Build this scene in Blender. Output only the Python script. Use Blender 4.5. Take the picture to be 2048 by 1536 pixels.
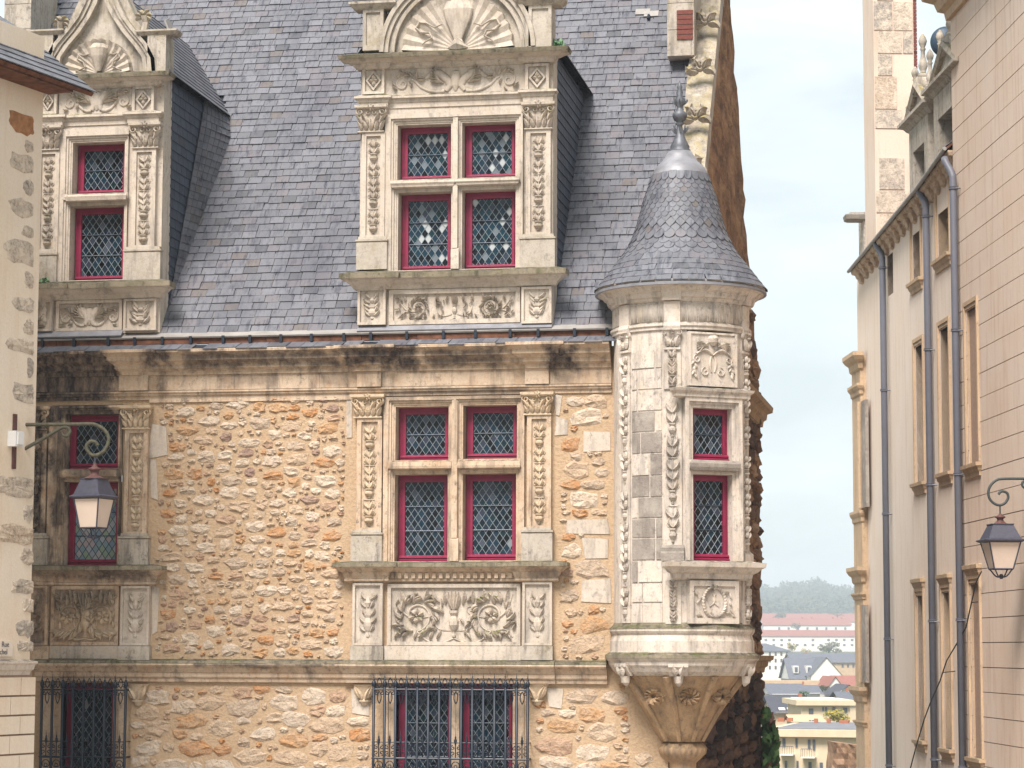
import bpy, bmesh, math, random
import numpy as np
from mathutils import Vector, Matrix

for o in list(bpy.data.objects):
    bpy.data.objects.remove(o)
SC = bpy.context.scene
COL = SC.collection
rnd = random.Random(7)
PI = math.pi

# ---------------------------------------------------------------- camera
FPX, W0, H0 = 4900.0, 2048.0, 1536.0
YAW, TILT, ROLL = math.radians(10.3), math.atan(532 / FPX), 0.003
DIST = 29.7
Rv = Vector((math.cos(YAW), math.sin(YAW), 0))
Hv = Vector((-math.sin(YAW), math.cos(YAW), 0))
CAMP = -Hv * DIST
Fv = Hv * math.cos(TILT) + Vector((0, 0, math.sin(TILT)))
Uv0 = -Hv * math.sin(TILT) + Vector((0, 0, math.cos(TILT)))
CR = Rv * math.cos(ROLL) + Uv0 * math.sin(ROLL)
CU = Uv0 * math.cos(ROLL) - Rv * math.sin(ROLL)
cam = bpy.data.cameras.new('camera')
cam.sensor_width = 36.0
cam.lens = 36.0 * FPX / W0
cam.clip_start = 0.5
cam.clip_end = 9000
camo = bpy.data.objects.new('camera', cam)
COL.objects.link(camo)
camo.matrix_world = Matrix(((CR.x, CU.x, -Fv.x, CAMP.x), (CR.y, CU.y, -Fv.y, CAMP.y),
                            (CR.z, CU.z, -Fv.z, CAMP.z), (0, 0, 0, 1)))
SC.camera = camo

# ---------------------------------------------------------------- sky, sun, exposure
SUN_EL, SUN_AZ = math.radians(54), math.radians(-12)      # azimuth from the facade normal towards the left
sdir = Vector((math.sin(SUN_AZ) * math.cos(SUN_EL), -math.cos(SUN_AZ) * math.cos(SUN_EL), math.sin(SUN_EL)))
w = bpy.data.worlds.new('World')
SC.world = w
w.use_nodes = True
nt = w.node_tree
nt.nodes.clear()
def WN(t, **k):
    n = nt.nodes.new(t)
    for a, b in k.items():
        setattr(n, a, b)
    return n
sky = WN('ShaderNodeTexSky', sky_type='NISHITA', sun_disc=False, sun_elevation=SUN_EL,
         sun_rotation=math.atan2(sdir.x, sdir.y), air_density=1.0, dust_density=1.6, ozone_density=1.0)
tc = WN('ShaderNodeTexCoord')
mp = WN('ShaderNodeMapping')
mp.inputs['Scale'].default_value = (1.0, 1.0, 2.6)
nz = WN('ShaderNodeTexNoise')
nz.inputs['Scale'].default_value = 6.0
nz.inputs['Detail'].default_value = 7
nz.inputs['Roughness'].default_value = 0.52
nz.inputs['Distortion'].default_value = 0.35
cr = WN('ShaderNodeValToRGB')
cr.color_ramp.elements[0].position = 0.42
cr.color_ramp.elements[0].color = (0.66, 0.66, 0.66, 1)
cr.color_ramp.elements[1].position = 0.60
cr.color_ramp.elements[1].color = (0.96, 0.96, 0.96, 1)
mx = WN('ShaderNodeMixRGB')
mx.inputs[2].default_value = (13.2, 14.5, 14.6, 1)           # cloud deck
bg = WN('ShaderNodeBackground')
bg.inputs['Strength'].default_value = 0.050
ow = WN('ShaderNodeOutputWorld')
L = nt.links.new
L(tc.outputs['Generated'], mp.inputs[0]); L(mp.outputs[0], nz.inputs['Vector']); L(nz.outputs['Fac'], cr.inputs[0])
L(cr.outputs[0], mx.inputs[0]); L(sky.outputs[0], mx.inputs[1]); L(mx.outputs[0], bg.inputs[0]); L(bg.outputs[0], ow.inputs[0])

sl = bpy.data.lights.new('sun', 'SUN')
sl.energy = 4.3
sl.angle = math.radians(24)
sl.color = (1.0, 0.945, 0.885)
so = bpy.data.objects.new('sun', sl)
COL.objects.link(so)
so.rotation_euler = (-sdir).to_track_quat('-Z', 'Y').to_euler()
so.location = (0, -20, 40)

SC.view_settings.view_transform = 'Standard'
SC.view_settings.look = 'None'
SC.view_settings.exposure = 0.72
SC.view_settings.gamma = 1.0
SC.view_settings.use_curve_mapping = False

# ---------------------------------------------------------------- pixels of the photograph to places on a known plane
def ray(px, py):
    return CR * ((px - 1024) / FPX) + CU * ((768 - py) / FPX) + Fv
def U(px, py, y=0.0):
    d = ray(px, py)
    t = (y - CAMP.y) / d.y
    return CAMP.x + d.x * t, CAMP.z + d.z * t
def R4(x0, y0, x1, y1, y=0.0):
    xm, ym = (x0 + x1) / 2, (y0 + y1) / 2
    return U(x0, ym, y)[0], U(x1, ym, y)[0], U(xm, y1, y)[1], U(xm, y0, y)[1]
def ZP(py, px=900, y=0.0):
    return U(px, py, y)[1]
def at(px, py, d):
    r = ray(px, py)
    return CAMP + r * (d / r.dot(Hv))

# ---------------------------------------------------------------- mesh helpers
class G:
    def __init__(s, M=None):
        s.v, s.f, s.M, s.r = [], [], M, []
    def add(s, vs, fs, rv=None):
        o = len(s.v)
        if s.M is not None:
            vs = [tuple(s.M @ Vector(p)) for p in vs]
        s.v.extend(tuple(p) for p in vs)
        s.f.extend(tuple(i + o for i in f) for f in fs)
        if rv is not None:
            s.r.extend([rv] * len(fs))
        return s
    def box(s, x0, x1, y0, y1, z0, z1, rv=None):
        return s.add([(x0, y0, z0), (x1, y0, z0), (x1, y1, z0), (x0, y1, z0), (x0, y0, z1), (x1, y0, z1), (x1, y1, z1), (x0, y1, z1)],
                     [(0, 3, 2, 1), (4, 5, 6, 7), (0, 1, 5, 4), (1, 2, 6, 5), (2, 3, 7, 6), (3, 0, 4, 7)], rv)
    def mould(s, x0, x1, yb, prof):
        # profile (out, z) run round the front and both ends of a block standing on the plane y = yb
        n = len(prof); vs = []; fs = []
        for o, z in prof:
            vs += [(x0 - o, yb, z), (x0 - o, yb - o, z), (x1 + o, yb - o, z), (x1 + o, yb, z)]
        for i in range(n - 1):
            a, b = 4 * i, 4 * i + 4
            for k in range(3):
                fs.append((a + k, a + k + 1, b + k + 1, b + k))
        fs.append((3, 2, 1, 0)); e = 4 * (n - 1); fs.append((e, e + 1, e + 2, e + 3))
        return s.add(vs, fs)
    def run(s, x0, x1, yb, prof):
        # straight run of a profile (out, z), flat ends
        vs = [(x0, yb - o, z) for o, z in prof] + [(x1, yb - o, z) for o, z in prof]
        n = len(prof)
        vs += [(x0, yb, prof[0][1]), (x0, yb, prof[-1][1]), (x1, yb, prof[0][1]), (x1, yb, prof[-1][1])]
        fs = [(i, n + i, n + i + 1, i + 1) for i in range(n - 1)]
        fs += [(2 * n, 2 * n + 2, n, 0), (n - 1, 2 * n - 1, 2 * n + 3, 2 * n + 1)]
        fs += [tuple([2 * n + 1, 2 * n] + list(range(n))), tuple([2 * n + 2, 2 * n + 3] + list(range(2 * n - 1, n - 1, -1)))]
        return s.add(vs, fs)
    def plate(s, x0, x1, z0, z1, holes, yf, yb, outer=True):
        xs = sorted({x0, x1, *[min(max(h[0], x0), x1) for h in holes], *[min(max(h[1], x0), x1) for h in holes]})
        zs = sorted({z0, z1, *[min(max(h[2], z0), z1) for h in holes], *[min(max(h[3], z0), z1) for h in holes]})
        def inh(i, k):
            xm, zm = (xs[i] + xs[i + 1]) / 2, (zs[k] + zs[k + 1]) / 2
            return any(h[0] < xm < h[1] and h[2] < zm < h[3] for h in holes)
        nx, nz_ = len(xs) - 1, len(zs) - 1
        sol = [[not inh(i, k) for k in range(nz_)] for i in range(nx)]
        def S(i, k):
            return 0 <= i < nx and 0 <= k < nz_ and sol[i][k]
        for i in range(nx):
            for k in range(nz_):
                if not sol[i][k]:
                    continue
                a, b, c, d = xs[i], xs[i + 1], zs[k], zs[k + 1]
                s.add([(a, yf, c), (b, yf, c), (b, yf, d), (a, yf, d)], [(0, 1, 2, 3)])
                for (di, dk, p, q) in ((-1, 0, (a, d), (a, c)), (1, 0, (b, c), (b, d)), (0, -1, (a, c), (b, c)), (0, 1, (b, d), (a, d))):
                    if S(i + di, k + dk):
                        continue
                    edge = not (0 <= i + di < nx and 0 <= k + dk < nz_)
                    if edge and not outer:
                        continue
                    s.add([(p[0], yf, p[1]), (p[0], yb, p[1]), (q[0], yb, q[1]), (q[0], yf, q[1])], [(0, 1, 2, 3)])
        return s
    def ringframe(s, x0, x1, z0, z1, wd, y0, y1):
        return s.plate(x0, x1, z0, z1, [(x0 + wd, x1 - wd, z0 + wd, z1 - wd)], y0, y1)
    def tube(s, pts, r, n=7, caps=True):
        pts = [Vector(p) for p in pts]
        m = len(pts)
        rs = r if isinstance(r, (list, tuple)) else [r] * m
        vs = []; fs = []
        ref = None
        for i, p in enumerate(pts):
            t = (pts[min(i + 1, m - 1)] - pts[max(i - 1, 0)])
            if t.length < 1e-9:
                t = Vector((0, 0, 1))
            t.normalize()
            if ref is None:
                ref = Vector((0, 0, 1)) if abs(t.z) < 0.9 else Vector((1, 0, 0))
            a = t.cross(ref)
            if a.length < 1e-6:
                a = t.orthogonal()
            a.normalize()
            b = t.cross(a)
            ref = a.cross(t)
            for k in range(n):
                q = 2 * PI * k / n
                vs.append(p + (a * math.cos(q) + b * math.sin(q)) * rs[i])
        for i in range(m - 1):
            for k in range(n):
                fs.append((i * n + k, i * n + (k + 1) % n, (i + 1) * n + (k + 1) % n, (i + 1) * n + k))
        if caps:
            fs.append(tuple(range(n - 1, -1, -1)))
            fs.append(tuple((m - 1) * n + k for k in range(n)))
        return s.add(vs, fs)
    def lathe(s, cx, cy, prof, n=24, a0=0.0, a1=2 * PI, wav=None):
        full = abs(a1 - a0 - 2 * PI) < 1e-6
        m = n if full else n + 1
        vs = []; fs = []
        for r, z in prof:
            for k in range(m):
                q = a0 + (a1 - a0) * k / n
                rr = r * (wav(q, z) if wav else 1)
                vs.append((cx + rr * math.cos(q), cy + rr * math.sin(q), z))
        for i in range(len(prof) - 1):
            for k in range(n):
                k2 = (k + 1) % m
                fs.append((i * m + k, i * m + k2, (i + 1) * m + k2, (i + 1) * m + k))
        if full:
            fs.append(tuple(range(m - 1, -1, -1))); e = (len(prof) - 1) * m
            fs.append(tuple(e + k for k in range(m)))
        return s.add(vs, fs)
    def quadbox(s, q, th, rv=None):
        # four corners (counter-clockwise seen from outside) given a thickness inwards
        q = [Vector(p) for p in q]
        n = (q[1] - q[0]).cross(q[3] - q[0]).normalized() * th
        vs = [tuple(p) for p in q] + [tuple(p - n) for p in q]
        return s.add(vs, [(0, 1, 2, 3), (7, 6, 5, 4), (0, 4, 5, 1), (1, 5, 6, 2), (2, 6, 7, 3), (3, 7, 4, 0)], rv)
    def mesh(s, name, m, smooth=False):
        me = bpy.data.meshes.new(name)
        me.from_pydata([tuple(p) for p in s.v], [], s.f)
        if m is not None:
            me.materials.append(m)
        if s.r and len(s.r) == len(s.f):
            at_ = me.attributes.new('rnd', 'FLOAT', 'FACE')
            at_.data.foreach_set('value', s.r)
        if smooth:
            me.polygons.foreach_set('use_smooth', [True] * len(me.polygons))
        me.update()
        return me
    def build(s, name, m, parent=None, smooth=False, **k):
        return link(name, s.mesh(name, m, smooth), parent, **k)

def link(name, data, parent=None, M=None, kind=None, label=None, cat=None, group=None):
    o = bpy.data.objects.new(name, data)
    COL.objects.link(o)
    if parent is not None:
        o.parent = parent
        if parent.parent is None and parent.type == 'EMPTY':
            o.matrix_parent_inverse = Matrix.Translation(-parent.location)
    if M is not None:
        o.matrix_basis = M
    tag(o, label, cat, group, kind)
    return o
def tag(o, label=None, cat=None, group=None, kind=None):
    if label: o['label'] = label
    if cat: o['category'] = cat
    if group: o['group'] = group
    if kind: o['kind'] = kind
    return o
def thing(name, loc, label, cat, group=None):
    o = link(name, None, label=label, cat=cat, group=group)
    o.location = loc
    o.empty_display_size = 0.2
    return o
def part(name, parent):
    return link(name, None, parent)

# ---------------------------------------------------------------- materials
class T:
    def __init__(s, name):
        s.m = bpy.data.materials.new(name)
        s.m.use_nodes = True
        s.t = s.m.node_tree
        s.t.nodes.clear()
        s.out = s.n('ShaderNodeOutputMaterial')
        s.b = s.n('ShaderNodeBsdfPrincipled')
        s.t.links.new(s.b.outputs[0], s.out.inputs[0])
        s.geo = s.n('ShaderNodeNewGeometry')
        s.pos = s.geo.outputs['Position']
    def n(s, t, **k):
        x = s.t.nodes.new(t)
        for a, b in k.items():
            setattr(x, a, b)
        return x
    def put(s, sock, v):
        if hasattr(v, 'is_linked') or hasattr(v, 'links'):
            s.t.links.new(v, sock)
        else:
            if isinstance(v, (tuple, list)) and len(v) == 3 and sock.type == 'RGBA':
                v = (*v, 1)
            sock.default_value = v
        return sock
    def math(s, op, a, b=0.0, c=None, clamp=False):
        x = s.n('ShaderNodeMath', operation=op, use_clamp=clamp)
        s.put(x.inputs[0], a); s.put(x.inputs[1], b)
        if c is not None:
            s.put(x.inputs[2], c)
        return x.outputs[0]
    def noise(s, scale, detail=4, rough=0.55, vec=None, sc=None, dist=0.0, off=None):
        x = s.n('ShaderNodeTexNoise')
        v = vec or s.pos
        if sc or off is not None:
            mpn = s.n('ShaderNodeMapping')
            s.put(mpn.inputs[0], v)
            if sc: mpn.inputs['Scale'].default_value = sc
            if off is not None: s.put(mpn.inputs['Location'], off)
            v = mpn.outputs[0]
        s.put(x.inputs['Vector'], v)
        x.inputs['Scale'].default_value = scale
        x.inputs['Detail'].default_value = detail
        x.inputs['Roughness'].default_value = rough
        x.inputs['Distortion'].default_value = dist
        return x.outputs['Fac']
    def ramp(s, f, els, const=False):
        x = s.n('ShaderNodeValToRGB')
        r = x.color_ramp
        if const: r.interpolation = 'CONSTANT'
        while len(r.elements) < len(els): r.elements.new(0.5)
        for e, (p, c) in zip(r.elements, els):
            e.position = p
            e.color = (*c, 1) if not isinstance(c, (int, float)) else (c, c, c, 1)
        s.put(x.inputs[0], f)
        return x.outputs[0]
    def mix(s, f, a, b, mode='MIX'):
        x = s.n('ShaderNodeMixRGB', blend_type=mode)
        s.put(x.inputs[0], f); s.put(x.inputs[1], a); s.put(x.inputs[2], b)
        return x.outputs[0]
    def rand(s):
        oi = s.n('ShaderNodeObjectInfo')
        a = s.n('ShaderNodeAttribute', attribute_name='rnd')
        return s.math('FRACT', s.math('ADD', s.math('MULTIPLY', oi.outputs['Random'], 7.31), a.outputs['Fac']))
    def box(s, x0, x1, z0, z1, soft=0.12, nse=None):
        # smooth rectangular stain with a wandering edge, in the wall's own coordinates
        sp = s.n('ShaderNodeSeparateXYZ'); s.put(sp.inputs[0], s.pos)
        def side(v, a, b):
            h = (b - a) / 2; c = (a + b) / 2
            d = s.math('ABSOLUTE', s.math('SUBTRACT', v, c))
            return s.math('SUBTRACT', h, d)
        d = s.math('MINIMUM', side(sp.outputs[0], x0, x1), side(sp.outputs[2], z0, z1))
        if nse is not None:
            d = s.math('ADD', d, s.math('MULTIPLY', s.math('SUBTRACT', nse, 0.5), soft * 5))
        return s.math('DIVIDE', d, soft, clamp=True)
    def bump(s, h, strength, dist=0.02, prev=None):
        x = s.n('ShaderNodeBump')
        x.inputs['Strength'].default_value = strength
        x.inputs['Distance'].default_value = dist
        s.put(x.inputs['Height'], h)
        if prev is not None: s.put(x.inputs['Normal'], prev)
        return x.outputs[0]
    def fin(s, col, rough=0.8, nrm=None, metal=0.0, spec=0.3):
        s.put(s.b.inputs['Base Color'], col)
        s.put(s.b.inputs['Roughness'], rough)
        s.put(s.b.inputs['Metallic'], metal)
        s.b.inputs['Specular IOR Level'].default_value = spec
        if nrm is not None: s.put(s.b.inputs['Normal'], nrm)
        return s.m

def stone(name, c1, c2, grime=(0.10, 0.085, 0.075), streak=0.5, lichen=0.6, moss=(0.055, 0.06, 0.02), stains=(), bump=0.5, blotch=None):
    t = T(name)
    n1 = t.noise(1.7, 6, 0.6)
    n2 = t.noise(38, 5, 0.65)
    c = t.mix(t.ramp(n1, [(0.3, 0.0), (0.7, 1.0)]), c1, c2)
    c = t.mix(0.5, c, t.ramp(n2, [(0.25, 0.55), (0.5, 0.98), (0.8, 1.0)]), 'MULTIPLY')
    if blotch:
        nb = t.noise(5.0, 5, 0.7, off=(3, 5, 1))
        c = t.mix(t.math('MULTIPLY', t.ramp(nb, [(0.48, 0.0), (0.68, 1.0)]), 0.6), c, blotch)
    st = t.noise(2.2, 6, 0.66, sc=(3.2, 3.2, 0.45))
    sm = t.ramp(st, [(0.51, 0.0), (0.69, 1.0)])
    c = t.mix(t.math('MULTIPLY', sm, streak), c, grime)
    spk = t.math('MULTIPLY', t.ramp(t.noise(16, 7, 0.78, sc=(1, 1, 0.7), off=(9, 2, 4)), [(0.52, 0.0), (0.66, 1.0)]), t.ramp(t.noise(1.3, 4, 0.6, off=(2, 8, 3)), [(0.36, 0.2), (0.60, 1.0)]))
    c = t.mix(t.math('MULTIPLY', spk, min(1.0, streak * 1.3)), c, grime)
    nn = t.noise(3.0, 6, 0.7)
    for (x0, x1, z0, z1, k) in stains:
        b = t.box(x0, x1, z0, z1, min(0.14, (x1 - x0) * .33, (z1 - z0) * .33), nn)
        b = t.math('MULTIPLY', b, t.ramp(t.noise(9, 5, 0.7, sc=(1.6, 1.6, 0.5)), [(0.25, 0.45), (0.6, 1.0)]))
        c = t.mix(t.math('MULTIPLY', b, k), c, (0.022, 0.018, 0.024))
    sp = t.n('ShaderNodeSeparateXYZ'); t.put(sp.inputs[0], t.geo.outputs['True Normal'])
    up = t.ramp(sp.outputs[2], [(0.35, 0.0), (0.8, 1.0)])
    ln = t.ramp(t.noise(11, 6, 0.75), [(0.36, 0.0), (0.56, 1.0)])
    lc = t.mix(t.ramp(t.noise(5, 3), [(0.42, 0.0), (0.6, 1.0)]), (0.07, 0.06, 0.055), moss)
    c = t.mix(t.math('MULTIPLY', t.math('MULTIPLY', up, ln), lichen), c, lc)
    h = t.math('ADD', t.math('MULTIPLY', n2, 0.7), t.noise(110, 3, 0.6))
    return t.fin(c, 0.88, t.bump(h, bump, 0.008), spec=0.2)

def simple(name, c, rough=0.6, metal=0.0, spec=0.4, var=0.25, scale=20, bump=0.0, sc=None):
    t = T(name)
    n1 = t.noise(scale, 5, 0.6, sc=sc)
    col = t.mix(1.0, c, t.ramp(n1, [(0.3, 1.0 - var), (0.7, 1.0)]), 'MULTIPLY')
    return t.fin(col, rough, t.bump(n1, bump, 0.01) if bump else None, metal, spec)

M = {}
SX0, SX1 = U(40, 900)[0], U(250, 900)[0]
def stn(x0, y0, x1, y1, k):
    a = R4(x0, y0, x1, y1)
    return (*a, k)
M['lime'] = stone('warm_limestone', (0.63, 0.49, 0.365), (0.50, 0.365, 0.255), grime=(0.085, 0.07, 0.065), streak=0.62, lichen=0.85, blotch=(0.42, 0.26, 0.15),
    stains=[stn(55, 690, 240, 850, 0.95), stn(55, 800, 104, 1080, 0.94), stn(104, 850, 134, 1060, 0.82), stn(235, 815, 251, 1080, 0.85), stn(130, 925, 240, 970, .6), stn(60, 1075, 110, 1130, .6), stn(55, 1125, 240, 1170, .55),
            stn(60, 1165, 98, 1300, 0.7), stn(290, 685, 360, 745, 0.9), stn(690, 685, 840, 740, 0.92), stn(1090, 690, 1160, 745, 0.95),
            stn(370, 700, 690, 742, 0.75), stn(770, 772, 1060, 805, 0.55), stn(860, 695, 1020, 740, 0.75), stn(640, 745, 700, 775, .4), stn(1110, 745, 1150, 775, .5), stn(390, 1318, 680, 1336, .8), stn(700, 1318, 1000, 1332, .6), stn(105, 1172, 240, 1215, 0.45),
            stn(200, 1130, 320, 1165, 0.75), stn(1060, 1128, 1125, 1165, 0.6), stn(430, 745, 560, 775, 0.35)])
M['dormer'] = stone('pale_limestone', (0.62, 0.535, 0.455), (0.49, 0.41, 0.34), grime=(0.15, 0.13, 0.115), streak=0.55, lichen=0.95, moss=(0.10, 0.10, 0.02), blotch=(0.50, 0.41, 0.31))
M['ped'] = stone('weathered_limestone', (0.52, 0.455, 0.385), (0.40, 0.345, 0.29), streak=0.68, lichen=0.95, moss=(0.26, 0.20, 0.04), blotch=(0.30, 0.24, 0.15))
M['turret'] = stone('white_limestone', (0.68, 0.595, 0.52), (0.54, 0.46, 0.39), grime=(0.13, 0.115, 0.11), streak=0.58, lichen=0.9, blotch=(0.56, 0.45, 0.34))
M['corbel'] = stone('brown_limestone', (0.52, 0.35, 0.20), (0.38, 0.25, 0.15), streak=0.55, lichen=0.5, blotch=(0.22, 0.14, 0.09))
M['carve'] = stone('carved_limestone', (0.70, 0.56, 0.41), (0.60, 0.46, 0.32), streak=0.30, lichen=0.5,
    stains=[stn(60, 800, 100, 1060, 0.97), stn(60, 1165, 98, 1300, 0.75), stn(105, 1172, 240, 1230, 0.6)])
M['mossy'] = stone('mossy_ledge', (0.36, 0.30, 0.22), (0.20, 0.17, 0.12), grime=(0.045, 0.045, 0.03), streak=0.8, lichen=0.95, moss=(0.07, 0.075, 0.02), bump=1.0, blotch=(0.085, 0.09, 0.035))
M['greyblock'] = stone('lichened_block', (0.40, 0.345, 0.30), (0.25, 0.21, 0.185), streak=0.4, lichen=0.3, bump=1.0, blotch=(0.50, 0.45, 0.38))
M['right_trim'] = stone('tan_trim_stone', (0.60, 0.43, 0.28), (0.50, 0.36, 0.24), streak=0.30, lichen=0.8, moss=(0.07, 0.09, 0.02))

def mortar(name, c1, c2, bs):
    t = T(name)
    n1, n2, n3 = t.noise(2.0, 6, 0.6), t.noise(26, 6, 0.7), t.noise(90, 3, 0.6)
    c = t.mix(t.ramp(n1, [(0.3, 0.0), (0.7, 1.0)]), c1, c2)
    c = t.mix(0.7, c, t.ramp(n2, [(0.28, 0.62), (0.55, 1.0)]), 'MULTIPLY')
    h = t.math('ADD', n2, t.math('MULTIPLY', n3, 0.35))
    return t.fin(c, 0.95, t.bump(h, bs, 0.02), spec=0.1)
M['mortar'] = mortar('sand_mortar', (0.57, 0.41, 0.27), (0.49, 0.34, 0.215), 1.0)

t = T('rubble_stone')
rr = t.rand()
c = t.ramp(rr, [(0.0, (0.70, 0.58, 0.46)), (0.16, (0.60, 0.44, 0.31)), (0.32, (0.66, 0.54, 0.43)), (0.42, (0.56, 0.32, 0.16)), (0.51, (0.68, 0.55, 0.43)),
                (0.60, (0.50, 0.32, 0.22)), (0.67, (0.54, 0.42, 0.32)), (0.77, (0.34, 0.22, 0.18)), (0.81, (0.62, 0.47, 0.34)), (0.90, (0.54, 0.26, 0.11))], True)
n1 = t.noise(9, 6, 0.68, dist=0.6)
c = t.mix(t.ramp(n1, [(0.40, 0.0), (0.66, 0.8)]), c, (0.58, 0.42, 0.29))
n2 = t.noise(30, 5, 0.7)
c = t.mix(0.8, c, t.ramp(n2, [(0.25, 0.42), (0.5, 0.95), (0.8, 1.0)]), 'MULTIPLY')
h = t.math('ADD', t.math('MULTIPLY', n1, 1.4), n2)
M['rubble'] = t.fin(c, 0.9, t.bump(h, 1.0, 0.03), spec=0.2)

def slate(name, base, sheen=0.5, streakc=(0.20, 0.16, 0.145), dark=(0.035, 0.038, 0.06)):
    t = T(name)
    rr = t.rand()
    b = Vector(base)
    c = t.ramp(rr, [(0.0, b * 1.0), (0.18, b * 0.90), (0.34, b * 1.07), (0.50, (b.x * 1.05, b.y * 0.97, b.z * 0.95)), (0.64, b * 0.95), (0.80, b * 1.16),
                    (0.93, b * 0.66), (0.975, (b.x * 0.95, b.y * 0.82, b.z * 0.70))], True)
    st = t.noise(9, 6, 0.7, sc=(2.6, 0.35, 0.35))
    c = t.mix(t.math('MULTIPLY', t.ramp(st, [(0.54, 0.0), (0.70, 1.0)]), 0.45), c, streakc)
    s2 = t.noise(8, 6, 0.72, sc=(2.4, 0.55, 0.55), off=(4.1, 1.3, 7.7))
    c = t.mix(t.math('MULTIPLY', t.ramp(s2, [(0.51, 0.0), (0.66, 1.0)]), 0.8), c, dark)
    bd = t.noise(0.9, 5, 0.62, sc=(1.6, 0.6, 0.6), dist=0.5)
    c = t.mix(t.math('MULTIPLY', t.ramp(bd, [(0.50, 0.0), (0.75, 1.0)]), 0.5), c, dark)
    n2 = t.noise(45, 5, 0.7)
    c = t.mix(0.45, c, t.ramp(n2, [(0.28, 0.6), (0.6, 1.0)]), 'MULTIPLY')
    return t.fin(c, t.math('ADD', sheen, t.math('MULTIPLY', n2, 0.2)), t.bump(n2, 0.35, 0.006), spec=0.35)
M['slate'] = slate('roof_slate', (0.138, 0.138, 0.156))
M['slate_shaded'] = slate('cheek_slate', (0.055, 0.068, 0.098), 0.5, (0.08, 0.085, 0.10))  # shaded copy of the roof slate: the cheeks' shade put into the colour
M['slate_turret'] = slate('turret_slate', (0.140, 0.143, 0.163), 0.45)
M['under'] = simple('roof_underlay', (0.018, 0.022, 0.036), 0.9)

t = T('crimson_paint')
n1 = t.noise(14, 5, 0.6)
M['red'] = t.fin(t.mix(t.ramp(n1, [(0.35, 0.0), (0.7, 1.0)]), (0.255, 0.006, 0.050), (0.165, 0.008, 0.034)), t.math('ADD', 0.36, t.math('MULTIPLY', n1, 0.25)), t.bump(t.noise(60, 3), 0.08, 0.004), spec=0.5)
M['iron'] = simple('dark_blue_iron', (0.006, 0.013, 0.028), 0.5, 0.0, 0.5, 0.35, 40)
M['lead_came'] = simple('lead_came', (0.27, 0.31, 0.34), 0.65, 0.0, 0.3, 0.2, 50)
M['lead_dark'] = simple('dark_lead_came', (0.03, 0.05, 0.08), 0.4, 0.2, 0.6, 0.2, 50)
M['zinc'] = simple('pale_flashing', (0.34, 0.31, 0.29), 0.5, 0.0, 0.4, 0.3, 6)
M['zinc_grey'] = simple('lead_sheet', (0.27, 0.265, 0.29), 0.5, 0.15, 0.5, 0.35, 7)
M['wood'] = simple('weathered_gutter_board', (0.20, 0.085, 0.05), 0.85, 0, 0.2, 0.7, 9)
M['finial'] = simple('aged_lead', (0.14, 0.145, 0.165), 0.5, 0.2, 0.4, 0.5, 18)

def glass(name, els, rough=0.06):
    t = T(name)
    c = t.ramp(t.rand(), els, True)
    n = t.noise(9, 3, 0.5)
    return t.fin(c, rough, t.bump(n, 0.2, 0.01), spec=0.25)
M['glass'] = glass('old_leaded_glass', [(0.0, (0.004, 0.009, 0.015)), (0.16, (0.008, 0.026, 0.044)), (0.32, (0.003, 0.004, 0.006)), (0.48, (0.014, 0.022, 0.036)),
    (0.62, (0.004, 0.014, 0.026)), (0.76, (0.030, 0.036, 0.056)), (0.86, (0.007, 0.022, 0.028)), (0.94, (0.055, 0.066, 0.09)), (0.992, (0.2, 0.22, 0.24))])
M['glass_dormer'] = glass('old_dormer_glass', [(0.0, (0.004, 0.009, 0.015)), (0.2, (0.008, 0.026, 0.046)), (0.38, (0.003, 0.004, 0.007)), (0.54, (0.007, 0.030, 0.048)),
    (0.70, (0.03, 0.042, 0.062)), (0.80, (0.007, 0.028, 0.036)), (0.87, (0.14, 0.165, 0.19)), (0.94, (0.40, 0.42, 0.43))])  # palest panes: reflections put into the glass colour
M['glass_pale'] = glass('pale_tinted_glass', [(0.0, (0.30, 0.34, 0.38)), (0.2, (0.20, 0.28, 0.33)), (0.4, (0.36, 0.36, 0.38)), (0.55, (0.24, 0.32, 0.25)), (0.7, (0.17, 0.25, 0.34)), (0.85, (0.36, 0.31, 0.33))], 0.15)
M['glass_right'] = simple('dark_window_glass', (0.02, 0.03, 0.05), 0.1, 0, 0.5)
M['interior'] = simple('dark_room', (0.01, 0.012, 0.016), 0.9)
M['lamp_glass'] = simple('milky_lamp_glass', (0.66, 0.53, 0.44), 0.35, 0, 0.5, 0.12, 3)
M['lamp_metal'] = simple('slate_blue_lamp_metal', (0.055, 0.055, 0.085), 0.5, 0.0, 0.5, 0.4, 25)
M['lamp_rust'] = simple('rusty_lamp_cap', (0.14, 0.06, 0.055), 0.6, 0, 0.3, 0.5, 30)
M['bracket'] = simple('mossy_iron', (0.115, 0.105, 0.07), 0.75, 0, 0.3, 0.6, 30, 0.3)
M['bracket_r'] = simple('green_black_iron', (0.05, 0.06, 0.06), 0.55, 0, 0.4, 0.4, 30)
M['pipe'] = simple('grey_zinc_pipe', (0.14, 0.143, 0.175), 0.5, 0.0, 0.4, 0.15, 5)
M['black'] = simple('black_cable', (0.015, 0.015, 0.017), 0.6)
M['white'] = simple('white_enamel', (0.72, 0.70, 0.69), 0.5, var=0.1)
M['ink'] = simple('sign_lettering', (0.13, 0.11, 0.12), 0.7)
M['brick'] = simple('red_brick', (0.22, 0.075, 0.06), 0.9, 0, 0.2, 0.4, 30, 0.4)

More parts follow.
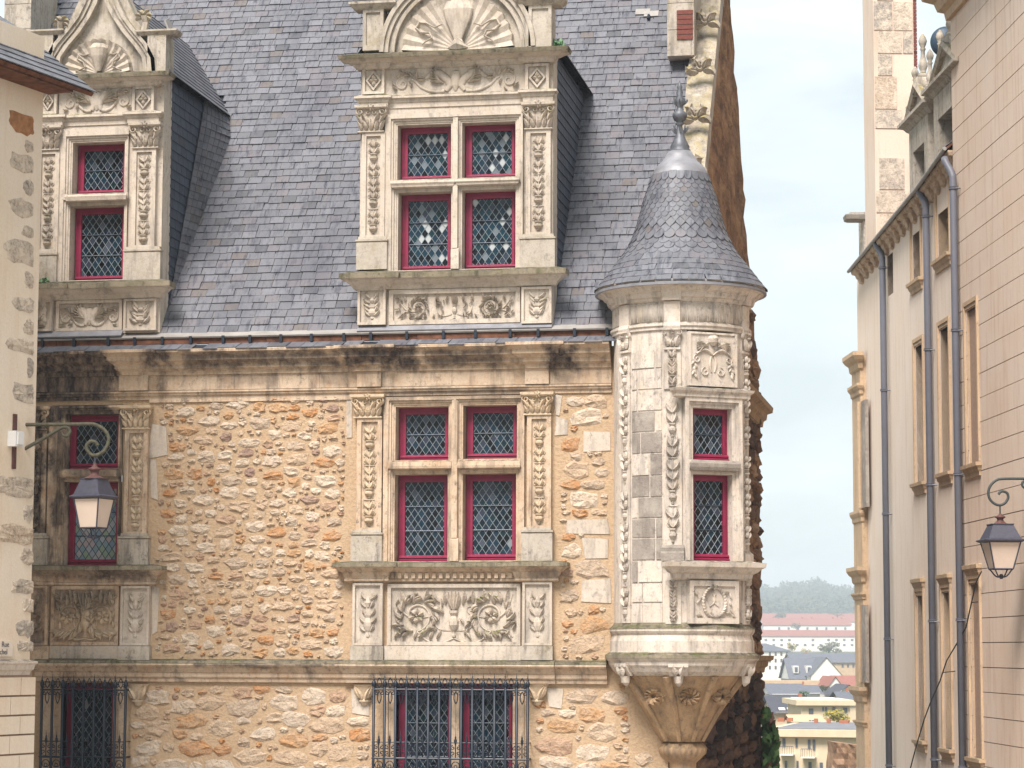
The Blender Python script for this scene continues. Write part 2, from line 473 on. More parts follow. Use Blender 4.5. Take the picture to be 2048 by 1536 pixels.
def plaster(name, c1, c2, stc, k):
    t = T(name)
    n1 = t.noise(0.8, 5, 0.55)
    c = t.mix(t.ramp(n1, [(0.35, 0.0), (0.68, 1.0)]), c1, c2)
    st = t.noise(3.2, 6, 0.65, sc=(2.6, 2.6, 0.22))
    c = t.mix(t.math('MULTIPLY', t.ramp(st, [(0.5, 0.0), (0.75, 1.0)]), k), c, stc)
    n2 = t.noise(34, 5, 0.65)
    c = t.mix(0.25, c, t.ramp(n2, [(0.3, 0.7), (0.6, 1.0)]), 'MULTIPLY')
    return t.fin(c, 0.93, t.bump(n2, 0.35, 0.01), spec=0.12)
M['plaster_l'] = plaster('pale_render', (0.76, 0.65, 0.54), (0.73, 0.59, 0.45), (0.62, 0.42, 0.28), 0.35)
M['plaster_r'] = plaster('pink_render', (0.72, 0.59, 0.495), (0.69, 0.535, 0.425), (0.48, 0.31, 0.22), 0.6)
M['plaster_far'] = plaster('pale_pink_render', (0.77, 0.655, 0.565), (0.74, 0.60, 0.495), (0.56, 0.40, 0.29), 0.5)
M['joint'] = simple('render_joint', (0.40, 0.27, 0.20), 0.95)

t = T('rough_gable_stone')
n1 = t.noise(7, 7, 0.74, sc=(1.0, 0.17, 0.55), dist=0.4)
n2 = t.noise(1.2, 5, 0.6)
c = t.ramp(n1, [(0.28, (0.09, 0.055, 0.042)), (0.42, (0.22, 0.12, 0.07)), (0.54, (0.36, 0.205, 0.11)), (0.70, (0.50, 0.31, 0.18))])
sp = t.n('ShaderNodeSeparateXYZ'); t.put(sp.inputs[0], t.pos)
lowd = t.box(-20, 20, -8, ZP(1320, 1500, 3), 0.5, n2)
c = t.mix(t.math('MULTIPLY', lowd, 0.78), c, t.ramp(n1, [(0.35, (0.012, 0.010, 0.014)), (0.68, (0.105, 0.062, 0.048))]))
M['gable'] = t.fin(c, 0.92, t.bump(t.math('ADD', n1, t.math('MULTIPLY', t.noise(22, 5, 0.7), 0.5)), 1.0, 0.08), spec=0.15)

t = T('gable_stone')
rr = t.rand()
n1 = t.noise(7, 7, 0.74, sc=(1.0, 0.17, 0.55), dist=0.4)
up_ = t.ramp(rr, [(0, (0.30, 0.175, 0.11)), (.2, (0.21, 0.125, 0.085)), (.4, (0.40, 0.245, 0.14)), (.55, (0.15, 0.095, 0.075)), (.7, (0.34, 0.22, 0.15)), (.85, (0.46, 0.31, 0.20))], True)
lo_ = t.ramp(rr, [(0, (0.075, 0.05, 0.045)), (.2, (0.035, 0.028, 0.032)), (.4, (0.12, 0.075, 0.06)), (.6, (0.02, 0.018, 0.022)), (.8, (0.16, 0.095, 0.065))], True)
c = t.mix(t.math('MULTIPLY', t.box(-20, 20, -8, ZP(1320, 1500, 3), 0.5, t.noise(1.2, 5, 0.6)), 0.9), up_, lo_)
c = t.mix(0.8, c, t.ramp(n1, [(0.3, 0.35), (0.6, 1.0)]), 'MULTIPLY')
M['gable_stone'] = t.fin(c, 0.92, t.bump(n1, 1.0, 0.06), spec=0.15)

def leafm(name, cols, rough=0.6):
    t = T(name)
    els = [(i / len(cols), c) for i, c in enumerate(cols)]
    c = t.ramp(t.rand(), els, True)
    t.b.inputs['Subsurface Weight'].default_value = 0.0
    return t.fin(c, rough, spec=0.3)
M['tuft'] = leafm('weed_leaf', [(0.06, 0.16, 0.06), (0.09, 0.22, 0.08), (0.05, 0.13, 0.05), (0.12, 0.26, 0.10)])
M['dish'] = simple('dark_dish', (0.03, 0.055, 0.09), 0.5)
M['white_sign'] = simple('cream_sign', (0.74, 0.64, 0.54), 0.6, var=0.1)
M['brick_pale'] = simple('orange_stone', (0.46, 0.22, 0.10), 0.9, 0, 0.2, 0.5, 12, 0.6)
M['gable_light'] = simple('brown_rubble', (0.40, 0.25, 0.16), 0.95, 0, 0.1, 0.6, 3.5, 1.0)
M['ivy'] = leafm('ivy_leaf', [(0.045, 0.11, 0.03), (0.075, 0.16, 0.045), (0.03, 0.07, 0.025), (0.10, 0.19, 0.05), (0.06, 0.13, 0.035), (0.05, 0.12, 0.03), (0.04, 0.10, 0.03), (0.13, 0.06, 0.04)])
M['yellow'] = leafm('autumn_leaf', [(0.30, 0.24, 0.035), (0.20, 0.20, 0.04), (0.38, 0.27, 0.03), (0.13, 0.17, 0.04), (0.42, 0.32, 0.05)])
M['olive'] = leafm('olive_leaf', [(0.10, 0.10, 0.045), (0.07, 0.085, 0.04), (0.13, 0.115, 0.05), (0.05, 0.065, 0.03)])
M['forest'] = leafm('forest_leaf', [(0.04, 0.06, 0.03), (0.055, 0.07, 0.03), (0.03, 0.05, 0.03), (0.075, 0.08, 0.03), (0.10, 0.085, 0.03), (0.045, 0.065, 0.035)])
M['bark'] = simple('bark', (0.07, 0.05, 0.035), 0.9)
M['t_white'] = simple('town_white_wall', (0.78, 0.74, 0.68), 0.9, var=0.1)
M['t_cream'] = simple('town_cream_wall', (0.66, 0.52, 0.36), 0.9, var=0.12, scale=2)
M['t_pink'] = simple('town_tan_wall', (0.58, 0.41, 0.26), 0.9, var=0.2, scale=2)
M['t_red'] = simple('town_red_tiles', (0.32, 0.115, 0.085), 0.9, var=0.3, scale=3)
M['t_slate'] = simple('town_slate', (0.13, 0.135, 0.165), 0.8, var=0.3, scale=3)
M['t_dslate'] = simple('town_dark_slate', (0.065, 0.065, 0.085), 0.8, var=0.3, scale=3)
M['t_flat'] = simple('town_flat_roof', (0.20, 0.20, 0.22), 0.9, var=0.3, scale=2)
M['t_win'] = simple('town_window', (0.10, 0.11, 0.13), 0.3, var=0.2)
M['t_chim'] = simple('town_chimney_pot', (0.42, 0.15, 0.08), 0.9)
M['road'] = simple('worn_paving', (0.30, 0.27, 0.24), 0.9, var=0.35, scale=6, bump=0.4)
M['grass'] = simple('valley_ground', (0.10, 0.11, 0.06), 0.95, var=0.5, scale=0.05)

# ---------------------------------------------------------------- carved relief helpers (u, v in the plane of the panel, o = height of relief)
def rtube(g, m, pts, r, dep=0.9, ns=4):
    n = len(pts)
    rs = r if isinstance(r, (list, tuple)) else [r * (1 - 0.45 * abs(2 * i / max(1, n - 1) - 1)) for i in range(n)]
    vs = []; fs = []
    for i, (u, v) in enumerate(pts):
        a = pts[max(0, i - 1)]; b = pts[min(n - 1, i + 1)]
        tx, ty = b[0] - a[0], b[1] - a[1]
        l = math.hypot(tx, ty) or 1
        nx, ny = -ty / l, tx / l
        for k in range(ns + 1):
            q = PI * k / ns
            vs.append(m(u + nx * math.cos(q) * rs[i], v + ny * math.cos(q) * rs[i], math.sin(q) * rs[i] * dep * 1.3 + 0.001))
    for i in range(n - 1):
        for k in range(ns):
            fs.append((i * (ns + 1) + k, i * (ns + 1) + k + 1, (i + 1) * (ns + 1) + k + 1, (i + 1) * (ns + 1) + k))
    g.add(vs, fs)
def rleaf(g, m, p, ang, Ln, Wd, h=0.02, curl=0.6):
    n = 5; vs = []; fs = []
    u, v, a = p[0], p[1], ang
    for i in range(n + 1):
        f = i / n
        wd = Wd * math.sin(PI * min(1, f * 0.88 + 0.10)) * 0.5
        nx, ny = -math.sin(a), math.cos(a)
        hh = h * (0.5 + 0.8 * math.sin(PI * f * 0.8)) + 0.001
        vs += [m(u + nx * wd, v + ny * wd, 0.002 + hh * 0.25), m(u, v, hh), m(u - nx * wd, v - ny * wd, 0.002 + hh * 0.25)]
        u += math.cos(a) * Ln / n; v += math.sin(a) * Ln / n; a += curl / n
    for i in range(n):
        b = 3 * i
        fs += [(b, b + 1, b + 4, b + 3), (b + 1, b + 2, b + 5, b + 4)]
    g.add(vs, fs)
def spiral(c, r0, turns, a0, sgn, n=22, shrink=0.16):
    out = []
    for i in range(n + 1):
        f = i / n
        a = a0 + sgn * turns * 2 * PI * f
        r = r0 * (1 - f * (1 - shrink))
        out.append((c[0] + r * math.cos(a), c[1] + r * math.sin(a)))
    return out
def rosette(g, m, c, r, n=6, h=0.03):
    for k in range(n):
        a = 2 * PI * k / n + 0.3
        rleaf(g, m, (c[0] + 0.2 * r * math.cos(a), c[1] + 0.2 * r * math.sin(a)), a, r * 0.85, r * 0.75, h, 0.3)
    rtube(g, m, [(c[0] - r * 0.22, c[1]), (c[0], c[1]), (c[0] + r * 0.22, c[1])], [0.004, r * 0.25, 0.004], 1.5)
def vase(g, m, u, v, wd, h, dep=0.8):
    prof = [(0, .34), (.06, .42), (.1, .2), (.2, .16), (.28, .5), (.45, .95), (.6, 1.0), (.7, .7), (.8, .5), (.9, .85), (1, .9)]
    rtube(g, m, [(u, v + f * h) for f, _ in prof], [wd * 0.5 * q for _, q in prof], dep)
def arc(p, q, bul, n=10):
    out = []
    dx, dy = q[0] - p[0], q[1] - p[1]
    for i in range(n + 1):
        f = i / n
        k = math.sin(PI * f) * bul
        out.append((p[0] + dx * f - dy * k, p[1] + dy * f + dx * k))
    return out
def rinceau(g, m, Wd, H, rg, rr=0.015, h=0.055):
    vase(g, m, 0, -0.42 * H, 0.20 * H, 0.50 * H)
    for a in (-0.5, -0.18, 0.18, 0.5):
        rleaf(g, m, (0, 0.06 * H), PI / 2 + a, 0.38 * H, 0.09 * H, h, -a * 1.2)
    for s in (-1, 1):
        c = (s * 0.30 * Wd, -0.02 * H)
        r0 = 0.29 * H
        a0 = PI / 2 if s > 0 else PI / 2
        rtube(g, m, spiral(c, r0, 1.35, -PI / 2, -s, 30), rr * 1.25)
        rtube(g, m, arc((0, -0.44 * H), (c[0], c[1] - r0), s * -0.22), rr * 1.2)
        rosette(g, m, c, 0.14 * H, 6, h)
        rtube(g, m, arc((c[0] - s * r0, c[1]), (s * 0.47 * Wd, 0.40 * H), s * -0.30), rr)
        rtube(g, m, arc((c[0] + s * r0 * 0.3, c[1] - r0 * 0.95), (s * 0.47 * Wd, -0.42 * H), s * 0.25), rr * 0.8)
        for k in range(26):
            a = 2 * PI * k / 15 + rg.uniform(-.15, .15)
            q = (c[0] + math.cos(a) * r0 * rg.uniform(0.95, 1.12), c[1] + math.sin(a) * r0 * rg.uniform(0.95, 1.12))
            if abs(q[1]) < 0.42 * H and abs(q[0]) < 0.46 * Wd:
                rleaf(g, m, q, a + s * rg.uniform(0.4, 1.2), rg.uniform(0.15, 0.24) * H, 0.095 * H, h * 0.9, s * rg.uniform(0.4, 1.3))
        for k in range(5):
            u = s * (0.07 + 0.085 * k) * Wd
            rleaf(g, m, (u, 0.20 * H + 0.02 * k * H * (k < 3)), PI / 2 + rg.uniform(-.3, .3), 0.26 * H, 0.10 * H, h, rg.uniform(-.6, .6))
        if s > 0: _fill(g, m, Wd, H, rg, h)
        for k in range(6):
            u = s * (0.10 + 0.066 * k) * Wd
            rleaf(g, m, (u, -0.30 * H), -PI / 2 + s * rg.uniform(0.2, 1.0), 0.18 * H, 0.075 * H, h * 0.8, rg.uniform(-.8, .8))
def _fill(g, m, Wd, H, rg, h):
    for s in (-1, 1):
        for k in range(16):
            u, v = rg.uniform(.07, .16) * Wd, rg.uniform(-.40, .30) * H
            if k % 2: u, v = rg.uniform(.40, .47) * Wd, rg.uniform(-.42, .42) * H
            rleaf(g, m, (s * u, v), PI / 2 - s * rg.uniform(-.4, 1.6), rg.uniform(.10, .17) * H, .055 * H, h * .8, s * rg.uniform(-1.2, 1.2))
        rtube(g, m, arc((s * .02 * Wd, -.30 * H), (s * .15 * Wd, .05 * H), s * -.35), .010)
        rtube(g, m, spiral((s * .135 * Wd, .10 * H), .09 * H, 1.2, -PI / 2, -s, 14), .010)
def candelabra(g, m, Wd, H, rg, h=0.040):
    h = max(h, .038)
    z = -H / 2 + 0.02 * H
    seq = ['vase', 'pair', 'pair', 'bar', 'vase', 'pair', 'pair', 'pair', 'bar', 'pair', 'pair', 'vase', 'pair', 'pair']
    tot = sum({'vase': 1.5, 'pair': 1.0, 'bar': 0.4}[q] for q in seq)
    unit = 0.95 * H / tot
    rtube(g, m, [(0, -H / 2 + .02), (0, 0), (0, H / 2 - .02)], 0.05 * Wd, 0.8)
    for q in seq:
        if q == 'vase':
            vase(g, m, 0, z, Wd * 0.62, unit * 1.4); z += unit * 1.5
        elif q == 'bar':
            rtube(g, m, [(-Wd * .33, z + unit * .2), (0, z + unit * .2), (Wd * .33, z + unit * .2)], [0.006, 0.012, 0.006], 1.0); z += unit * 0.4
        else:
            for s in (-1, 1):
                a = PI / 2 - s * rg.uniform(0.65, 1.05)
                rleaf(g, m, (s * 0.03 * Wd, z), a, max(unit * 1.15, Wd * .52), Wd * 0.30, h, s * 1.1)
                rtube(g, m, spiral((s * Wd * 0.27, z + unit * 0.35), unit * 0.32, 1.0, -PI / 2, s, 9), Wd * 0.06)
            z += unit
def bust(g, m, Wd, H, rg, h=0.030):
    vase(g, m, 0, -0.40 * H, 0.42 * Wd, 0.42 * H, 0.4)
    rtube(g, m, [(0, 0.12 * H), (0, 0.2 * H), (0, 0.30 * H)], [0.05 * Wd, 0.13 * Wd, 0.05 * Wd], 0.6)
    for s in (-1, 1):
        for k in range(5):
            rleaf(g, m, (s * 0.10 * Wd, (-0.30 + 0.14 * k) * H), PI / 2 - s * rg.uniform(.6, 1.3), 0.36 * Wd, 0.16 * Wd, h, s * rg.uniform(.2, 1.2))
        rtube(g, m, spiral((s * 0.22 * Wd, 0.27 * H), 0.13 * Wd, 1.2, -PI / 2, s, 12), 0.03 * Wd, 0.6)
def dolphins(g, m, Wd, H, rg, h=0.045):
    # two winged beasts back to back about a shield, their tails running out into scrolls
    rtube(g, m, [(0, -.40 * H), (0, -.2 * H), (0, .1 * H), (0, .3 * H), (0, .36 * H)], [.05 * H, .15 * H, .19 * H, .17 * H, .05 * H], .5, 6)
    for s in (-1, 1):
        P_ = [(.07, -.40), (.045, -.22), (.055, -.02), (.09, .14), (.125, .27), (.16, .30), (.195, .20), (.225, .10), (.25, .07)]
        pts = []
        for i in range(len(P_) - 1):
            for f in (0, .5): pts.append((s * Wd * (P_[i][0] * (1 - f) + P_[i + 1][0] * f), H * (P_[i][1] * (1 - f) + P_[i + 1][1] * f)))
        n = len(pts)
        rtube(g, m, pts, [H * (.05 + .10 * math.sin(PI * min(1, (i + 1) / n * 1.05)) ** .8) for i in range(n)], .55, 6)
        for k in range(5):
            rleaf(g, m, (s * Wd * (.09 + .012 * k), H * (-.1 + .03 * k)), PI / 2 - s * (1.25 - .26 * k), H * .5, H * .14, h, s * -.5)
        for k in (0, 1):
            rleaf(g, m, (s * Wd * .23, H * (.10 - .05 * k)), (0 if s > 0 else PI) + s * (.25 - .5 * k), H * .26, H * .09, h, s * (-.3 + .8 * k))
        rleaf(g, m, (s * Wd * .15, H * .30), PI / 2 - s * .2, H * .2, H * .09, h, s * .8)
        T_ = [(.08, -.40), (.14, -.42), (.20, -.36), (.26, -.22), (.30, -.02), (.345, .15)]
        pts = []
        for i in range(len(T_) - 1):
            for f in (0, .33, .66): pts.append((s * Wd * (T_[i][0] * (1 - f) + T_[i + 1][0] * f), H * (T_[i][1] * (1 - f) + T_[i + 1][1] * f)))
        rtube(g, m, pts, [H * (.09 - .0035 * i) for i in range(len(pts))], .7, 5)
        c = (s * .40 * Wd, -.08 * H)
        rtube(g, m, spiral(c, .27 * H, 1.4, PI * .72 if s > 0 else PI * .28, -s, 24), .045 * H, 1.0)
        for k in range(7):
            a = rg.uniform(0, 2 * PI)
            q = (c[0] + math.cos(a) * .26 * H, c[1] + math.sin(a) * .26 * H)
            if abs(q[0]) < .46 * Wd: rleaf(g, m, q, a + s * .9, H * .22, H * .09, h, s)
        for k in range(4):
            rleaf(g, m, (s * Wd * (.29 + .03 * k), H * (.05 + .07 * k)), PI / 2 - s * (.1 + .35 * k), H * .30, H * .10, h, s * rg.uniform(-1, .6))
def shell(g, m, r, n=15):
    # fluted half-round scallop, hollow lobes
    vs = []; fs = []
    nr, na = 7, n * 4
    for i in range(nr + 1):
        f = i / nr
        for k in range(na + 1):
            a = PI * k / na
            lob = math.cos(n * 2 * a) * 0.5 + 0.5
            rr = r * (0.10 + 0.90 * f) * (1 + 0.035 * lob * f)
            o = 0.012 + 0.075 * f * f + 0.030 * lob * f
            if i == nr:
                o += 0.012
            vs.append(m(rr * math.cos(a), rr * math.sin(a), o))
    for k in range(na + 1):
        a = PI * k / na
        vs.append(m(r * 1.05 * math.cos(a), r * 1.05 * math.sin(a), 0.0))
    for i in range(nr + 1):
        for k in range(na):
            fs.append((i * (na + 1) + k, i * (na + 1) + k + 1, (i + 1) * (na + 1) + k + 1, (i + 1) * (na + 1) + k))
    g.add(vs, fs)
def flat(cx, cz, y):
    return lambda u, v, o: (cx + u, y - o, cz + v)

# ---------------------------------------------------------------- the renaissance house
GZ = -3.3
XC = U(1376, 1000)[0]                     # front right corner of the house
XL = U(-60, 900)[0]
house = thing('renaissance_house', ((XL + XC) / 2, 0, GZ), 'Renaissance stone house with slate roof, carved dormers, crimson windows and round corner turret', 'house')
facade = None
SLATES = [0]; PANES = [0]; STONES = [0]

def clip_poly(poly, x0, x1, z0, z1):
    def cut(p, ins, isect):
        out = []
        for i in range(len(p)):
            a, b = p[i - 1], p[i]
            if ins(b):
                if not ins(a): out.append(isect(a, b))
                out.append(b)
            elif ins(a): out.append(isect(a, b))
        return out
    def ix(x): return lambda a, b: (x, a[1] + (b[1] - a[1]) * (x - a[0]) / (b[0] - a[0]))
    def iz(z): return lambda a, b: (a[0] + (b[0] - a[0]) * (z - a[1]) / (b[1] - a[1]), z)
    for ins, f in ((lambda q: q[0] >= x0, ix(x0)), (lambda q: q[0] <= x1, ix(x1)), (lambda q: q[1] >= z0, iz(z0)), (lambda q: q[1] <= z1, iz(z1))):
        poly = cut(poly, ins, f)
        if len(poly) < 3: return []
    return poly

DW, DH = 0.0865, 0.124
_dm = {}
def diamond_mesh(mat):
    if mat.name not in _dm:
        a, b = DW / 2 - .002, DH / 2 - .002
        g = G(); g.add([(0, 0, -b), (a, 0, 0), (0, 0, b), (-a, 0, 0), (0, .004, -b), (a, .004, 0), (0, .004, b), (-a, .004, 0)],
                       [(0, 1, 2, 3), (7, 6, 5, 4), (0, 4, 5, 1), (1, 5, 6, 2), (2, 6, 7, 3), (3, 7, 4, 0)])
        _dm[mat.name] = g.mesh('pane', mat)
    return _dm[mat.name]
def leaded(win, x0, x1, z0, z1, y, mat, came, xf=None, pmax=300, tilt=1.3, rg=rnd):
    g = G(xf); gl = G(xf)
    ni, nj = int((x1 - x0) / DW) + 2, int((z1 - z0) / (DH / 2)) + 2
    ox = x0 + ((x1 - x0) % DW) / 2; oz = z0 + ((z1 - z0) % DH) / 2
    for j in range(-1, nj):
        for i in range(-1, ni):
            cx, cz = ox + (i + 0.5 * (j % 2)) * DW, oz + j * DH / 2
            full = x0 < cx - DW / 2 and cx + DW / 2 < x1 and z0 < cz - DH / 2 and cz + DH / 2 < z1
            ta, tb = math.radians(rg.gauss(0, tilt)), math.radians(rg.gauss(0, tilt))
            if full and PANES[0] < pmax:
                PANES[0] += 1
                Mx = Matrix.Translation((cx, y, cz)) @ Matrix.Rotation(ta, 4, 'X') @ Matrix.Rotation(tb, 4, 'Z')
                if xf is not None: Mx = xf @ Mx
                link('pane', diamond_mesh(mat), win, Mx)
                continue
            p = clip_poly([(cx, cz - DH / 2), (cx + DW / 2, cz), (cx, cz + DH / 2), (cx - DW / 2, cz)], x0, x1, z0, z1)
            if len(p) >= 3:
                g.add([(a, y + (a - cx) * math.tan(tb) + (b - cz) * math.tan(ta), b) for a, b in p], [tuple(range(len(p)))], rg.random())
    if g.f:
        g.build('edge_panes', mat, win, kind='stuff')
    k = DH / DW
    for s in (1, -1):
        c = -40
        lo, hi = (-60, 60)
        for q in range(lo, hi):
            # lines z = oz + s*k*(x-ox) + (q+.5)*DH through the diamond edges
            pts = []
            b = oz - s * k * ox + (q + 0.5) * DH
            xa, xb = x0, x1
            za, zb = s * k * xa + b, s * k * xb + b
            seg = [(xa, za), (xb, zb)]
            t0, t1 = 0.0, 1.0
            dz = zb - za
            for lim, sg in ((z0, 1), (z1, -1)):
                va, vb = (za - lim) * sg, (zb - lim) * sg
                if va < 0 and vb < 0: t0, t1 = 1, 0; break
                if va < 0: t0 = max(t0, va / (va - vb))
                if vb < 0: t1 = min(t1, va / (va - vb))
            if t1 - t0 > 0.01:
                gl.tube([(xa + (xb - xa) * f, y - .003, za + dz * f) for f in (t0, t1)], 0.0036, 4, False)
    gl.build('lead_lattice', came, win)

RC = .06
def light(px, y=0.0, glassm='glass', came='lead_came', bars=1, rail=True, xf=None, world=None):
    # one crimson casement in the opening px (photograph pixels), set back from the plane y
    x0, x1, z0, z1 = world or R4(*px, y)
    wn = part('window', house)
    e = .012
    gf = G(xf).ringframe(x0 - e, x1 + e, z0 - e, z1 + e, .052 + e, y + RC + .115, y + RC + .20)
    gf.build('frame', M['red'], wn)
    gc = G(xf).ringframe(x0 + .036, x1 - .036, z0 + .040, z1 - .036, .034, y + RC + .098, y + RC + .15)
    gc.build('casement', M['red'], wn)
    if rail:
        gr = G(xf)
        gr.run(x0 + .004, x1 - .004, y + RC + .125, [(0.0, z0 + .002), (.062, z0 + .002), (.066, z0 + .022), (.045, z0 + .034), (.030, z0 + .036), (.030, z0 + .046), (.052, z0 + .05), (.05, z0 + .066), (.02, z0 + .082), (0, z0 + .082)])
        gr.build('bottom_rail', M['red'], wn)
    ix0, ix1, iz0, iz1 = x0 + .070, x1 - .070, z0 + .080, z1 - .070
    leaded(wn, ix0, ix1, iz0, iz1, y + RC + .128, M[glassm], M[came], xf)
    gb = G(xf)
    for k in range(bars):
        zz = iz0 + (iz1 - iz0) * (k + 1) / (bars + 1)
        gb.tube([(ix0 - .022, y + RC + .116, zz), (ix1 + .022, y + RC + .116, zz)], .0062, 6)
    gb.build('saddle_bar', M['lead_dark'], wn)
    return (x0, x1, z0, z1)

def pane_hole(px, y=0.0, dl=4):
    return R4(px[0] - dl, px[1] - 2, px[2] + 1, px[3], y)

# window openings (photograph pixels)
W_C = [(795, 815, 896, 921), (930, 812, 1033, 918), (793, 951, 894, 1123), (929, 949, 1031, 1121)]
W_L = [(133, 830, 236, 938), (130, 965, 234, 1131)]
W_DC = [(799, 251, 901, 360), (928, 246, 1030, 356), (800, 386, 901, 541), (928, 381, 1030, 538)]
W_DL = [(149, 286, 248, 388), (143, 413, 246, 561)]
W_GC = [(792, 1368, 901, 1800), (922, 1368, 1024, 1800)]
W_GL = [(122, 1368, 222, 1800)]
EZ = ZP(690, 900)                          # eaves
allh = [pane_hole(p) for p in W_C + W_L + W_GC + W_GL]
fw = G()
big = [R4(770, 795, 1048, 1124), R4(100, 810, 244, 1132)] + [pane_hole(p) for p in W_GC + W_GL]
fw.plate(XL, XC - .25, GZ - 1.0, EZ - .05, big, 0.0, 0.45)
facade = fw.build('facade_wall', M['mortar'], house)

# ---- rubble stones
def stone_mesh(sd, n=10):
    rg = random.Random(sd)
    out = []
    ex = rg.uniform(2.2, 5.0)
    for k in range(n):
        a = 2 * PI * k / n + rg.uniform(-.16, .16)
        c, s = math.cos(a), math.sin(a)
        r = (abs(c) ** ex + abs(s) ** ex) ** (-1 / ex) * rg.uniform(0.74, 1.08)
        out.append((r * c * .5, r * s * .5))
    vs = [(x, 0.03, z) for x, z in out]
    vs += [(x * .98, -rg.uniform(.001, .009), z * .98) for x, z in out]
    for x, z in out:
        q = rg.uniform(.52, .82)
        vs.append((x * q + rg.uniform(-.03, .03), -rg.uniform(.004, .030), z * q + rg.uniform(-.05, .05)))
    vs.append((rg.uniform(-.1, .1), -rg.uniform(.006, .030), rg.uniform(-.1, .1)))
    fs = []
    for k in range(n):
        j = (k + 1) % n
        fs += [(k, j, n + j, n + k), (n + k, n + j, 2 * n + j, 2 * n + k), (2 * n + k, 2 * n + j, 3 * n)]
    return vs, fs
SM = [stone_mesh(100 + i) for i in range(30)]
SMM = []
for vs, fs in SM:
    g = G(); g.add([(x, y, z) for x, y, z in vs], [f[::-1] if False else f for f in fs]); SMM.append(g.mesh('rubble_stone', M['rubble']))
stones = []                                 # (x, z, w, h, rot)
excl = [R4(60, 760, 312, 1330), R4(690, 760, 1118, 1330), R4(40, 680, 1240, 786), R4(40, 1318, 1225, 1370), R4(55, 1340, 256, 1900), R4(742, 1340, 1066, 1900),
        R4(1222, 600, 1600, 1350), R4(1262, 1345, 1440, 1500), R4(1312, 1470, 1400, 1560)]
rg = random.Random(21)
def free(x, z, w_, h_, pad):
    for e in excl:
        if e[0] - w_ / 2 < x < e[1] + w_ / 2 and e[2] - h_ / 2 < z < e[3] + h_ / 2: return False
    for s in stones:
        if abs(s[0] - x) < (s[2] + w_) / 2 * .90 + pad and abs(s[1] - z) < (s[3] + h_) / 2 * .88 + pad: return False
    return True
def scatter(px, classes, pad):
    x0, x1, z0, z1 = R4(*px)
    for (wa, wb, ha, hb, tries) in classes:
        for _ in range(tries):
            w_, h_ = rg.uniform(wa, wb), rg.uniform(ha, hb)
            x, z = rg.uniform(x0 + w_ / 2, x1 - w_ / 2), rg.uniform(z0 + h_ / 2, z1 - h_ / 2)
            if free(x, z, w_, h_, pad):
                stones.append((x, z, w_, h_, rg.uniform(-.09, .09)))
BLK = [(301, 850, 334, 915), (302, 920, 316, 1000), (692, 795, 707, 880), (1109, 790, 1122, 833), (1165, 860, 1218, 900), (1166, 1076, 1220, 1118), (1136, 1036, 1218, 1066),
       (1163, 1160, 1220, 1208), (1109, 836, 1136, 872), (703, 1375, 742, 1430), (303, 1170, 317, 1268), (1094, 1378, 1125, 1415)]
excl += [R4(*b) for b in BLK]
scatter((306, 786, 706, 1328), [(.24, .32, .12, .17, 120), (.16, .23, .10, .15, 1000), (.11, .18, .08, .125, 4000), (.07, .12, .05, .085, 7000), (.04, .07, .03, .05, 4000)], .006)
scatter((1104, 782, 1224, 1325), [(.36, .52, .20, .26, 260), (.24, .36, .14, .20, 900), (.15, .22, .09, .14, 1500), (.07, .13, .05, .08, 1800)], .004)
scatter((250, 1366, 745, 1720), [(.34, .50, .18, .25, 900), (.24, .36, .14, .20, 2500), (.16, .24, .10, .15, 3500), (.07, .14, .05, .09, 4500)], .001)
scatter((1062, 1366, 1380, 1720), [(.36, .55, .18, .25, 700), (.24, .36, .14, .20, 1800), (.15, .24, .10, .15, 2500), (.07, .14, .05, .09, 2500)], .001)
def inview(s):
    return s[1] > ZP(1545)
vis = sorted([s for s in stones if inview(s)], key=lambda s: -s[2] * s[3])
own = set(id(s) for s in vis[:298])
gj = G()
for i, s in enumerate(stones):
    k = i % len(SM)
    sg = -1 if rg.random() < .5 else 1
    Mx = Matrix.Translation((s[0], 0, s[1])) @ Matrix.Rotation(s[4], 4, 'Y') @ Matrix.Diagonal((s[2], 1.0, s[3], 1))
    if id(s) in own:
        link('rubble_stone', SMM[k], facade, Mx)
    else:
        vs, fs = SM[k]
        gj.add([tuple(Mx @ Vector(p)) for p in vs], fs, rg.random())
gj.build('small_rubble', M['rubble'], facade, kind='stuff')

# ---- pale dressed blocks tied into the rubble
gb_ = G()
def quoin(px, out=.010, mat='dormer', name='dressed_block', j=6):
    x0, x1, z0, z1 = R4(*px)
    g = G()
    q = random.Random(int(px[0] * 7 + px[1]))
    f = lambda: q.uniform(-.028, .028)
    a = [(x0 + f(), z0 + f()), (x1 + f(), z0 + f()), (x1 + f(), z1 + f()), (x0 + f(), z1 + f())]
    g.add([(p[0], .02, p[1]) for p in a] + [(p[0] * .97 + (x0 + x1) * .015, -out, p[1] * .97 + (z0 + z1) * .015) for p in a], [(4, 5, 6, 7), (0, 1, 5, 4), (1, 2, 6, 5), (2, 3, 7, 6), (3, 0, 4, 7)])
    g.build(name, M[mat], facade)
for p in BLK:
    quoin(p)

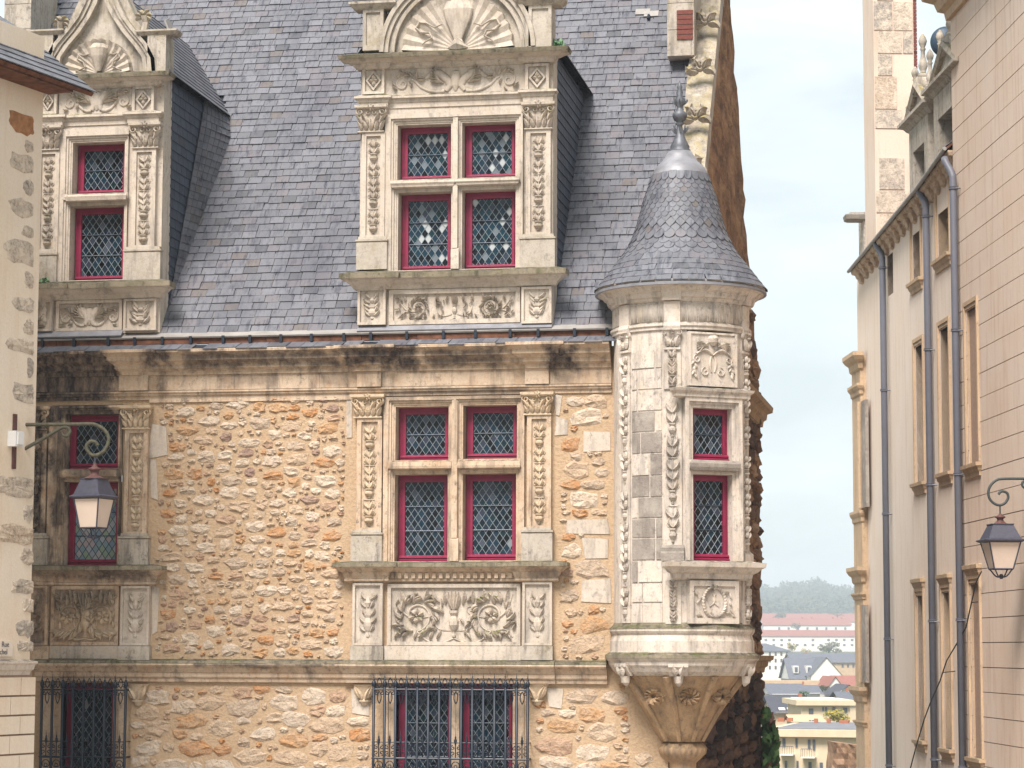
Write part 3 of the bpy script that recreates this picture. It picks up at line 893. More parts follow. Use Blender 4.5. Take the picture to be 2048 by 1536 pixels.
# ---- entablature, string course, sills
def P(lst, x=900, y=0.0):
    return [(o * 1.22, U(x, py, y - o)[1]) for o, py in lst]
ent = house
g = G()
segs = [(66, 100), (100, 242), (242, 300), (300, 470), (470, 640), (640, 717), (717, 765), (765, 905), (905, 1052), (1052, 1100), (1100, 1224)]
frieze = [(0.0, 772), (.03, 772), (.03, 741), (0.0, 741)]
for i, (a, b) in enumerate(segs):
    x0, x1 = U(a, 750)[0], U(b, 750)[0]
    res = (a, b) in ((242, 300), (717, 765), (1052, 1100), (66, 100))
    o = .055 if res else 0.0
    G().run(x0 + .002, x1 - .002, 0.0, [(0, ZP(772)), (.032 + o, ZP(772)), (.032 + o, ZP(741)), (0, ZP(741))]).build('frieze_block', M['lime'], house)
cor = [(.03, 741), (.05, 740), (.055, 733), (.085, 729), (.10, 727), (.10, 721), (.14, 714), (.165, 711), (.165, 703), (.20, 697), (.225, 694), (.225, 688), (0.0, 686)]
cor_x = [66, 235, 305, 470, 700, 780, 1040, 1115, 1224]
for i in range(len(cor_x) - 1):
    a, b = cor_x[i], cor_x[i + 1]
    x0, x1 = U(a, 715)[0], U(b, 715)[0]
    add = .06 if (a, b) in ((235, 305), (700, 780), (1040, 1115)) else 0.0
    if add:
        G().mould(x0 + .21, x1 - .21, 0.0, [(o + add, z) for o, z in P(cor)]).build('cornice_block', M['lime'], house)
        G().run(x0 - .0, x0 + .02, 0.0, P(cor))
    G().run(x0 + .0015, x1 - .0015, 0.0, P(cor)).build('cornice', M['lime'], house)
for (a, b) in ((66, 300), (300, 717), (717, 1100), (1100, 1224)):
    x0, x1 = U(a, 780)[0], U(b, 780)[0]
    G().run(x0 + .0015, x1 - .0015, 0.0, P([(0, 796 if a == 300 else 790), (.018, 796 if a == 300 else 790), (.018, 784), (.040, 781), (.040, 777), (.055, 776), (.055, 772.5), (0, 772.5)])).build('architrave', M['lime'], house)
# string course
stp = [(0.0, 1366), (.035, 1365), (.04, 1358), (.055, 1356), (.06, 1354), (.06, 1347), (.075, 1345), (.085, 1342), (.10, 1337), (.125, 1334), (.135, 1331), (.128, 1328.5), (.12, 1327), (.12, 1323), (.02, 1319), (0, 1319)]
sx = [76, 130, 185, 232, 310, 395, 470, 545, 620, 690, 720, 760, 830, 905, 980, 1060, 1113, 1170, 1216]
for a, b in zip(sx[:-1], sx[1:]):
    x0, x1 = U(a, 1340)[0], U(b, 1340)[0]
    add = .035 if (b <= 232 or (a >= 690 and b <= 1113)) else 0.0
    pq = [(o + add if o > 0 else 0, z) for o, z in P(stp, 650)]
    G().run(x0 + .0012, x1 - .0012, 0.0, pq[:12]).build('string_course', M['lime'], house)
    G().run(x0 + .0012, x1 - .0012, 0.0, [(0, pq[11][1] + .001)] + [(o, z + .001) for o, z in pq[11:]]).build('string_ledge', M['mossy'], house)

def pilaster(cap, shaft, base, mat='lime', y=0.0, out=.075, seed=1, side=True):
    pl = part('pilaster', house)
    x0, x1, z0, z1 = R4(*shaft, y)
    rg = random.Random(seed)
    g = G()
    g.plate(x0, x1, z0, z1, [(x0 + .055, x1 - .055, z0 + .05, z1 - .04)], y - out, y)
    g.box(x0 + .05, x1 - .05, y - out + .028, y, z0 + .04, z1 - .03)
    g.build('shaft', M[mat], pl)
    gc = G()
    candelabra(gc, flat((x0 + x1) / 2, (z0 + z1) / 2, y - out + .026), x1 - x0 - .11, z1 - z0 - .10, rg, .026)
    gc.build('candelabra_carving', M['carve' if mat == 'lime' else mat], pl)
    bx0, bx1, bz0, bz1 = R4(*base, y)
    g = G()
    g.mould(bx0 + out + .02, bx1 - out - .02, y, [(out + .02, bz0), (out + .02, bz1 - .06), (out + .012, bz1 - .05), (out + .03, bz1 - .04), (out + .03, bz1 - .022), (out + .005, bz1 - .015), (out + .0, bz1 + .02)])
    g.build('base_block', M['ped'], pl)
    cx0, cx1, cz0, cz1 = R4(*cap, y)
    g = G()
    hh = cz1 - cz0
    xm = (cx0 + cx1) / 2
    hw = (x1 - x0) / 2
    g.mould(xm - hw + out, xm + hw - out, y, [(out + .004, cz0 + .001), (out + .022, cz0 + .008), (out + .022, cz0 + .02), (out - .004, cz0 + .03), (out - .004, cz1 - .06), (out + .03, cz1 - .05), (out + .055, cz1 - .035), (out + .06, cz1 - .004), (out + .05, cz1 - .002)])
    m = flat(xm, cz0 + .028, y - out + .002)
    for k in range(5):
        u = (k - 2) / 2 * hw * .82
        rleaf(g, m, (u, 0), PI / 2 - (k - 2) * .08, hh * .40, hw * .42, .055, (k - 2) * -.35 + .01)
    for s in (-1, 1):
        for k in (0, 1):
            rleaf(g, m, (s * hw * (.30 + .45 * k), hh * .18), PI / 2 - s * (.12 + .12 * k), hh * .50, hw * .36, .065, s * -.9)
        rtube(g, m, arc((s * hw * .12, hh * .20), (s * hw * .80, hh - .125), s * -.28), [.006, .009, .011, .013, .014, .014, .014, .014, .014, .013, .012], 2.2)
        rtube(g, m, spiral((s * hw * .98, hh - .115), .056, 1.5, PI * (.75 if s > 0 else .25), -s, 20), .015, 2.6)
        rtube(g, m, spiral((s * hw * .30, hh - .12), .036, 1.3, PI * (.25 if s > 0 else .75), s, 14), .010, 2.2)
    rosette(g, m, (0, hh - .060), .048, 6, .06)
    g.build('capital', M['carve' if mat == 'lime' else mat], pl)
    return pl

def panel(px, kind, mat, y=0.0, out=.03, seed=3, cmat=None, border=.045):
    # framed carved panel
    pn = part('carved_panel', house)
    x0, x1, z0, z1 = R4(*px, y)
    g = G()
    g.plate(x0, x1, z0, z1, [(x0 + border, x1 - border, z0 + border, z1 - border)], y - out, y + .02)
    g.box(x0 + border * .8, x1 - border * .8, y - out + .034, y + .012, z0 + border * .8, z1 - border * .8)
    g.build('panel_frame', M[mat], pn)
    g = G()
    f = {'rinceau': rinceau, 'bust': bust, 'candelabra': candelabra, 'dolphins': dolphins}[kind]
    f(g, flat((x0 + x1) / 2, (z0 + z1) / 2, y - out + .033), x1 - x0 - 2 * border - .02, z1 - z0 - 2 * border - .01, random.Random(seed))
    g.build('relief_carving', M[cmat or mat], pn)
    return pn

def surround(outer, lights, y=0.0, mat='lime', out=.055, back=.30):
    # stepped stone frame round a group of lights
    ox0, ox1, oz0, oz1 = outer
    hs = [pane_hole(p, y) for p in lights]
    sw = part('window_surround', house)
    def grow(d, b=0): return [(h[0] - d, h[1] + d, h[2] - b, h[3] + d) for h in hs]
    G().plate(ox0, ox1, oz0, oz1, grow(.075), y - out, y - out + .022, True).build('outer_moulding', M[mat], sw)
    G().plate(ox0 + .012, ox1 - .012, oz0 + .001, oz1 - .012, grow(.048), y - out + .021, y - out + .042, False).build('middle_moulding', M[mat], sw)
    G().plate(ox0 + .014, ox1 - .014, oz0 + .002, oz1 - .014, grow(.020), y - out + .041, y - .004, False).build('inner_moulding', M[mat], sw)
    G().plate(ox0 + .016, ox1 - .016, oz0 + .003, oz1 - .016, hs, y - .003, y + back, False).build('reveal', M[mat], sw)
    return sw, hs

# ---- central window of the upper floor
o = R4(768, 793, 1050, 1124)
sw, hs = surround(o, W_C)
mx0, mx1 = hs[0][1], hs[1][0]
g = G(); tz0, tz1 = hs[2][3], hs[0][2]
for k in (0, 1):
    G().mould(hs[k][0] - .02, hs[k][1] + .02, -.05, [(.0, tz0 + .055), (.03, tz0 + .07), (.035, tz0 + .10), (.028, tz1 - .02), (0.0, tz1 - .004)]).build('transom', M['lime'], sw)
xm = (mx0 + mx1) / 2
G().run(xm - .055, xm + .055, -.05, [(0, hs[2][2] + .001), (.03, hs[2][2] + .001), (.03, hs[2][2] + .26), (.012, hs[2][2] + .28), (0, hs[2][2] + .28)]).build('mullion_base', M['lime'], sw)
G().run(xm - .035, xm + .035, -.052, [(0, hs[2][2] + .281), (.022, hs[2][2] + .281), (.022, o[3] - .05), (0, o[3] - .05)]).build('mullion', M['lime'], sw)
for i, p in enumerate(W_C):
    light(p, 0.0, bars=1 if i < 2 else 2)
pilaster((706, 790, 771, 838), (716, 838, 766, 1064), (705, 1063, 767, 1123), seed=11)
pilaster((1046, 785, 1108, 832), (1056, 832, 1104, 1060), (1045, 1058, 1107, 1122), seed=12)
sill = [(.0, 1166), (.02, 1165), (.05, 1162), (.05, 1158), (.045, 1157), (.07, 1145), (.09, 1143), (.10, 1141), (.13, 1136), (.15, 1134), (.15, 1126), (.02, 1123), (0, 1123)]
def sillrun(a, b, lst, ressauts, mat='lime', xr=900, dent=None, y=0.0):
    sp_ = part('sill', house)
    x0, x1 = U(a, lst[-1][1])[0], U(b, lst[-1][1])[0]
    pr = P(lst, xr, y)
    ks = len(pr) - 4
    G().mould(x0 + .15, x1 - .15, y, pr[:ks + 1]).build('sill_moulding', M[mat], sp_)
    G().mould(x0 + .15, x1 - .15, y, [(o_ + .001, z_ + .0015) for o_, z_ in pr[ks:]]).build('sill_slab', M['mossy'], sp_)
    for (p, q) in ressauts:
        r0, r1 = U(p, lst[0][1])[0], U(q, lst[0][1])[0]
        G().mould(r0 + .05, r1 - .05, y, [(o_ + .048, z_ + .003) for o_, z_ in pr[:ks + 1]]).build('sill_block', M[mat], sp_)
        G().mould(r0 + .05, r1 - .05, y, [(o_ + .049, z_ + .0045) for o_, z_ in pr[ks:]]).build('sill_slab', M['mossy'], sp_)
    if dent:
        u0, u1, n = dent
        d0, d1 = U(u0, 1150)[0], U(u1, 1150)[0]
        zb, zt = ZP(1157, xr), ZP(1146, xr)
        me = None
        for k in range(n):
            xx = d0 + (d1 - d0) * (k + .5) / n
            wd = (d1 - d0) / n
            if me is None:
                me = G().box(-wd * .27, wd * .27, -.035, 0, 0, zt - zb).mesh('dentil', M[mat])
            link('dentil', me, sp_, Matrix.Translation((xx, y - .063, zb)))
sillrun(685, 1123, sill, [(702, 772), (1042, 1110)], dent=(782, 1030, 18))
panel((776, 1168, 1042, 1291), 'rinceau', 'dormer', out=.045, seed=5)
panel((708, 1166, 768, 1291), 'bust', 'dormer', out=.085, seed=6, border=.03)
panel((1047, 1164, 1106, 1291), 'bust', 'dormer', out=.085, seed=7, border=.03)
for a, b, m_, o_ in ((704, 770, 'ped', .10), (770, 1043, 'dormer', .06), (1043, 1108, 'ped', .10)):
    x0, x1, z0, z1 = R4(a, 1292, b, 1320)
    G().box(x0 + .002, x1 - .002, -o_, 0.01, z0, z1).build('plinth_block', M[m_], house)

# ---- left window of the upper floor
o = R4(98, 812, 246, 1132)
sw, hs = surround(o, W_L)
G().mould(hs[0][0] - .02, hs[0][1] + .02, -.05, [(.0, hs[1][3] + .045), (.03, hs[1][3] + .06), (.035, hs[1][3] + .085), (.028, hs[0][2] - .02), (0.0, hs[0][2] - .004)]).build('transom', M['lime'], sw)
light(W_L[0], 0.0, bars=1)
light(W_L[1], 0.0, 'glass_pale', 'lead_dark', bars=2)
pilaster((246, 812, 305, 860), (252, 860, 298, 1072), (242, 1070, 301, 1131), seed=13)
pilaster((40, 814, 100, 862), (46, 862, 95, 1072), (38, 1070, 100, 1131), seed=14)
sillrun(20, 321, [(o_, py + 7) for o_, py in sill], [(30, 104), (238, 306)], xr=200, dent=(118, 238, 10))
panel((104, 1172, 239, 1291), 'rinceau', 'lime', out=.045, seed=15, cmat='carve')
panel((245, 1172, 302, 1291), 'bust', 'dormer', out=.085, seed=16, border=.03)
panel((40, 1172, 99, 1291), 'bust', 'lime', out=.085, seed=17, border=.03)
for a, b, m_, o_ in ((36, 102, 'lime', .10), (102, 240, 'dormer', .06), (240, 304, 'ped', .10)):
    x0, x1, z0, z1 = R4(a, 1292, b, 1320)
    G().box(x0 + .002, x1 - .002, -o_, 0.01, z0, z1).build('plinth_block', M[m_], house)

# ---- ground floor windows and their iron grilles
for lst, ob in ((W_GC, (770, 1366, 1048, 1800)), (W_GL, (78, 1366, 247, 1800))):
    surround(R4(*ob), lst, out=.03)
    for p in lst:
        light(p, 0.0, bars=5)
def grille(px, nbar, seed):
    x0, x1, z0, z1 = R4(*px, -.2)
    gr = part('window_grille', house)
    y = -.20
    sp_ = (x1 - x0) / (nbar - 1)
    ztop = z1
    bm = G()
    bm.tube([(0, 0, z0), (0, 0, ztop - .14)], .018, 6)
    bm.lathe(0, 0, [(.012, ztop - .15), (.026, ztop - .12), (.03, ztop - .095), (.022, ztop - .075), (.01, ztop - .068), (.017, ztop - .055), (.008, ztop - .045), (.005, ztop - .02), (.001, ztop + .03)], 8)
    me = bm.mesh('bar', M['iron'], True)
    g = G(); gs = G()
    zr = ztop - .17; zr2 = ztop - .99; zr3 = zr2 + .19
    for k in range(nbar):
        x = x0 + sp_ * k
        link('bar', me, gr, Matrix.Translation((x, y, 0)))
        if k < nbar - 1:
            xm = x + sp_ / 2
            m = lambda u, v, o_, xm=xm: (xm + u, y - o_ + .004, v)
            for s in (-1, 1):
                gs.tube([m(u * 1, v, 0) for u, v in spiral((s * sp_ * .24, zr + .05), .026, 1.2, -PI / 2, s, 12)], .006, 4, False)
                gs.tube([m(u, v, 0) for u, v in spiral((s * sp_ * .24, zr - .045), .026, 1.2, PI / 2, -s, 12)], .006, 4, False)
                gs.tube([m(u, v, 0) for u, v in arc((0, zr + .02), (0, zr + .14), s * .22)], .006, 4, False)
                gs.tube([m(u, v, 0) for u, v in arc((0, zr - .02), (0, zr - .17), s * .16)], .006, 4, False)
                gs.tube([m(u, v, 0) for u, v in spiral((s * sp_ * .25, zr2 + .06), .030, 1.2, -PI / 2, s, 12)], .006, 4, False)
                gs.tube([m(u, v, 0) for u, v in spiral((s * sp_ * .25, zr2 + .13), .028, 1.2, PI / 2, -s, 12)], .006, 4, False)
                gs.tube([m(u, v, 0) for u, v in spiral((s * sp_ * .02, zr2 - .09), .055, 1.0, PI / 2, -s, 14)], .0055, 4, False)
            gs.lathe(xm, y, [(.007, zr2), (.007, zr2 + .16), (.016, zr2 + .19), (.018, zr2 + .22), (.008, zr2 + .24), (.012, zr2 + .25), (.004, zr2 + .27), (.001, zr2 + .33)], 6)
    gs.build('scrollwork', M['iron'], gr, True, kind='stuff')
    for zz, r in ((zr, .012), (zr2, .014), (zr3, .007)):
        G().tube([(x0 - .02, y, zz), (x1 + .02, y, zz)], r, 6).build('rail', M['iron'], gr)
        for xx in (x0, x1):
            G().tube([(xx, y, zz), (xx, .02, zz)], r * .9, 6).build('wall_stay', M['iron'], gr)
grille((746, 1351, 1055, 1760), 15, 1)
grille((80, 1352, 248, 1760), 9, 2)
# carved brackets under the string course
for px in ((714, 1369, 746, 1412), (1058, 1368, 1092, 1412), (252, 1368, 300, 1412)):
    x0, x1, z0, z1 = R4(*px)
    xm = (x0 + x1) / 2
    g = G()
    g.lathe(xm, 0, [(.02, z0), (.045, z0 + .02), (.05, z0 + .05), (.075, z0 + .055), (.075, z0 + .075), (.06, z0 + .085), (.075, z0 + .13), (.12, z1 - .03), (.15, z1)], 12, PI, 2 * PI)
    m = flat(xm, z0 + .08, -.06)
    for s in (-1, 1):
        rleaf(g, m, (s * .02, 0), PI / 2 - s * .3, .18, .07, .05, s * -.4); rleaf(g, m, (s * .05, .02), PI / 2 - s * .6, .16, .06, .04, s * .5)
    g.build('carved_bracket', M['carve'], house)

# ---------------------------------------------------------------- main roof
PITCH = math.radians(53)
RZ0, RY0 = ZP(664, 650, 0.0), 0.03
SD = Vector((0, math.cos(PITCH), math.sin(PITCH)))        # up the slope
SNrm = Vector((0, -math.sin(PITCH), math.cos(PITCH)))
RLEN = 8.6
CAMC = CAMP + Vector((0, 0, 0))
def depth_of(p): return (Vector(p) - CAMP).dot(Hv)
cor_p = Vector((XC, 0, 0)); cdep = depth_of(cor_p)
rd = cdep + 9.2
rear = CAMP + Hv * rd + Rv * (rd * (1519 - 1024) / FPX)
GD = (rear - Vector((XC, 0, rear.z))); GD.z = 0; GLEN = GD.length; GD.normalize()
SHX = GD.x / GD.y
def roof_y(z): return RY0 + (z - RZ0) / math.tan(PITCH)
def roof_pt(x, t, o=0.0): return Vector((x, RY0, RZ0)) + SD * t + SNrm * o
roof = part('roof', house)
xr_ = lambda y: XC + SHX * y - .16
g = G()
a0, a1 = roof_pt(XL - 1, -.1, -.012), roof_pt(XL - 1, RLEN, -.012)
b0, b1 = roof_pt(xr_(RY0) + .1, -.1, -.012), roof_pt(xr_(a1.y) + .1, RLEN, -.012)
g.add([a0, b0, b1, a1], [(0, 1, 2, 3)])
g.build('underlay', M['under'], roof)
SEX, SWD = 0.132, 0.186
sm = G().quadbox([(-SWD / 2 + .0035, -.002, 0), (SWD / 2 - .0035, -.002, 0), (SWD / 2 - .0035, .0, SEX * 1.75), (-SWD / 2 + .0035, .0, SEX * 1.75)], .015).mesh('slate', M['slate'])
DORM = [(U(722, 600)[0], U(1098, 600)[0], 6.6), (U(20, 600)[0], U(312, 600)[0], 6.6)]
rg = random.Random(5)
rows = int(RLEN / SEX)
gj = G(); nobj = 0
for i in range(rows):
    t_ = i * SEX
    p0 = roof_pt(0, t_)
    xe = xr_(p0.y)
    x = XL - .6 + (i % 2) * SWD / 2 + rg.uniform(-.03, .03)
    while x < xe:
        wd = SWD * rg.choice((1, 1, 1, 1, .86, 1.1))
        xc = x + wd / 2
        x += wd
        if xc + wd / 2 > xe + .08: break
        hid = any(a + .05 < xc < b - .05 and p0.z < 7.6 for a, b, _ in DORM)
        if hid: continue
        o = .021 + rg.uniform(0, .009)
        tt = t_ + rg.gauss(0, .0035)
        rt = rg.gauss(0, .014)
        # slate lies on the one below: tail lifted, head tucked in
        za = SD * math.cos(.07) - SNrm * math.sin(.07)
        xa = Vector((1, 0, 0)); ya = za.cross(xa)
        B = Matrix(((xa.x, ya.x, za.x), (xa.y, ya.y, za.y), (xa.z, ya.z, za.z))).to_4x4()
        pos = roof_pt(xc, tt, o + .006)
        Mx = Matrix.Translation(pos) @ B @ Matrix.Rotation(rt, 4, 'Y') @ Matrix.Diagonal((wd / SWD, 1, 1, 1))
        if nobj < 300 and xc > U(60, 600)[0] and xc < U(1225, 640)[0] and rg.random() < .96:
            link('slate', sm, roof, Mx); nobj += 1
        else:
            h = wd / 2 - .0035
            c4 = [Vector((-h / (wd / SWD), -.002, 0)), Vector((h / (wd / SWD), -.002, 0)), Vector((h / (wd / SWD), 0, SEX * 1.75)), Vector((-h / (wd / SWD), 0, SEX * 1.75))]
            gj.quadbox([Mx @ q for q in c4], .015, rg.random())
gj.build('slate_covering', M['slate'], roof, kind='stuff')

# ---- eaves: flashing, weathered board with iron straps, sprocket slates
ex0, ex1 = XL, U(1228, 670)[0]
def zt(py): return ZP(py, 650)
G().quadbox([(ex0, -.11, zt(670)), (ex1, -.11, zt(670)), (ex1, .03, zt(658)), (ex0, .03, zt(658))], .02).build('flashing', M['zinc'], house)
gx = ex0
k = 0
while gx < ex1:
    q = rnd.uniform(.5, 1.4)
    G().box(gx + .003, min(gx + q, ex1) - .003, -.075 + rnd.uniform(-.012, .012), .0, zt(684), zt(671.5)).build('gutter_board', M['wood'], house)
    gx += q
gx = ex0 + .2
while gx < ex1:
    q = G().box(gx, gx + .035, -.12, -.05, zt(684.5), zt(669)); q.build('gutter_strap', M['iron'], house)
    gx += rnd.uniform(.32, .46)
gx = ex0
esl = part('eaves_slates', house)
while gx < ex1:
    q = rnd.uniform(.15, .24)
    if rnd.random() < .94:
        lo = rnd.choice((0, 0, 0, .012, -.01))
        G().quadbox([(gx + .003 - .02, -.29 + lo, zt(698) + lo), (gx + q - .003 - .02, -.29 + lo, zt(698) + lo), (gx + q - .003, -.07, zt(683.5)), (gx + .003, -.07, zt(683.5))], .008, .5).build('slate', M['slate_turret'], esl)
    gx += q
G().quadbox([(ex0, -.275, zt(700)), (ex1, -.275, zt(700)), (ex1, -.06, zt(686)), (ex0, -.06, zt(686))], .01).build('eaves_board', M['under'], house)

# ---------------------------------------------------------------- dormers
def arcband(g, cx, cz, r0, r1, yf, yb, a0=0.0, a1=PI, n=36):
    vs = []; fs = []
    for k in range(n + 1):
        a = a0 + (a1 - a0) * k / n
        c, s = math.cos(a), math.sin(a)
        vs += [(cx + r0 * c, yf, cz + r0 * s), (cx + r1 * c, yf, cz + r1 * s), (cx + r1 * c, yb, cz + r1 * s), (cx + r0 * c, yb, cz + r0 * s)]
    for k in range(n):
        b = 4 * k
        for (p, q) in ((0, 1), (1, 2), (2, 3), (3, 0)):
            fs.append((b + q, b + p, b + 4 + p, b + 4 + q))
    fs += [(0, 1, 2, 3), (4 * n + 3, 4 * n + 2, 4 * n + 1, 4 * n)]
    g.add(vs, fs)
def diamond_panel(px, mat, y=0.0, out=.07):
    pn = part('diamond_panel', house)
    x0, x1, z0, z1 = R4(*px, y)
    xm, zm, hw, hh = (x0 + x1) / 2, (z0 + z1) / 2, (x1 - x0) / 2, (z1 - z0) / 2
    g = G()
    g.plate(x0, x1, z0, z1, [(x0 + .035, x1 - .035, z0 + .035, z1 - .035)], y - out, y)
    g.box(x0 + .03, x1 - .03, y - out + .035, y, z0 + .03, z1 - .03)
    a, b = hw - .04, hh - .045
    for k, (s, t_) in enumerate(((1, 0), (0, 1), (-1, 0), (0, -1))):
        n_ = ((1, 0), (0, 1), (-1, 0), (0, -1))[(k + 1) % 4]
        p, q = (s * a, t_ * b), (n_[0] * a, n_[1] * b)
        f = .72
        yy = y - out + .004
        g.add([(xm + p[0], yy, zm + p[1]), (xm + q[0], yy, zm + q[1]), (xm + q[0] * f, yy, zm + q[1] * f), (xm + p[0] * f, yy, zm + p[1] * f)] +
              [(xm + p[0], yy + .03, zm + p[1]), (xm + q[0], yy + .03, zm + q[1]), (xm + q[0] * f, yy + .03, zm + q[1] * f), (xm + p[0] * f, yy + .03, zm + p[1] * f)],
              [(0, 3, 2, 1), (0, 1, 5, 4), (2, 3, 7, 6)])
    g.build('panel_frame', M[mat], pn)
    g = G()
    m = flat(xm, zm, y - out + .034)
    for k in range(4):
        rleaf(g, m, (0, 0), PI / 2 * k + .0, (b if k % 2 else a) * .62, a * .6, .045, 0)
    g.build('quatrefoil', M[mat], pn)
def cheek(xw, y0, ztop, zbot, seed, sd=1):
    ck = part('dormer_cheek', house)
    rg = random.Random(seed)
    zb = max(zbot, RZ0 + .0)
    yb = roof_y(ztop) + .05
    G().add([(xw - sd * .03, y0, zbot), (xw - sd * .03, yb, ztop), (xw - sd * .03, y0, ztop)], [(0, 1, 2)]).build('boarding', M['under'], ck)
    eh, n = .125, 0
    z = zbot
    while z < ztop:
        ye_ = roof_y(z + eh) + .05
        y = y0 + rg.uniform(-.2, 0)
        while y < ye_:
            a, b = max(y, y0), min(y + .21, ye_)
            if b - a > .03:
                q = G()
                c4 = [(xw + sd * .006, a + .003, z), (xw + sd * .006, b - .003, z), (xw - sd * .012, b - .003, min(z + eh * 1.5, ztop)), (xw - sd * .012, a + .003, min(z + eh * 1.5, ztop))]
                q.quadbox(c4 if sd > 0 else c4[::-1], .006, rg.random())
                q.build('cheek_slate', M['slate_shaded'], ck)
            y += .21
        z += eh
def dormer_roof(x0, x1, zE, y0, pit, seed, over=.10):
    dr = part('dormer_roof', house)
    rg = random.Random(seed)
    xm = (x0 + x1) / 2; hw = (x1 - x0) / 2 + over
    zr = zE + hw * math.tan(pit)
    yb = roof_y(zr) + .3
    gg = G()
    for s in (-1, 1):
        gg.add([(xm + s * hw, y0, zE), (xm, y0, zr), (xm, yb, zr), (xm + s * hw, roof_y(zE) + .3, zE)], [(0, 1, 2, 3)])
    gg.build('boarding', M['under'], dr)
    Ln = hw / math.cos(pit); ex = .11
    gs = G()
    i = 0
    while i * ex < Ln:
        f0, f1 = i * ex / Ln, min(1.0, (i * ex + ex * 1.5) / Ln)
        xa, za = xm + hw * (1 - f0), zE + (zr - zE) * f0
        xb, zb = xm + hw * (1 - f1), zE + (zr - zE) * f1
        nx, nz_ = math.sin(pit), math.cos(pit)
        ye_ = roof_y(za) + .16
        y = y0 - .05 + (i % 2) * .1
        while y < ye_:
            b = min(y + .19, ye_ + .05)
            gs.quadbox([(xa + nx * .018, y + .003, za + nz_ * .018), (xa + nx * .018, b - .003, za + nz_ * .018), (xb + nx * .004, b - .003, zb + nz_ * .004), (xb + nx * .004, y + .003, zb + nz_ * .004)], .007, rg.random())
            y += .19
        i += 1
    gs.build('slates', M['slate'], dr, kind='stuff')
def crocket(px, s, y=-.1, mat='ped', r=.09):
    x, z = U(px[0], px[1], y)
    g = G()
    m = lambda u, v, o: (x + u, y - o, z + v)
    g.tube([(x, y, z - .18), (x + s * .02, y, z - .06), (x + s * .01, y - .02, z + .03)], [.05, .045, .06], 8)
    for k in range(6):
        a = PI * (k / 5.0)
        rleaf(g, m, (math.cos(a) * r * .3, math.sin(a) * r * .3), a, r * 1.0, r * .8, .07, -1.3 if k < 3 else 1.3)
        rtube(g, m, spiral((math.cos(a) * r * .7, math.sin(a) * r * .6), r * .35, 1, 0, 1, 8), r * .22, 2.2)
    g.build('crocket', M[mat], house)

def dormer_common(body, sillpx, sillx, ress, xr, lights, sur, arch, frz, cornice, pil, apron):
    # body block behind the carved front
    x0, x1, z0, z1 = R4(*body)
    hs = [pane_hole(p) for p in lights]
    G().plate(x0, x1, z0 - .02, z1, [(h[0] - .05, h[1] + .05, h[2] - .05, h[3] + .05) for h in hs], .004, .32).build('dormer_body', M['dormer'], house)
    sw, hs = surround(R4(*sur), lights, mat='dormer')
    return x0, x1, z0, z1, sw, hs
# -- central dormer
x0, x1, z0, z1, sw, hs = dormer_common((720, 100, 1106, 652), None, None, None, 900, W_DC, (771, 226, 1047, 541), None, None, None, None, None)
DCX = (x0, x1)
for k in (0, 1):
    G().mould(hs[k][0] - .02, hs[k][1] + .02, -.05, [(.0, hs[2 + k][3] + .04), (.03, hs[2 + k][3] + .055), (.035, hs[2 + k][3] + .075), (.05, hs[k][2] - .05), (.045, hs[k][2] - .02), (0.0, hs[k][2] - .004)]).build('transom', M['dormer'], sw)
xm = (hs[0][1] + hs[1][0]) / 2
G().run(xm - .05, xm + .05, -.05, [(0, hs[2][2] + .001), (.03, hs[2][2] + .001), (.03, hs[2][2] + .24), (.012, hs[2][2] + .26), (0, hs[2][2] + .26)]).build('mullion_base', M['dormer'], sw)
G().run(xm - .030, xm + .030, -.052, [(0, hs[2][2] + .261), (.022, hs[2][2] + .261), (.022, hs[0][3] + .06), (0, hs[0][3] + .06)]).build('mullion', M['dormer'], sw)
for i, p in enumerate(W_DC):
    light(p, 0.0, 'glass_dormer', bars=1 if i < 2 else 2)
pilaster((713, 213, 778, 268), (726, 268, 772, 480), (716, 478, 777, 541), 'dormer', seed=31)
pilaster((1040, 207, 1118, 262), (1054, 262, 1103, 474), (1042, 473, 1112, 537), 'dormer', seed=32)
dsill = [(0, 578), (.03, 576), (.045, 571), (.06, 567), (.085, 563), (.11, 557), (.15, 554), (.155, 544), (.03, 540), (0, 540)]
sillrun(694, 1131, dsill, [(716, 776), (1042, 1108)], 'dormer', 910)
panel((779, 578, 1041, 648), 'rinceau', 'dormer', out=.04, seed=33, border=.055)
panel((718, 578, 774, 651), 'bust', 'dormer', out=.08, seed=34, border=.03)
panel((1045, 575, 1105, 648), 'bust', 'dormer', out=.08, seed=35, border=.03)
G().quadbox([(x0, -.10, ZP(660, 900)), (x1, -.10, ZP(660, 900)), (x1, -.02, ZP(648, 900)), (x0, -.02, ZP(648, 900))], .02).build('dormer_flashing', M['zinc_grey'], house)
def entab(a, b, lst, ress, mat, xr, name):
    X0, X1 = U(a, lst[0][1])[0], U(b, lst[0][1])[0]
    pr = P(lst, xr)
    top = 'cornice' in name
    kk = len(pr) - 4 if top else len(pr) - 1
    G().mould(X0, X1, 0.0, pr[:kk + 1]).build(name, M[mat], house)
    if top: G().mould(X0, X1, 0.0, [(o + .001, z + .0015) for o, z in pr[kk:]]).build('cornice_slab', M['mossy'], house)
    for p, q in ress:
        G().mould(U(p, lst[0][1])[0], U(q, lst[0][1])[0], 0.0, [(o + .05, z + .003) for o, z in pr[:kk + (0 if top else 1)]]).build(name + '_block', M[mat], house)
entab(732, 1098, [(.02, 226), (.02, 214), (.032, 212), (.032, 203), (.045, 200), (.05, 194), (.075, 192), (.075, 188), (.03, 186)], [(735, 765), (1062, 1094)], 'dormer', 912, 'architrave')
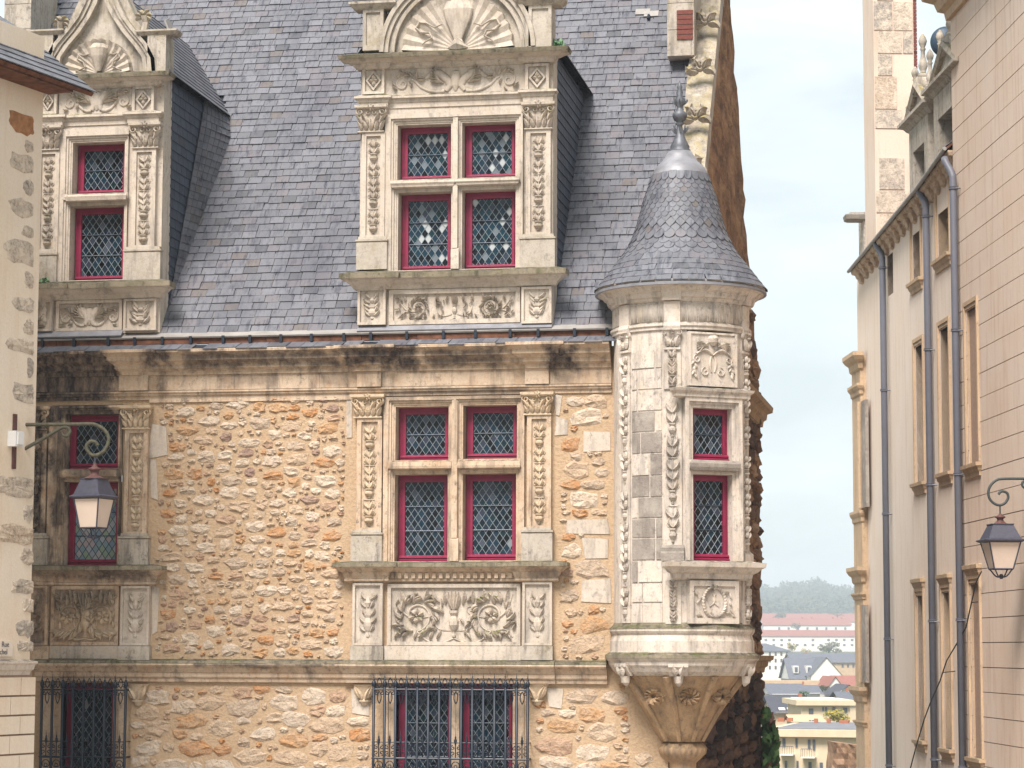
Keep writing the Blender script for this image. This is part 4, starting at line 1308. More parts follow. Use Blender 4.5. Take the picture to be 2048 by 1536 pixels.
G().box(U(772, 160)[0], U(1052, 160)[0], -.035, .0, ZP(187, 912), ZP(133, 912)).build('frieze', M['dormer'], house)
a, b, c, d = R4(780, 134, 1046, 188)
g = G(); dolphins(g, flat((a + b) / 2, (c + d) / 2, -.035), b - a, d - c, random.Random(3)); g.build('dragon_relief', M['dormer'], house)
diamond_panel((728, 137, 772, 191), 'dormer', 0.0, .09)
diamond_panel((1053, 130, 1100, 186), 'dormer', 0.0, .09)
entab(730, 1098, [(.04, 134), (.05, 132), (.07, 128), (.075, 123), (.10, 121), (.12, 118), (.16, 114), (.22, 111), (.235, 103), (.05, 100), (0, 100)], [(733, 764), (1062, 1094)], 'dormer', 912, 'dormer_cornice')
# round pediment
pcx, pcz = U(915, 102, -.05)
pcx = U(917, 100, -.05)[0]
pd = part('round_pediment', house)
for r0, r1, yf in ((.93, .985, -.17), (.875, .93, -.14), (.845, .875, -.10), (.80, .845, -.12), (.70, .80, -.055)):
    g = G(); arcband(g, pcx, pcz, r0, r1 - .0005, yf, .3); g.build('arch_moulding', M['ped'], pd)
g = G(); arcband(g, pcx, pcz, .02, .70, -.01, .3); g.build('tympanum', M['ped'], pd)
g = G(); shell(g, flat(pcx, pcz + .02, -.01), .68, 15); g.build('scallop_shell', M['dormer'], pd)
g = G()
m = flat(pcx, pcz, -.085)
rtube(g, m, [(0, .06), (0, .14), (0, .26), (0, .40), (0, .52), (0, .62), (0, .66)], [.09, .05, .10, .16, .19, .15, .05], .28, 8)
rtube(g, m, [(-.13, .03), (0, .06), (.13, .03)], [.01, .10, .01], 1.0)
for s in (-1, 1):
    sp_ = [(s * u, v) for u, v in ((.20, .34), (.30, .30), (.40, .36), (.49, .37), (.53, .30), (.47, .24), (.36, .235), (.33, .17), (.42, .12), (.48, .07))]
    pts = []
    for i in range(len(sp_) - 1):
        for f in (0, .33, .66): pts.append((sp_[i][0] * (1 - f) + sp_[i + 1][0] * f, sp_[i][1] * (1 - f) + sp_[i + 1][1] * f))
    rtube(g, m, pts, .016, 1.6)
g.build('shield_and_ribbons', M['dormer'], pd)
for px in ((727, 20, 768, 102), (1058, 12, 1104, 95)):
    a, b, c, d = R4(*px, -.1)
    p_ = part('pedestal', house)
    G().plate(a, b, c, d, [(a + .04, b - .04, c + .07, d - .04)], -.14, .18).build('shaft', M['ped'], p_)
    G().box(a + .03, b - .03, -.115, .1, c + .06, d - .03).build('panel', M['ped'], p_)
    G().mould(a + .10, b - .10, .06, [(.205, d), (.23, d + .02), (.25, d + .04), (.27, d + .06), (.27, d + .09), (.2, d + .11), (.1, d + .12)]).build('cap', M['ped'], p_)
cheek(x1 - .002, .30, z1 - .02, ZP(648, 1106), 41)
cheek(x0 + .002, .30, z1 - .02, ZP(652, 720), 43, -1)
dormer_roof(x0, x1, z1 - .03, .05, math.radians(52), 42)

# -- left dormer
x0, x1, z0, z1, sw, hs = dormer_common((74, 150, 324, 664), None, None, None, 200, W_DL, (116, 258, 258, 563), None, None, None, None, None)
G().mould(hs[0][0] - .02, hs[0][1] + .02, -.05, [(.0, hs[1][3] + .04), (.03, hs[1][3] + .055), (.035, hs[1][3] + .075), (.045, hs[0][2] - .04), (.04, hs[0][2] - .02), (0.0, hs[0][2] - .004)]).build('transom', M['dormer'], sw)
for i, p in enumerate(W_DL):
    light(p, 0.0, 'glass', bars=1 if i < 1 else 2)
pilaster((258, 248, 331, 300), (267, 300, 314, 500), (252, 498, 325, 563), 'dormer', seed=51)
pilaster((68, 254, 129, 304), (77, 304, 121, 508), (63, 506, 118, 567), 'dormer', seed=52)
sillrun(20, 344, [(o, py + 23) for o, py in dsill], [(40, 118), (250, 322)], 'dormer', 200)
panel((114, 601, 246, 662), 'dolphins', 'dormer', out=.04, seed=53, border=.04)
panel((251, 599, 316, 662), 'bust', 'dormer', out=.08, seed=54, border=.03)
panel((52, 601, 108, 664), 'candelabra', 'dormer', out=.08, seed=55, border=.03)
G().quadbox([(x0, -.12, ZP(674, 200)), (U(248, 660)[0], -.12, ZP(674, 200)), (U(248, 660)[0], -.03, ZP(661, 200)), (x0, -.03, ZP(661, 200))], .02).build('dormer_flashing', M['zinc_grey'], house)
entab(88, 312, [(.02, 262), (.02, 252), (.032, 250), (.032, 243), (.045, 240), (.05, 236), (.075, 233), (.075, 229), (.03, 227)], [(84, 116), (272, 308)], 'dormer', 200, 'architrave')
G().box(U(120, 200)[0], U(268, 200)[0], -.035, .0, ZP(228, 200), ZP(176, 200)).build('frieze', M['dormer'], house)
a, b, c, d = R4(130, 177, 262, 227)
g = G(); dolphins(g, flat((a + b) / 2, (c + d) / 2, -.035), b - a, d - c, random.Random(8)); g.build('mask_relief', M['dormer'], house)
diamond_panel((82, 180, 118, 231), 'dormer', 0.0, .09)
diamond_panel((269, 175, 312, 228), 'dormer', 0.0, .09)
entab(86, 312, [(.04, 178), (.05, 176), (.07, 172), (.075, 168), (.10, 166), (.12, 163), (.16, 160), (.20, 157), (.215, 149), (.05, 146), (0, 146)], [(84, 114), (274, 308)], 'dormer', 200, 'dormer_cornice')
pd = part('ogee_pediment', house)
OUT = [(94, 150), (96, 120), (110, 93), (135, 63), (153, 40), (166, 13), (180, -20), (196, -62), (203, -95)]
INN = [(119, 150), (124, 116), (140, 93), (163, 66), (183, 36), (197, 8), (201, -10), (203, -30), (204, -48)]
ax = 205
def ogee(f, s):
    return [U((ax + s * (ax - (a[0] * (1 - f) + b[0] * f))) if s > 0 else (a[0] * (1 - f) + b[0] * f), a[1] * (1 - f) + b[1] * f, -.05) for a, b in zip(OUT, INN)]
for s in (-1, 1):
    for f0, f1, yf in ((-.55, 0, -.02), (0, .3, -.15), (.3, .55, -.12), (.55, .7, -.09), (.7, 1.0, -.11)):
        A, B = ogee(f0, s), ogee(f1 - .004, s)
        vs = []; fs = []
        for p, q in zip(A, B):
            vs += [(p[0], yf, p[1]), (q[0], yf, q[1]), (q[0], .28, q[1]), (p[0], .28, p[1])]
        for k in range(len(A) - 1):
            for (u_, v_) in ((0, 1), (1, 2), (2, 3), (3, 0)):
                fs.append((4 * k + u_, 4 * k + v_, 4 * k + 4 + v_, 4 * k + 4 + u_))
        G().add(vs, fs).build('ogee_moulding', M['ped'], pd)
G().box(U(98, 120)[0], U(314, 120)[0], .03, .26, ZP(150, 200), ZP(84, 200)).build('backing', M['ped'], pd)
A, B = ogee(1.0, -1), ogee(1.0, 1)
vs = [(p[0], -.012, p[1]) for p in A] + [(p[0], -.012, p[1]) for p in B]
n_ = len(A)
G().add(vs, [(k, n_ + k, n_ + k + 1, k + 1) for k in range(n_ - 1)]).build('tympanum', M['ped'], pd)
pcx, pcz = U(198, 148, -.05)
g = G(); shell(g, flat(pcx, pcz + .01, -.012), .42, 13); g.build('scallop_shell', M['dormer'], pd)
g = G(); m = flat(pcx, pcz, -.07)
rtube(g, m, [(0, .03), (0, .12), (0, .22), (0, .32), (0, .38), (0, .42)], [.03, .06, .10, .125, .09, .03], .7, 8)
for s in (-1, 1):
    sp_ = [(s * u, v) for u, v in ((.12, .26), (.20, .24), (.27, .26), (.28, .20), (.20, .15), (.18, .09), (.26, .05), (.33, .03))]
    pts = []
    for i in range(len(sp_) - 1):
        for f in (0, .33, .66): pts.append((sp_[i][0] * (1 - f) + sp_[i + 1][0] * f, sp_[i][1] * (1 - f) + sp_[i + 1][1] * f))
    rtube(g, m, pts, .013, 1.6)
g.build('vase_and_ribbons', M['dormer'], pd)
for px in ((76, 72, 108, 149), (297, 72, 334, 149)):
    a, b, c, d = R4(*px, -.1)
    p_ = part('pedestal', house)
    G().box(a, b, -.15, .18, c, d).build('shaft', M['ped'], p_)
    G().mould(a + .10, b - .10, .06, [(.205, d), (.22, d + .015), (.235, d + .03), (.25, d + .045), (.25, d + .065), (.2, d + .08), (.1, d + .09)]).build('cap', M['ped'], p_)
crocket((124, 48), -1); crocket((289, 36), 1)
cheek(x1 - .002, .30, z1 - .02, ZP(660, 320), 61)
cheek(x0 + .002, .30, z1 - .02, ZP(664, 74), 63, -1)
# swept valley where the slates run round on to the cheek of the left dormer
vl = part('swept_valley', house)
rgv = random.Random(64)
gv = G(); gu = G()
dzv = SEX * math.sin(PITCH)
zv = RZ0 + .35
def vp(f, z, o=0.0):
    yr = roof_y(z); yc = .30 + (yr - .30) * .60; de = (yr - yc) * .24 * min(1.0, (z1 + .12 - z) / .5)
    b_ = math.sin(f * PI / 2)
    x_, y_ = x1 + .012 + de * f, yc + (yr - yc) * f
    return Vector((x_ + o * .5, y_ - o * .6, z + o * .5))
while zv < z1 - .05:
    n_ = 1 + int((roof_y(zv) - .3) * .5 / .17)
    for k in range(n_):
        f0, f1 = k / n_, (k + 1) / n_
        if k % 1 == 0:
            gv.quadbox([vp(f0 + .01, zv, .02), vp(f1 - .005, zv, .02), vp(f1 - .005, zv + dzv * 1.5, .004), vp(f0 + .01, zv + dzv * 1.5, .004)], .008, rgv.random())
    zv += dzv
gv.build('slates', M['slate'], vl, kind='stuff')
dormer_roof(x0, x1, z1 - .03, .05, math.radians(54), 62)
# a lead-dressed swept edge where the left dormer's roof runs into the slates
G().quadbox([at(331, 40, 30.5), at(345, 76, 30.5), at(352, 72, 30.9), at(338, 36, 30.9)], .02).build('flashing_sheet', M['zinc'], house)

GSM = []
for vs, fs in SM:
    g = G(); g.add(vs, fs); GSM.append(g.mesh('gable_stone', M['gable_stone']))
# ---------------------------------------------------------------- gable wall, coping, chimneys
EZ2 = RZ0
apt = GLEN / 2
APZ = RZ0 + (GD.y * apt) * math.tan(PITCH)
gb = G()
def gp(t, z, o=0.0):
    return Vector((XC, 0, z)) + GD * t + Vector((GD.y, -GD.x, 0)) * o
# rough wall face in a displaced grid so that its outline is broken
nu, nv = 26, 64
rg = random.Random(77)
vs = []; fs = []; idx = {}
zlo, zhi = GZ - 2, APZ
for j in range(nv + 1):
    z = zlo + (zhi - zlo) * j / nv
    if z <= EZ2: ta, tb = 0.0, GLEN
    else:
        f = (z - EZ2) / (APZ - EZ2); ta, tb = apt * f, GLEN - apt * f
    for i in range(nu + 1):
        tt = ta + (tb - ta) * i / nu
        vs.append(gp(tt, z, rg.uniform(-.02, .035) if 0 < i else 0.0) + GD * (rg.uniform(-.10, .16) if i == nu else 0))
for j in range(nv):
    for i in range(nu):
        a = j * (nu + 1) + i
        fs.append((a, a + 1, a + nu + 2, a + nu + 1))
gb.add(vs, fs)
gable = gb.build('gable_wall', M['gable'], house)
rg = random.Random(78)
zz_ = -1.95; cnt_g = 0
while zz_ < EZ2 + 1.2:
    hh_ = rg.uniform(.16, .30)
    f = max(0, (zz_ - EZ2) / (APZ - EZ2))
    t_ = apt * f + rg.uniform(0, .5); te = GLEN - apt * f
    while t_ < te - .1 and cnt_g < 298:
        ln = rg.uniform(.55, 1.5)
        b_ = min(t_ + ln, te + rg.uniform(-.05, .12))
        if b_ - t_ > .15 and rg.random() < .9:
            k = rg.randrange(len(SM))
            X_, Y_ = GD, Vector((-GD.y, GD.x, 0))
            c0 = gp((t_ + b_) / 2, zz_ + hh_ / 2, .02)
            sx_, sz_ = (b_ - t_) * 1.02, hh_ * 1.05
            Mx = Matrix(((X_.x * sx_, Y_.x * 2.2, 0, c0.x), (X_.y * sx_, Y_.y * 2.2, 0, c0.y), (0, 0, sz_, c0.z), (0, 0, 0, 1)))
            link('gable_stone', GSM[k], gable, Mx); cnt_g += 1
        t_ += ln
    zz_ += hh_
for py0, py1, o in ((752, 800, .22), (1312, 1352, .20)):
    za, zb_ = ZP(py1, 1500, 5), ZP(py0, 1500, 5)
    h = zb_ - za
    g = G()
    prof = [(0, 0), (.3, .05), (.35, .3), (.55, .4), (.6, .65), (.95, .75), (1, .98), (.1, 1.0)]
    ring = []
    for oo, f in prof:
        ring.append((gp(.6, za + h * f, o * oo), gp(GLEN + o * oo, za + h * f, o * oo), gp(GLEN + o * oo, za + h * f, -.3)))
    v_ = [p for r in ring for p in r]; f_ = []
    for k in range(len(prof) - 1):
        for q in (0, 1): f_.append((3 * k + q, 3 * k + q + 1, 3 * k + q + 4, 3 * k + q + 3))
    g.add(v_, f_).build('gable_string', M['corbel'], house)
# coping along the rake, with crockets
ncp = 16
for k in range(ncp):
    t0, t1 = apt * k / ncp, apt * (k + 1) / ncp
    za, zb_ = EZ2 + (APZ - EZ2) * k / ncp, EZ2 + (APZ - EZ2) * (k + 1) / ncp
    n_ = Vector((0, -math.sin(PITCH), math.cos(PITCH)))
    q = [gp(t0 + .02, za, -.30) + n_ * .10, gp(t0 + .02, za, .05) + n_ * .10, gp(t1 - .002, zb_, .05) + n_ * .10, gp(t1 - .002, zb_, -.30) + n_ * .10]
    G().quadbox(q, .26).build('coping_stone', M['ped'], house)
    if k % 2 == 1:
        g = G(); c0 = gp(t0, za + .12, -.10) + n_ * .14
        m = lambda u, v, o, c0=c0: c0 + Vector((u, -o - .05, v))
        for j in range(7):
            a = PI * j / 6 + .2
            rleaf(g, m, (math.cos(a) * .03, math.sin(a) * .03), a, .20, .13, .10, 1.5 if j % 2 else -1.5)
        rtube(g, m, spiral((0, .05), .08, 1.1, 0, 1, 12), .03, 2.5)
        g.build('crocket', M['ped'], house)
def chimney(px, y, dpt, name, brick=None):
    ch = part(name, house)
    a, b, c, d = R4(*px, y)
    G().box(a, b, y, y + dpt, c, d).build('shaft', M['ped'], ch)
    hgt = .42
    z = c
    rr_ = random.Random(9)
    while z < d:
        h = rr_.uniform(.28, .45)
        x = a
        while x < b - .02:
            w_ = min(rr_.uniform(.25, .45), b - x)
            G().box(x + .004, x + w_ - .004, y - .012, y, z + .004, min(z + h, d) - .004).build('ashlar', M['ped' if rr_.random() < .6 else 'dormer'], ch)
            x += w_
        z += h
    if brick:
        e, f, g_, h_ = R4(*brick, y)
        n = 6
        for k in range(n):
            zz = g_ + (h_ - g_) * k / n
            G().box(e, f, y - .028, y, zz + .006, zz + (h_ - g_) / n - .006).build('brick', M['brick'], ch)
chimney((1334, -150, 1388, 112), roof_y(ZP(112, 1360, 3)) - .35, 1.0, 'chimney', (1354, 20, 1386, 80))
chimney((10, -150, 64, 108), roof_y(ZP(108, 40, 3)) - .35, 1.0, 'chimney')
# roof vent and pale patched slates
for (px, py) in ((1279, 26), (1297, 30)):
    p = Vector((U(px, py, 3.3)[0], 3.3, 0))
    t_ = (ZP(py, px, roof_y(ZP(py, px, 3.2))) - RZ0) / math.sin(PITCH)
    q = [roof_pt(p.x - .10, t_ - .05, .045), roof_pt(p.x + .10, t_ - .05, .045), roof_pt(p.x + .10, t_ + .08, .035), roof_pt(p.x - .10, t_ + .08, .035)]
    G().quadbox(q, .012).build('flashing_patch', M['zinc'], roof)
G().tube([roof_pt(p.x - .03, t_ - .04, .05), roof_pt(p.x - .03, t_ - .13, .06)], .022, 8).build('vent_hook', M['iron'], roof)

# ---------------------------------------------------------------- corner turret
TX, TY = U(1363, 1000, .05)[0], .05
TS = FPX / depth_of((TX, TY, 0))
TH0 = math.atan2(CAMP.y - TY, CAMP.x - TX)
def tz(py, r=.8): return U(1362, py, TY - r)[1]
def tp(lst): return [(rp / TS, tz(py, rp / TS)) for rp, py in lst]
def cyl(phi, z0, r0):
    a0 = TH0 + math.radians(phi)
    return lambda u, v, o: (TX + (r0 + o) * math.cos(a0 + u / r0), TY + (r0 + o) * math.sin(a0 + u / r0), z0 + v)
RB = 135 / TS
tur = part('corner_turret', house)
A0, A1 = TH0 - math.radians(115), TH0 + math.radians(115)
_b = math.radians(27)
G().lathe(TX, TY, tp([(135, 1250), (135, 655)]), 60, TH0 + _b + math.radians(22), TH0 + _b - math.radians(22) + 2 * PI).build('turret_wall', M['turret'], tur, True)
G().lathe(TX, TY, tp([(135, 660), (139, 658), (139, 653), (142, 650), (142, 645), (137, 643)]), 60).build('lower_moulding', M['turret'], tur)
G().lathe(TX, TY, tp([(136.5, 643.5), (137.5, 602)]), 60).build('frieze', M['turret'], tur, True)
cpr = [(138, 602), (141, 599), (142, 595), (147, 592), (149, 587), (149, 583), (156, 578), (160, 572), (167, 568), (170, 563), (170, 556), (150, 554)]
G().lathe(TX, TY, tp(cpr), 72).build('turret_cornice', M['turret'], tur)
def cband(phi, hw, r0, prof, mat, name, n=6):
    # a piece of moulding wrapped on the turret, width 2*hw at radius r0
    g = G(); vs = []; fs = []
    m = cyl(phi, 0, r0)
    for o, z in prof:
        for k in range(n + 1):
            vs.append(m(hw * (2 * k / n - 1), z, o))
    for i in range(len(prof) - 1):
        for k in range(n):
            fs.append((i * (n + 1) + k, i * (n + 1) + k + 1, (i + 1) * (n + 1) + k + 1, (i + 1) * (n + 1) + k))
    L_ = [i * (n + 1) for i in range(len(prof))]
    fs.append(tuple(L_[::-1])); fs.append(tuple(i + n for i in L_))
    fs.append(tuple(range(n + 1))[::-1]); e = (len(prof) - 1) * (n + 1); fs.append(tuple(e + k for k in range(n + 1)))
    g.add(vs, fs)
    g.build(name, M[mat], tur)
# gadroons of the frieze
gg = G()
for k in range(48):
    ph = -112 + 224 * (k + .5) / 48
    m = cyl(ph, tz(622, RB), 137 / TS)
    h = .115
    rtube(gg, m, [(-.022, -h)] + [(-.022, h * .6)] + [(.022 * math.cos(a), h * .6 + .03 * math.sin(a)) for a in (2.6, 2.1, 1.57, 1.0, .5)] + [(.022, h * .6), (.022, -h)], .0055, 1.2, 3)
gg.build('gadroon_frieze', M['turret'], tur)
for ph in (-53, -7, 67):
    hw = .085
    cband(ph, hw + .03, 149 / TS, [(-.1, tz(601, RB)), (.0, tz(601, RB)), (.012, tz(590, RB)), (.03, tz(583, RB)), (.05, tz(578, RB)), (.05, tz(574, RB)), (-.1, tz(574, RB))], 'turret', 'cornice_break')
    cband(ph, hw + .01, 137 / TS, [(-.03, tz(661, RB)), (.035, tz(661, RB)), (.045, tz(652, RB)), (.03, tz(644, RB)), (.03, tz(603, RB)), (-.03, tz(603, RB))], 'turret', 'frieze_break')
for ph, hw, top, bot, sd in ((-53, .085, 697, 1246, 71), (-7, .105, 795, 1092, 72), (-7, .10, 700, 778, 75), (67, .10, 697, 1100, 73), (-7, .09, 1160, 1248, 76), (67, .10, 1155, 1248, 77)):
    z0, z1 = tz(bot, RB), tz(top, RB)
    cband(ph, hw, RB, [(-.02, z0), (.02, z0), (.02, z1), (-.02, z1)], 'turret', 'pilaster_strip')
    g = G()
    n_seg = max(1, round((z1 - z0) / 1.3))
    for q in range(n_seg):
        candelabra(g, cyl(ph, z0 + (z1 - z0) * (q + .5) / n_seg, RB + .021), 2 * hw - .05, (z1 - z0) / n_seg - .02, random.Random(sd + q), .024)
    g.build('arabesque_carving', M['turret'], tur)
for ph in (-53, -7, 67):
    z0, z1 = tz(696, RB), tz(657, RB)
    hw = .095
    g = G(); m = cyl(ph, z0, RB + .03)
    cband(ph, hw, RB, [(-.02, z0 - .02), (.045, z0 - .02), (.045, z0 + .005), (.025, z0 + .015), (.03, z0 + .12), (.06, z1 - .03), (.075, z1 - .02), (.075, z1), (-.02, z1)], 'turret', 'capital_block')
    for s in (-1, 1):
        rleaf(g, m, (s * .05, .02), PI / 2, .14, .08, .045, s * -.7); rtube(g, m, spiral((s * .085, .18), .035, 1.2, PI / 2, -s, 12), .012, 2)
        rleaf(g, m, (s * .01, .02), PI / 2, .1, .06, .04, s * .7)
    rosette(g, m, (0, .19), .035, 5, .05)
    g.build('capital_carving', M['turret'], tur)
cband(-7, .125, RB, [(-.02, tz(1122, RB)), (.075, tz(1122, RB)), (.075, tz(1106, RB)), (.055, tz(1103, RB)), (.06, tz(1096, RB)), (.03, tz(1090, RB)), (-.02, tz(1090, RB))], 'greyblock', 'pilaster_base')
cband(67, .12, RB, [(-.02, tz(1122, RB)), (.07, tz(1122, RB)), (.07, tz(1106, RB)), (.03, tz(1099, RB)), (-.02, tz(1099, RB))], 'turret', 'pilaster_base')
# squared blocks with white joints between the strips
rg = random.Random(88)
rows_ = [700, 735, 777, 820, 862, 905, 950, 993, 1035, 1075, 1120, 1165, 1205, 1247]
for a, b in zip(rows_[:-1], rows_[1:]):
    z0, z1 = tz(b, RB), tz(a, RB)
    u0, u1 = -46.0, -15.5
    cut = rg.choice((-39, -36, -34, -22, -27))
    for p, q in ((u0, cut), (cut, u1)):
        hw = math.radians((q - p) / 2) * RB - .010
        dark = 815 <= a <= 1120 and (rg.random() < .78)
        cband((p + q) / 2, hw, RB, [(-.01, z0 + .010), (.007 + rg.uniform(0, .006), z0 + .010), (.007 + rg.uniform(0, .006), z1 - .010), (-.01, z1 - .010)], 'greyblock' if dark else 'turret', 'ashlar')
# window bay of the turret (a flat face)
PHW = 27.0
aw = TH0 + math.radians(PHW)
dw = Vector((math.cos(aw), math.sin(aw), 0))
XF = Matrix.Translation((TX + dw.x * RB, TY + dw.y * RB, 0)) @ Matrix(((-dw.y, -dw.x, 0, 0), (dw.x, -dw.y, 0, 0), (0, 0, 1, 0), (0, 0, 0, 1)))
hwx = 38.5 / TS / math.cos(math.radians(PHW))
hA = (-hwx, hwx, tz(920, RB), tz(815, RB)); hB = (-hwx, hwx, tz(1121, RB), tz(948, RB))
def grw(d): return [(h[0] - d, h[1] + d, h[2], h[3] + d) for h in (hA, hB)]
ox = hwx + .115
G(XF).box(-.31, .31, .16, .5, tz(1250, RB), tz(655, RB)).build('bay_core', M['turret'], tur)
G(XF).plate(-ox, ox, hB[2], tz(783, RB), grw(.07), -.045, -.02).build('bay_outer_moulding', M['turret'], tur)
G(XF).plate(-ox + .01, ox - .01, hB[2] + .001, tz(785, RB), grw(.04), -.021, .0, False).build('bay_middle_moulding', M['turret'], tur)
G(XF).plate(-ox + .012, ox - .012, hB[2] + .002, tz(786, RB), grw(.0), .001, .14, False).build('bay_reveal', M['turret'], tur)
G(XF).mould(-hwx - .02, hwx + .02, -.04, [(0, hB[3] + .03), (.03, hB[3] + .045), (.045, hB[3] + .08), (.05, hA[2] - .04), (.02, hA[2] - .004), (0, hA[2] - .003)]).build('bay_transom', M['greyblock'], tur)
G(XF).mould(-ox - .03, ox + .0, .04, [(.05, tz(797, RB)), (.10, tz(794, RB)), (.10, tz(788, RB)), (.13, tz(783, RB)), (.14, tz(778, RB)), (.04, tz(774, RB))]).build('bay_hood', M['turret'], tur)
G(XF).mould(-ox - .06, ox + .03, .06, [(.05, tz(1160, RB)), (.09, tz(1157, RB)), (.10, tz(1148, RB)), (.14, tz(1144, RB)), (.17, tz(1138, RB)), (.21, tz(1134, RB)), (.22, tz(1125, RB)), (.06, tz(1121, RB))]).build('bay_sill', M['turret'], tur)
for h, nb in ((hA, 1), (hB, 2)):
    light(None, -.05, bars=nb, xf=XF, world=h)
# apron panel with wreath, upper panel with winged head and drapery
hp = hwx + .06
G(XF).plate(-hp, hp, tz(1247, RB), tz(1161, RB), [(-hp + .05, hp - .05, tz(1236, RB), tz(1172, RB))], -.03, .06).build('apron_frame', M['turret'], tur)
G(XF).box(-hp + .04, hp - .04, -.008, .06, tz(1240, RB), tz(1168, RB)).build('apron_panel', M['turret'], tur)
g = G(XF); zc = tz(1204, RB); m = lambda u, v, o: (u, -.010 - o, zc + v)
for k in range(30):
    a = 2 * PI * k / 30
    rleaf(g, m, (.135 * math.cos(a), .165 * math.sin(a)), a + 1.2, .055, .04, .03, .6)
for s in (-1, 1):
    rtube(g, m, arc((s * .06, -.05), (s * .02, .10), s * .3), .012)
    for k in range(6):
        rleaf(g, m, (s * rnd.uniform(.17, .24), rnd.uniform(-.16, .16)), rnd.uniform(0, 6.28), .08, .03, .022, rnd.uniform(-1, 1))
rosette(g, m, (0, .18), .04, 6, .03)
g.build('laurel_wreath', M['turret'], tur)
G(XF).plate(-hp, hp, tz(772, RB), tz(664, RB), [(-hp + .03, hp - .03, tz(768, RB), tz(668, RB))], -.03, .06).build('upper_frame', M['turret'], tur)
G(XF).box(-hp + .02, hp - .02, -.014, .06, tz(770, RB), tz(666, RB)).build('upper_panel', M['turret'], tur)
g = G(XF); zc = tz(718, RB); m = lambda u, v, o: (u, -.015 - o, zc + v)
rtube(g, m, [(0, .16), (0, .20), (0, .245), (0, .28), (0, .295)], [.025, .055, .065, .05, .01], 1.0, 7)
for s in (-1, 1):
    for k in range(5):
        rleaf(g, m, (s * .06, .15 + .012 * k), PI / 2 - s * (1.0 + .25 * k), .17, .05, .03, s * -.8)
    rtube(g, m, arc((0, .05), (s * .22, .06), s * .25), .022, 1.2)
    rtube(g, m, spiral((s * .21, .0), .055, 1.3, PI / 2, -s, 14), .012, 1.3)
    rtube(g, m, arc((s * .02, .04), (s * .02, -.15), s * .1), .016)
    rtube(g, m, spiral((s * .10, -.15), .06, 1.2, PI / 2, -s, 14), .011, 1.2)
    for k in range(6):
        rleaf(g, m, (s * .24, -.02 - .03 * k), -PI / 2 + s * rnd.uniform(-.6, .8), .07, .04, .022, rnd.uniform(-1, 1))
g.build('winged_head_relief', M['turret'], tur)
# moulded base, corbel cone, gadrooned bowl
bpr = [(126, 1352), (131, 1349), (133, 1347), (137, 1344), (141, 1337), (146, 1331), (147, 1324), (151, 1320), (153, 1317), (153, 1311), (146, 1307), (143, 1303), (143, 1282), (141, 1278), (139, 1270), (142, 1266), (144, 1262), (144, 1257), (138, 1252), (135, 1248)]
G().lathe(TX, TY, tp(bpr), 72).build('turret_base', M['turret'], tur)
G().lathe(TX, TY, tp([(150, 1318.5), (153.6, 1317), (153.6, 1310.5), (146, 1306), (142, 1303.5)]), 72).build('mossy_ledge', M['mossy'], tur)
G().lathe(TX, TY, tp([(143, 1258), (144.6, 1257.5), (144.4, 1256), (138, 1250), (135.5, 1245)]), 72).build('mossy_ledge', M['mossy'], tur)
G().lathe(TX, TY, tp([(44, 1484), (52, 1470), (66, 1445), (84, 1412), (103, 1380), (122, 1354), (124, 1351)]), 48).build('corbel_cone', M['corbel'], tur, True)
G().lathe(TX, TY, tp([(24, 1620), (26, 1560), (27, 1527), (31, 1523), (36, 1519), (43, 1508), (45, 1497), (42, 1489), (36, 1484), (20, 1482)]), 96, wav=lambda q, z: 1 + (.09 * abs(math.cos(q * 11)) if tz(1518, .26) < z < tz(1492, .26) else 0)).build('gadrooned_bowl', M['corbel'], tur, True)
for ph0, ph1 in ((-60, -42), (-14, -8), (30, 25), (74, 55)):
    pts = []
    for k in range(12):
        f = k / 11
        rp = 124 * (1 - f) + 46 * f + 10 * math.sin(PI * f) * -0.4
        py = 1352 + (1482 - 1352) * f
        a = TH0 + math.radians(ph0 * (1 - f) + ph1 * f)
        r_ = rp / TS + .015
        pts.append((TX + r_ * math.cos(a), TY + r_ * math.sin(a), tz(py, r_)))
    G().tube(pts, [.05 - .025 * k / 11 for k in range(12)], 5).build('corbel_rib', M['corbel'], tur)
for ph in (-34, 8, 50):
    m = cyl(ph, tz(1393, .55), 95 / TS)
    g = G()
    for k in range(10):
        a = 2 * PI * k / 10
        rleaf(g, m, (.03 * math.cos(a), .02 * math.sin(a)), a, .10, .07, .08, 1.8)
        rtube(g, m, spiral((.10 * math.cos(a), .075 * math.sin(a)), .036, 1.2, a, 1, 9), .017, 2.2)
    g.build('carved_boss', M['corbel'], tur)
for ph in (-55, -3, 66):
    z0, z1 = tz(1370, .8), tz(1329, .8)
    g = G(); m = cyl(ph, z0, 128 / TS)
    cband(ph, .10, 128 / TS, [(-.1, z0 + .10), (.05, z0 + .10), (.09, z0 + .15), (.11, z1 - .05), (.13, z1 - .03), (.13, z1 + .01), (-.1, z1 + .01)], 'turret', 'console')
    m = cyl(ph, z0 + .10, 128 / TS + .085)
    for s in (-1, 1):
        rleaf(g, m, (s * .03, .0), PI / 2, .13, .07, .05, s * -.6); rtube(g, m, spiral((s * .06, .10), .03, 1.2, PI / 2, -s, 10), .012, 2)
    m = cyl(ph, z0, 128 / TS + .02)
    rtube(g, m, [(0, -.02), (0, .02), (0, .06), (0, .10)], [.012, .045, .05, .055], 1.3, 6)
    g.build('console_carving', M['turret'], tur)
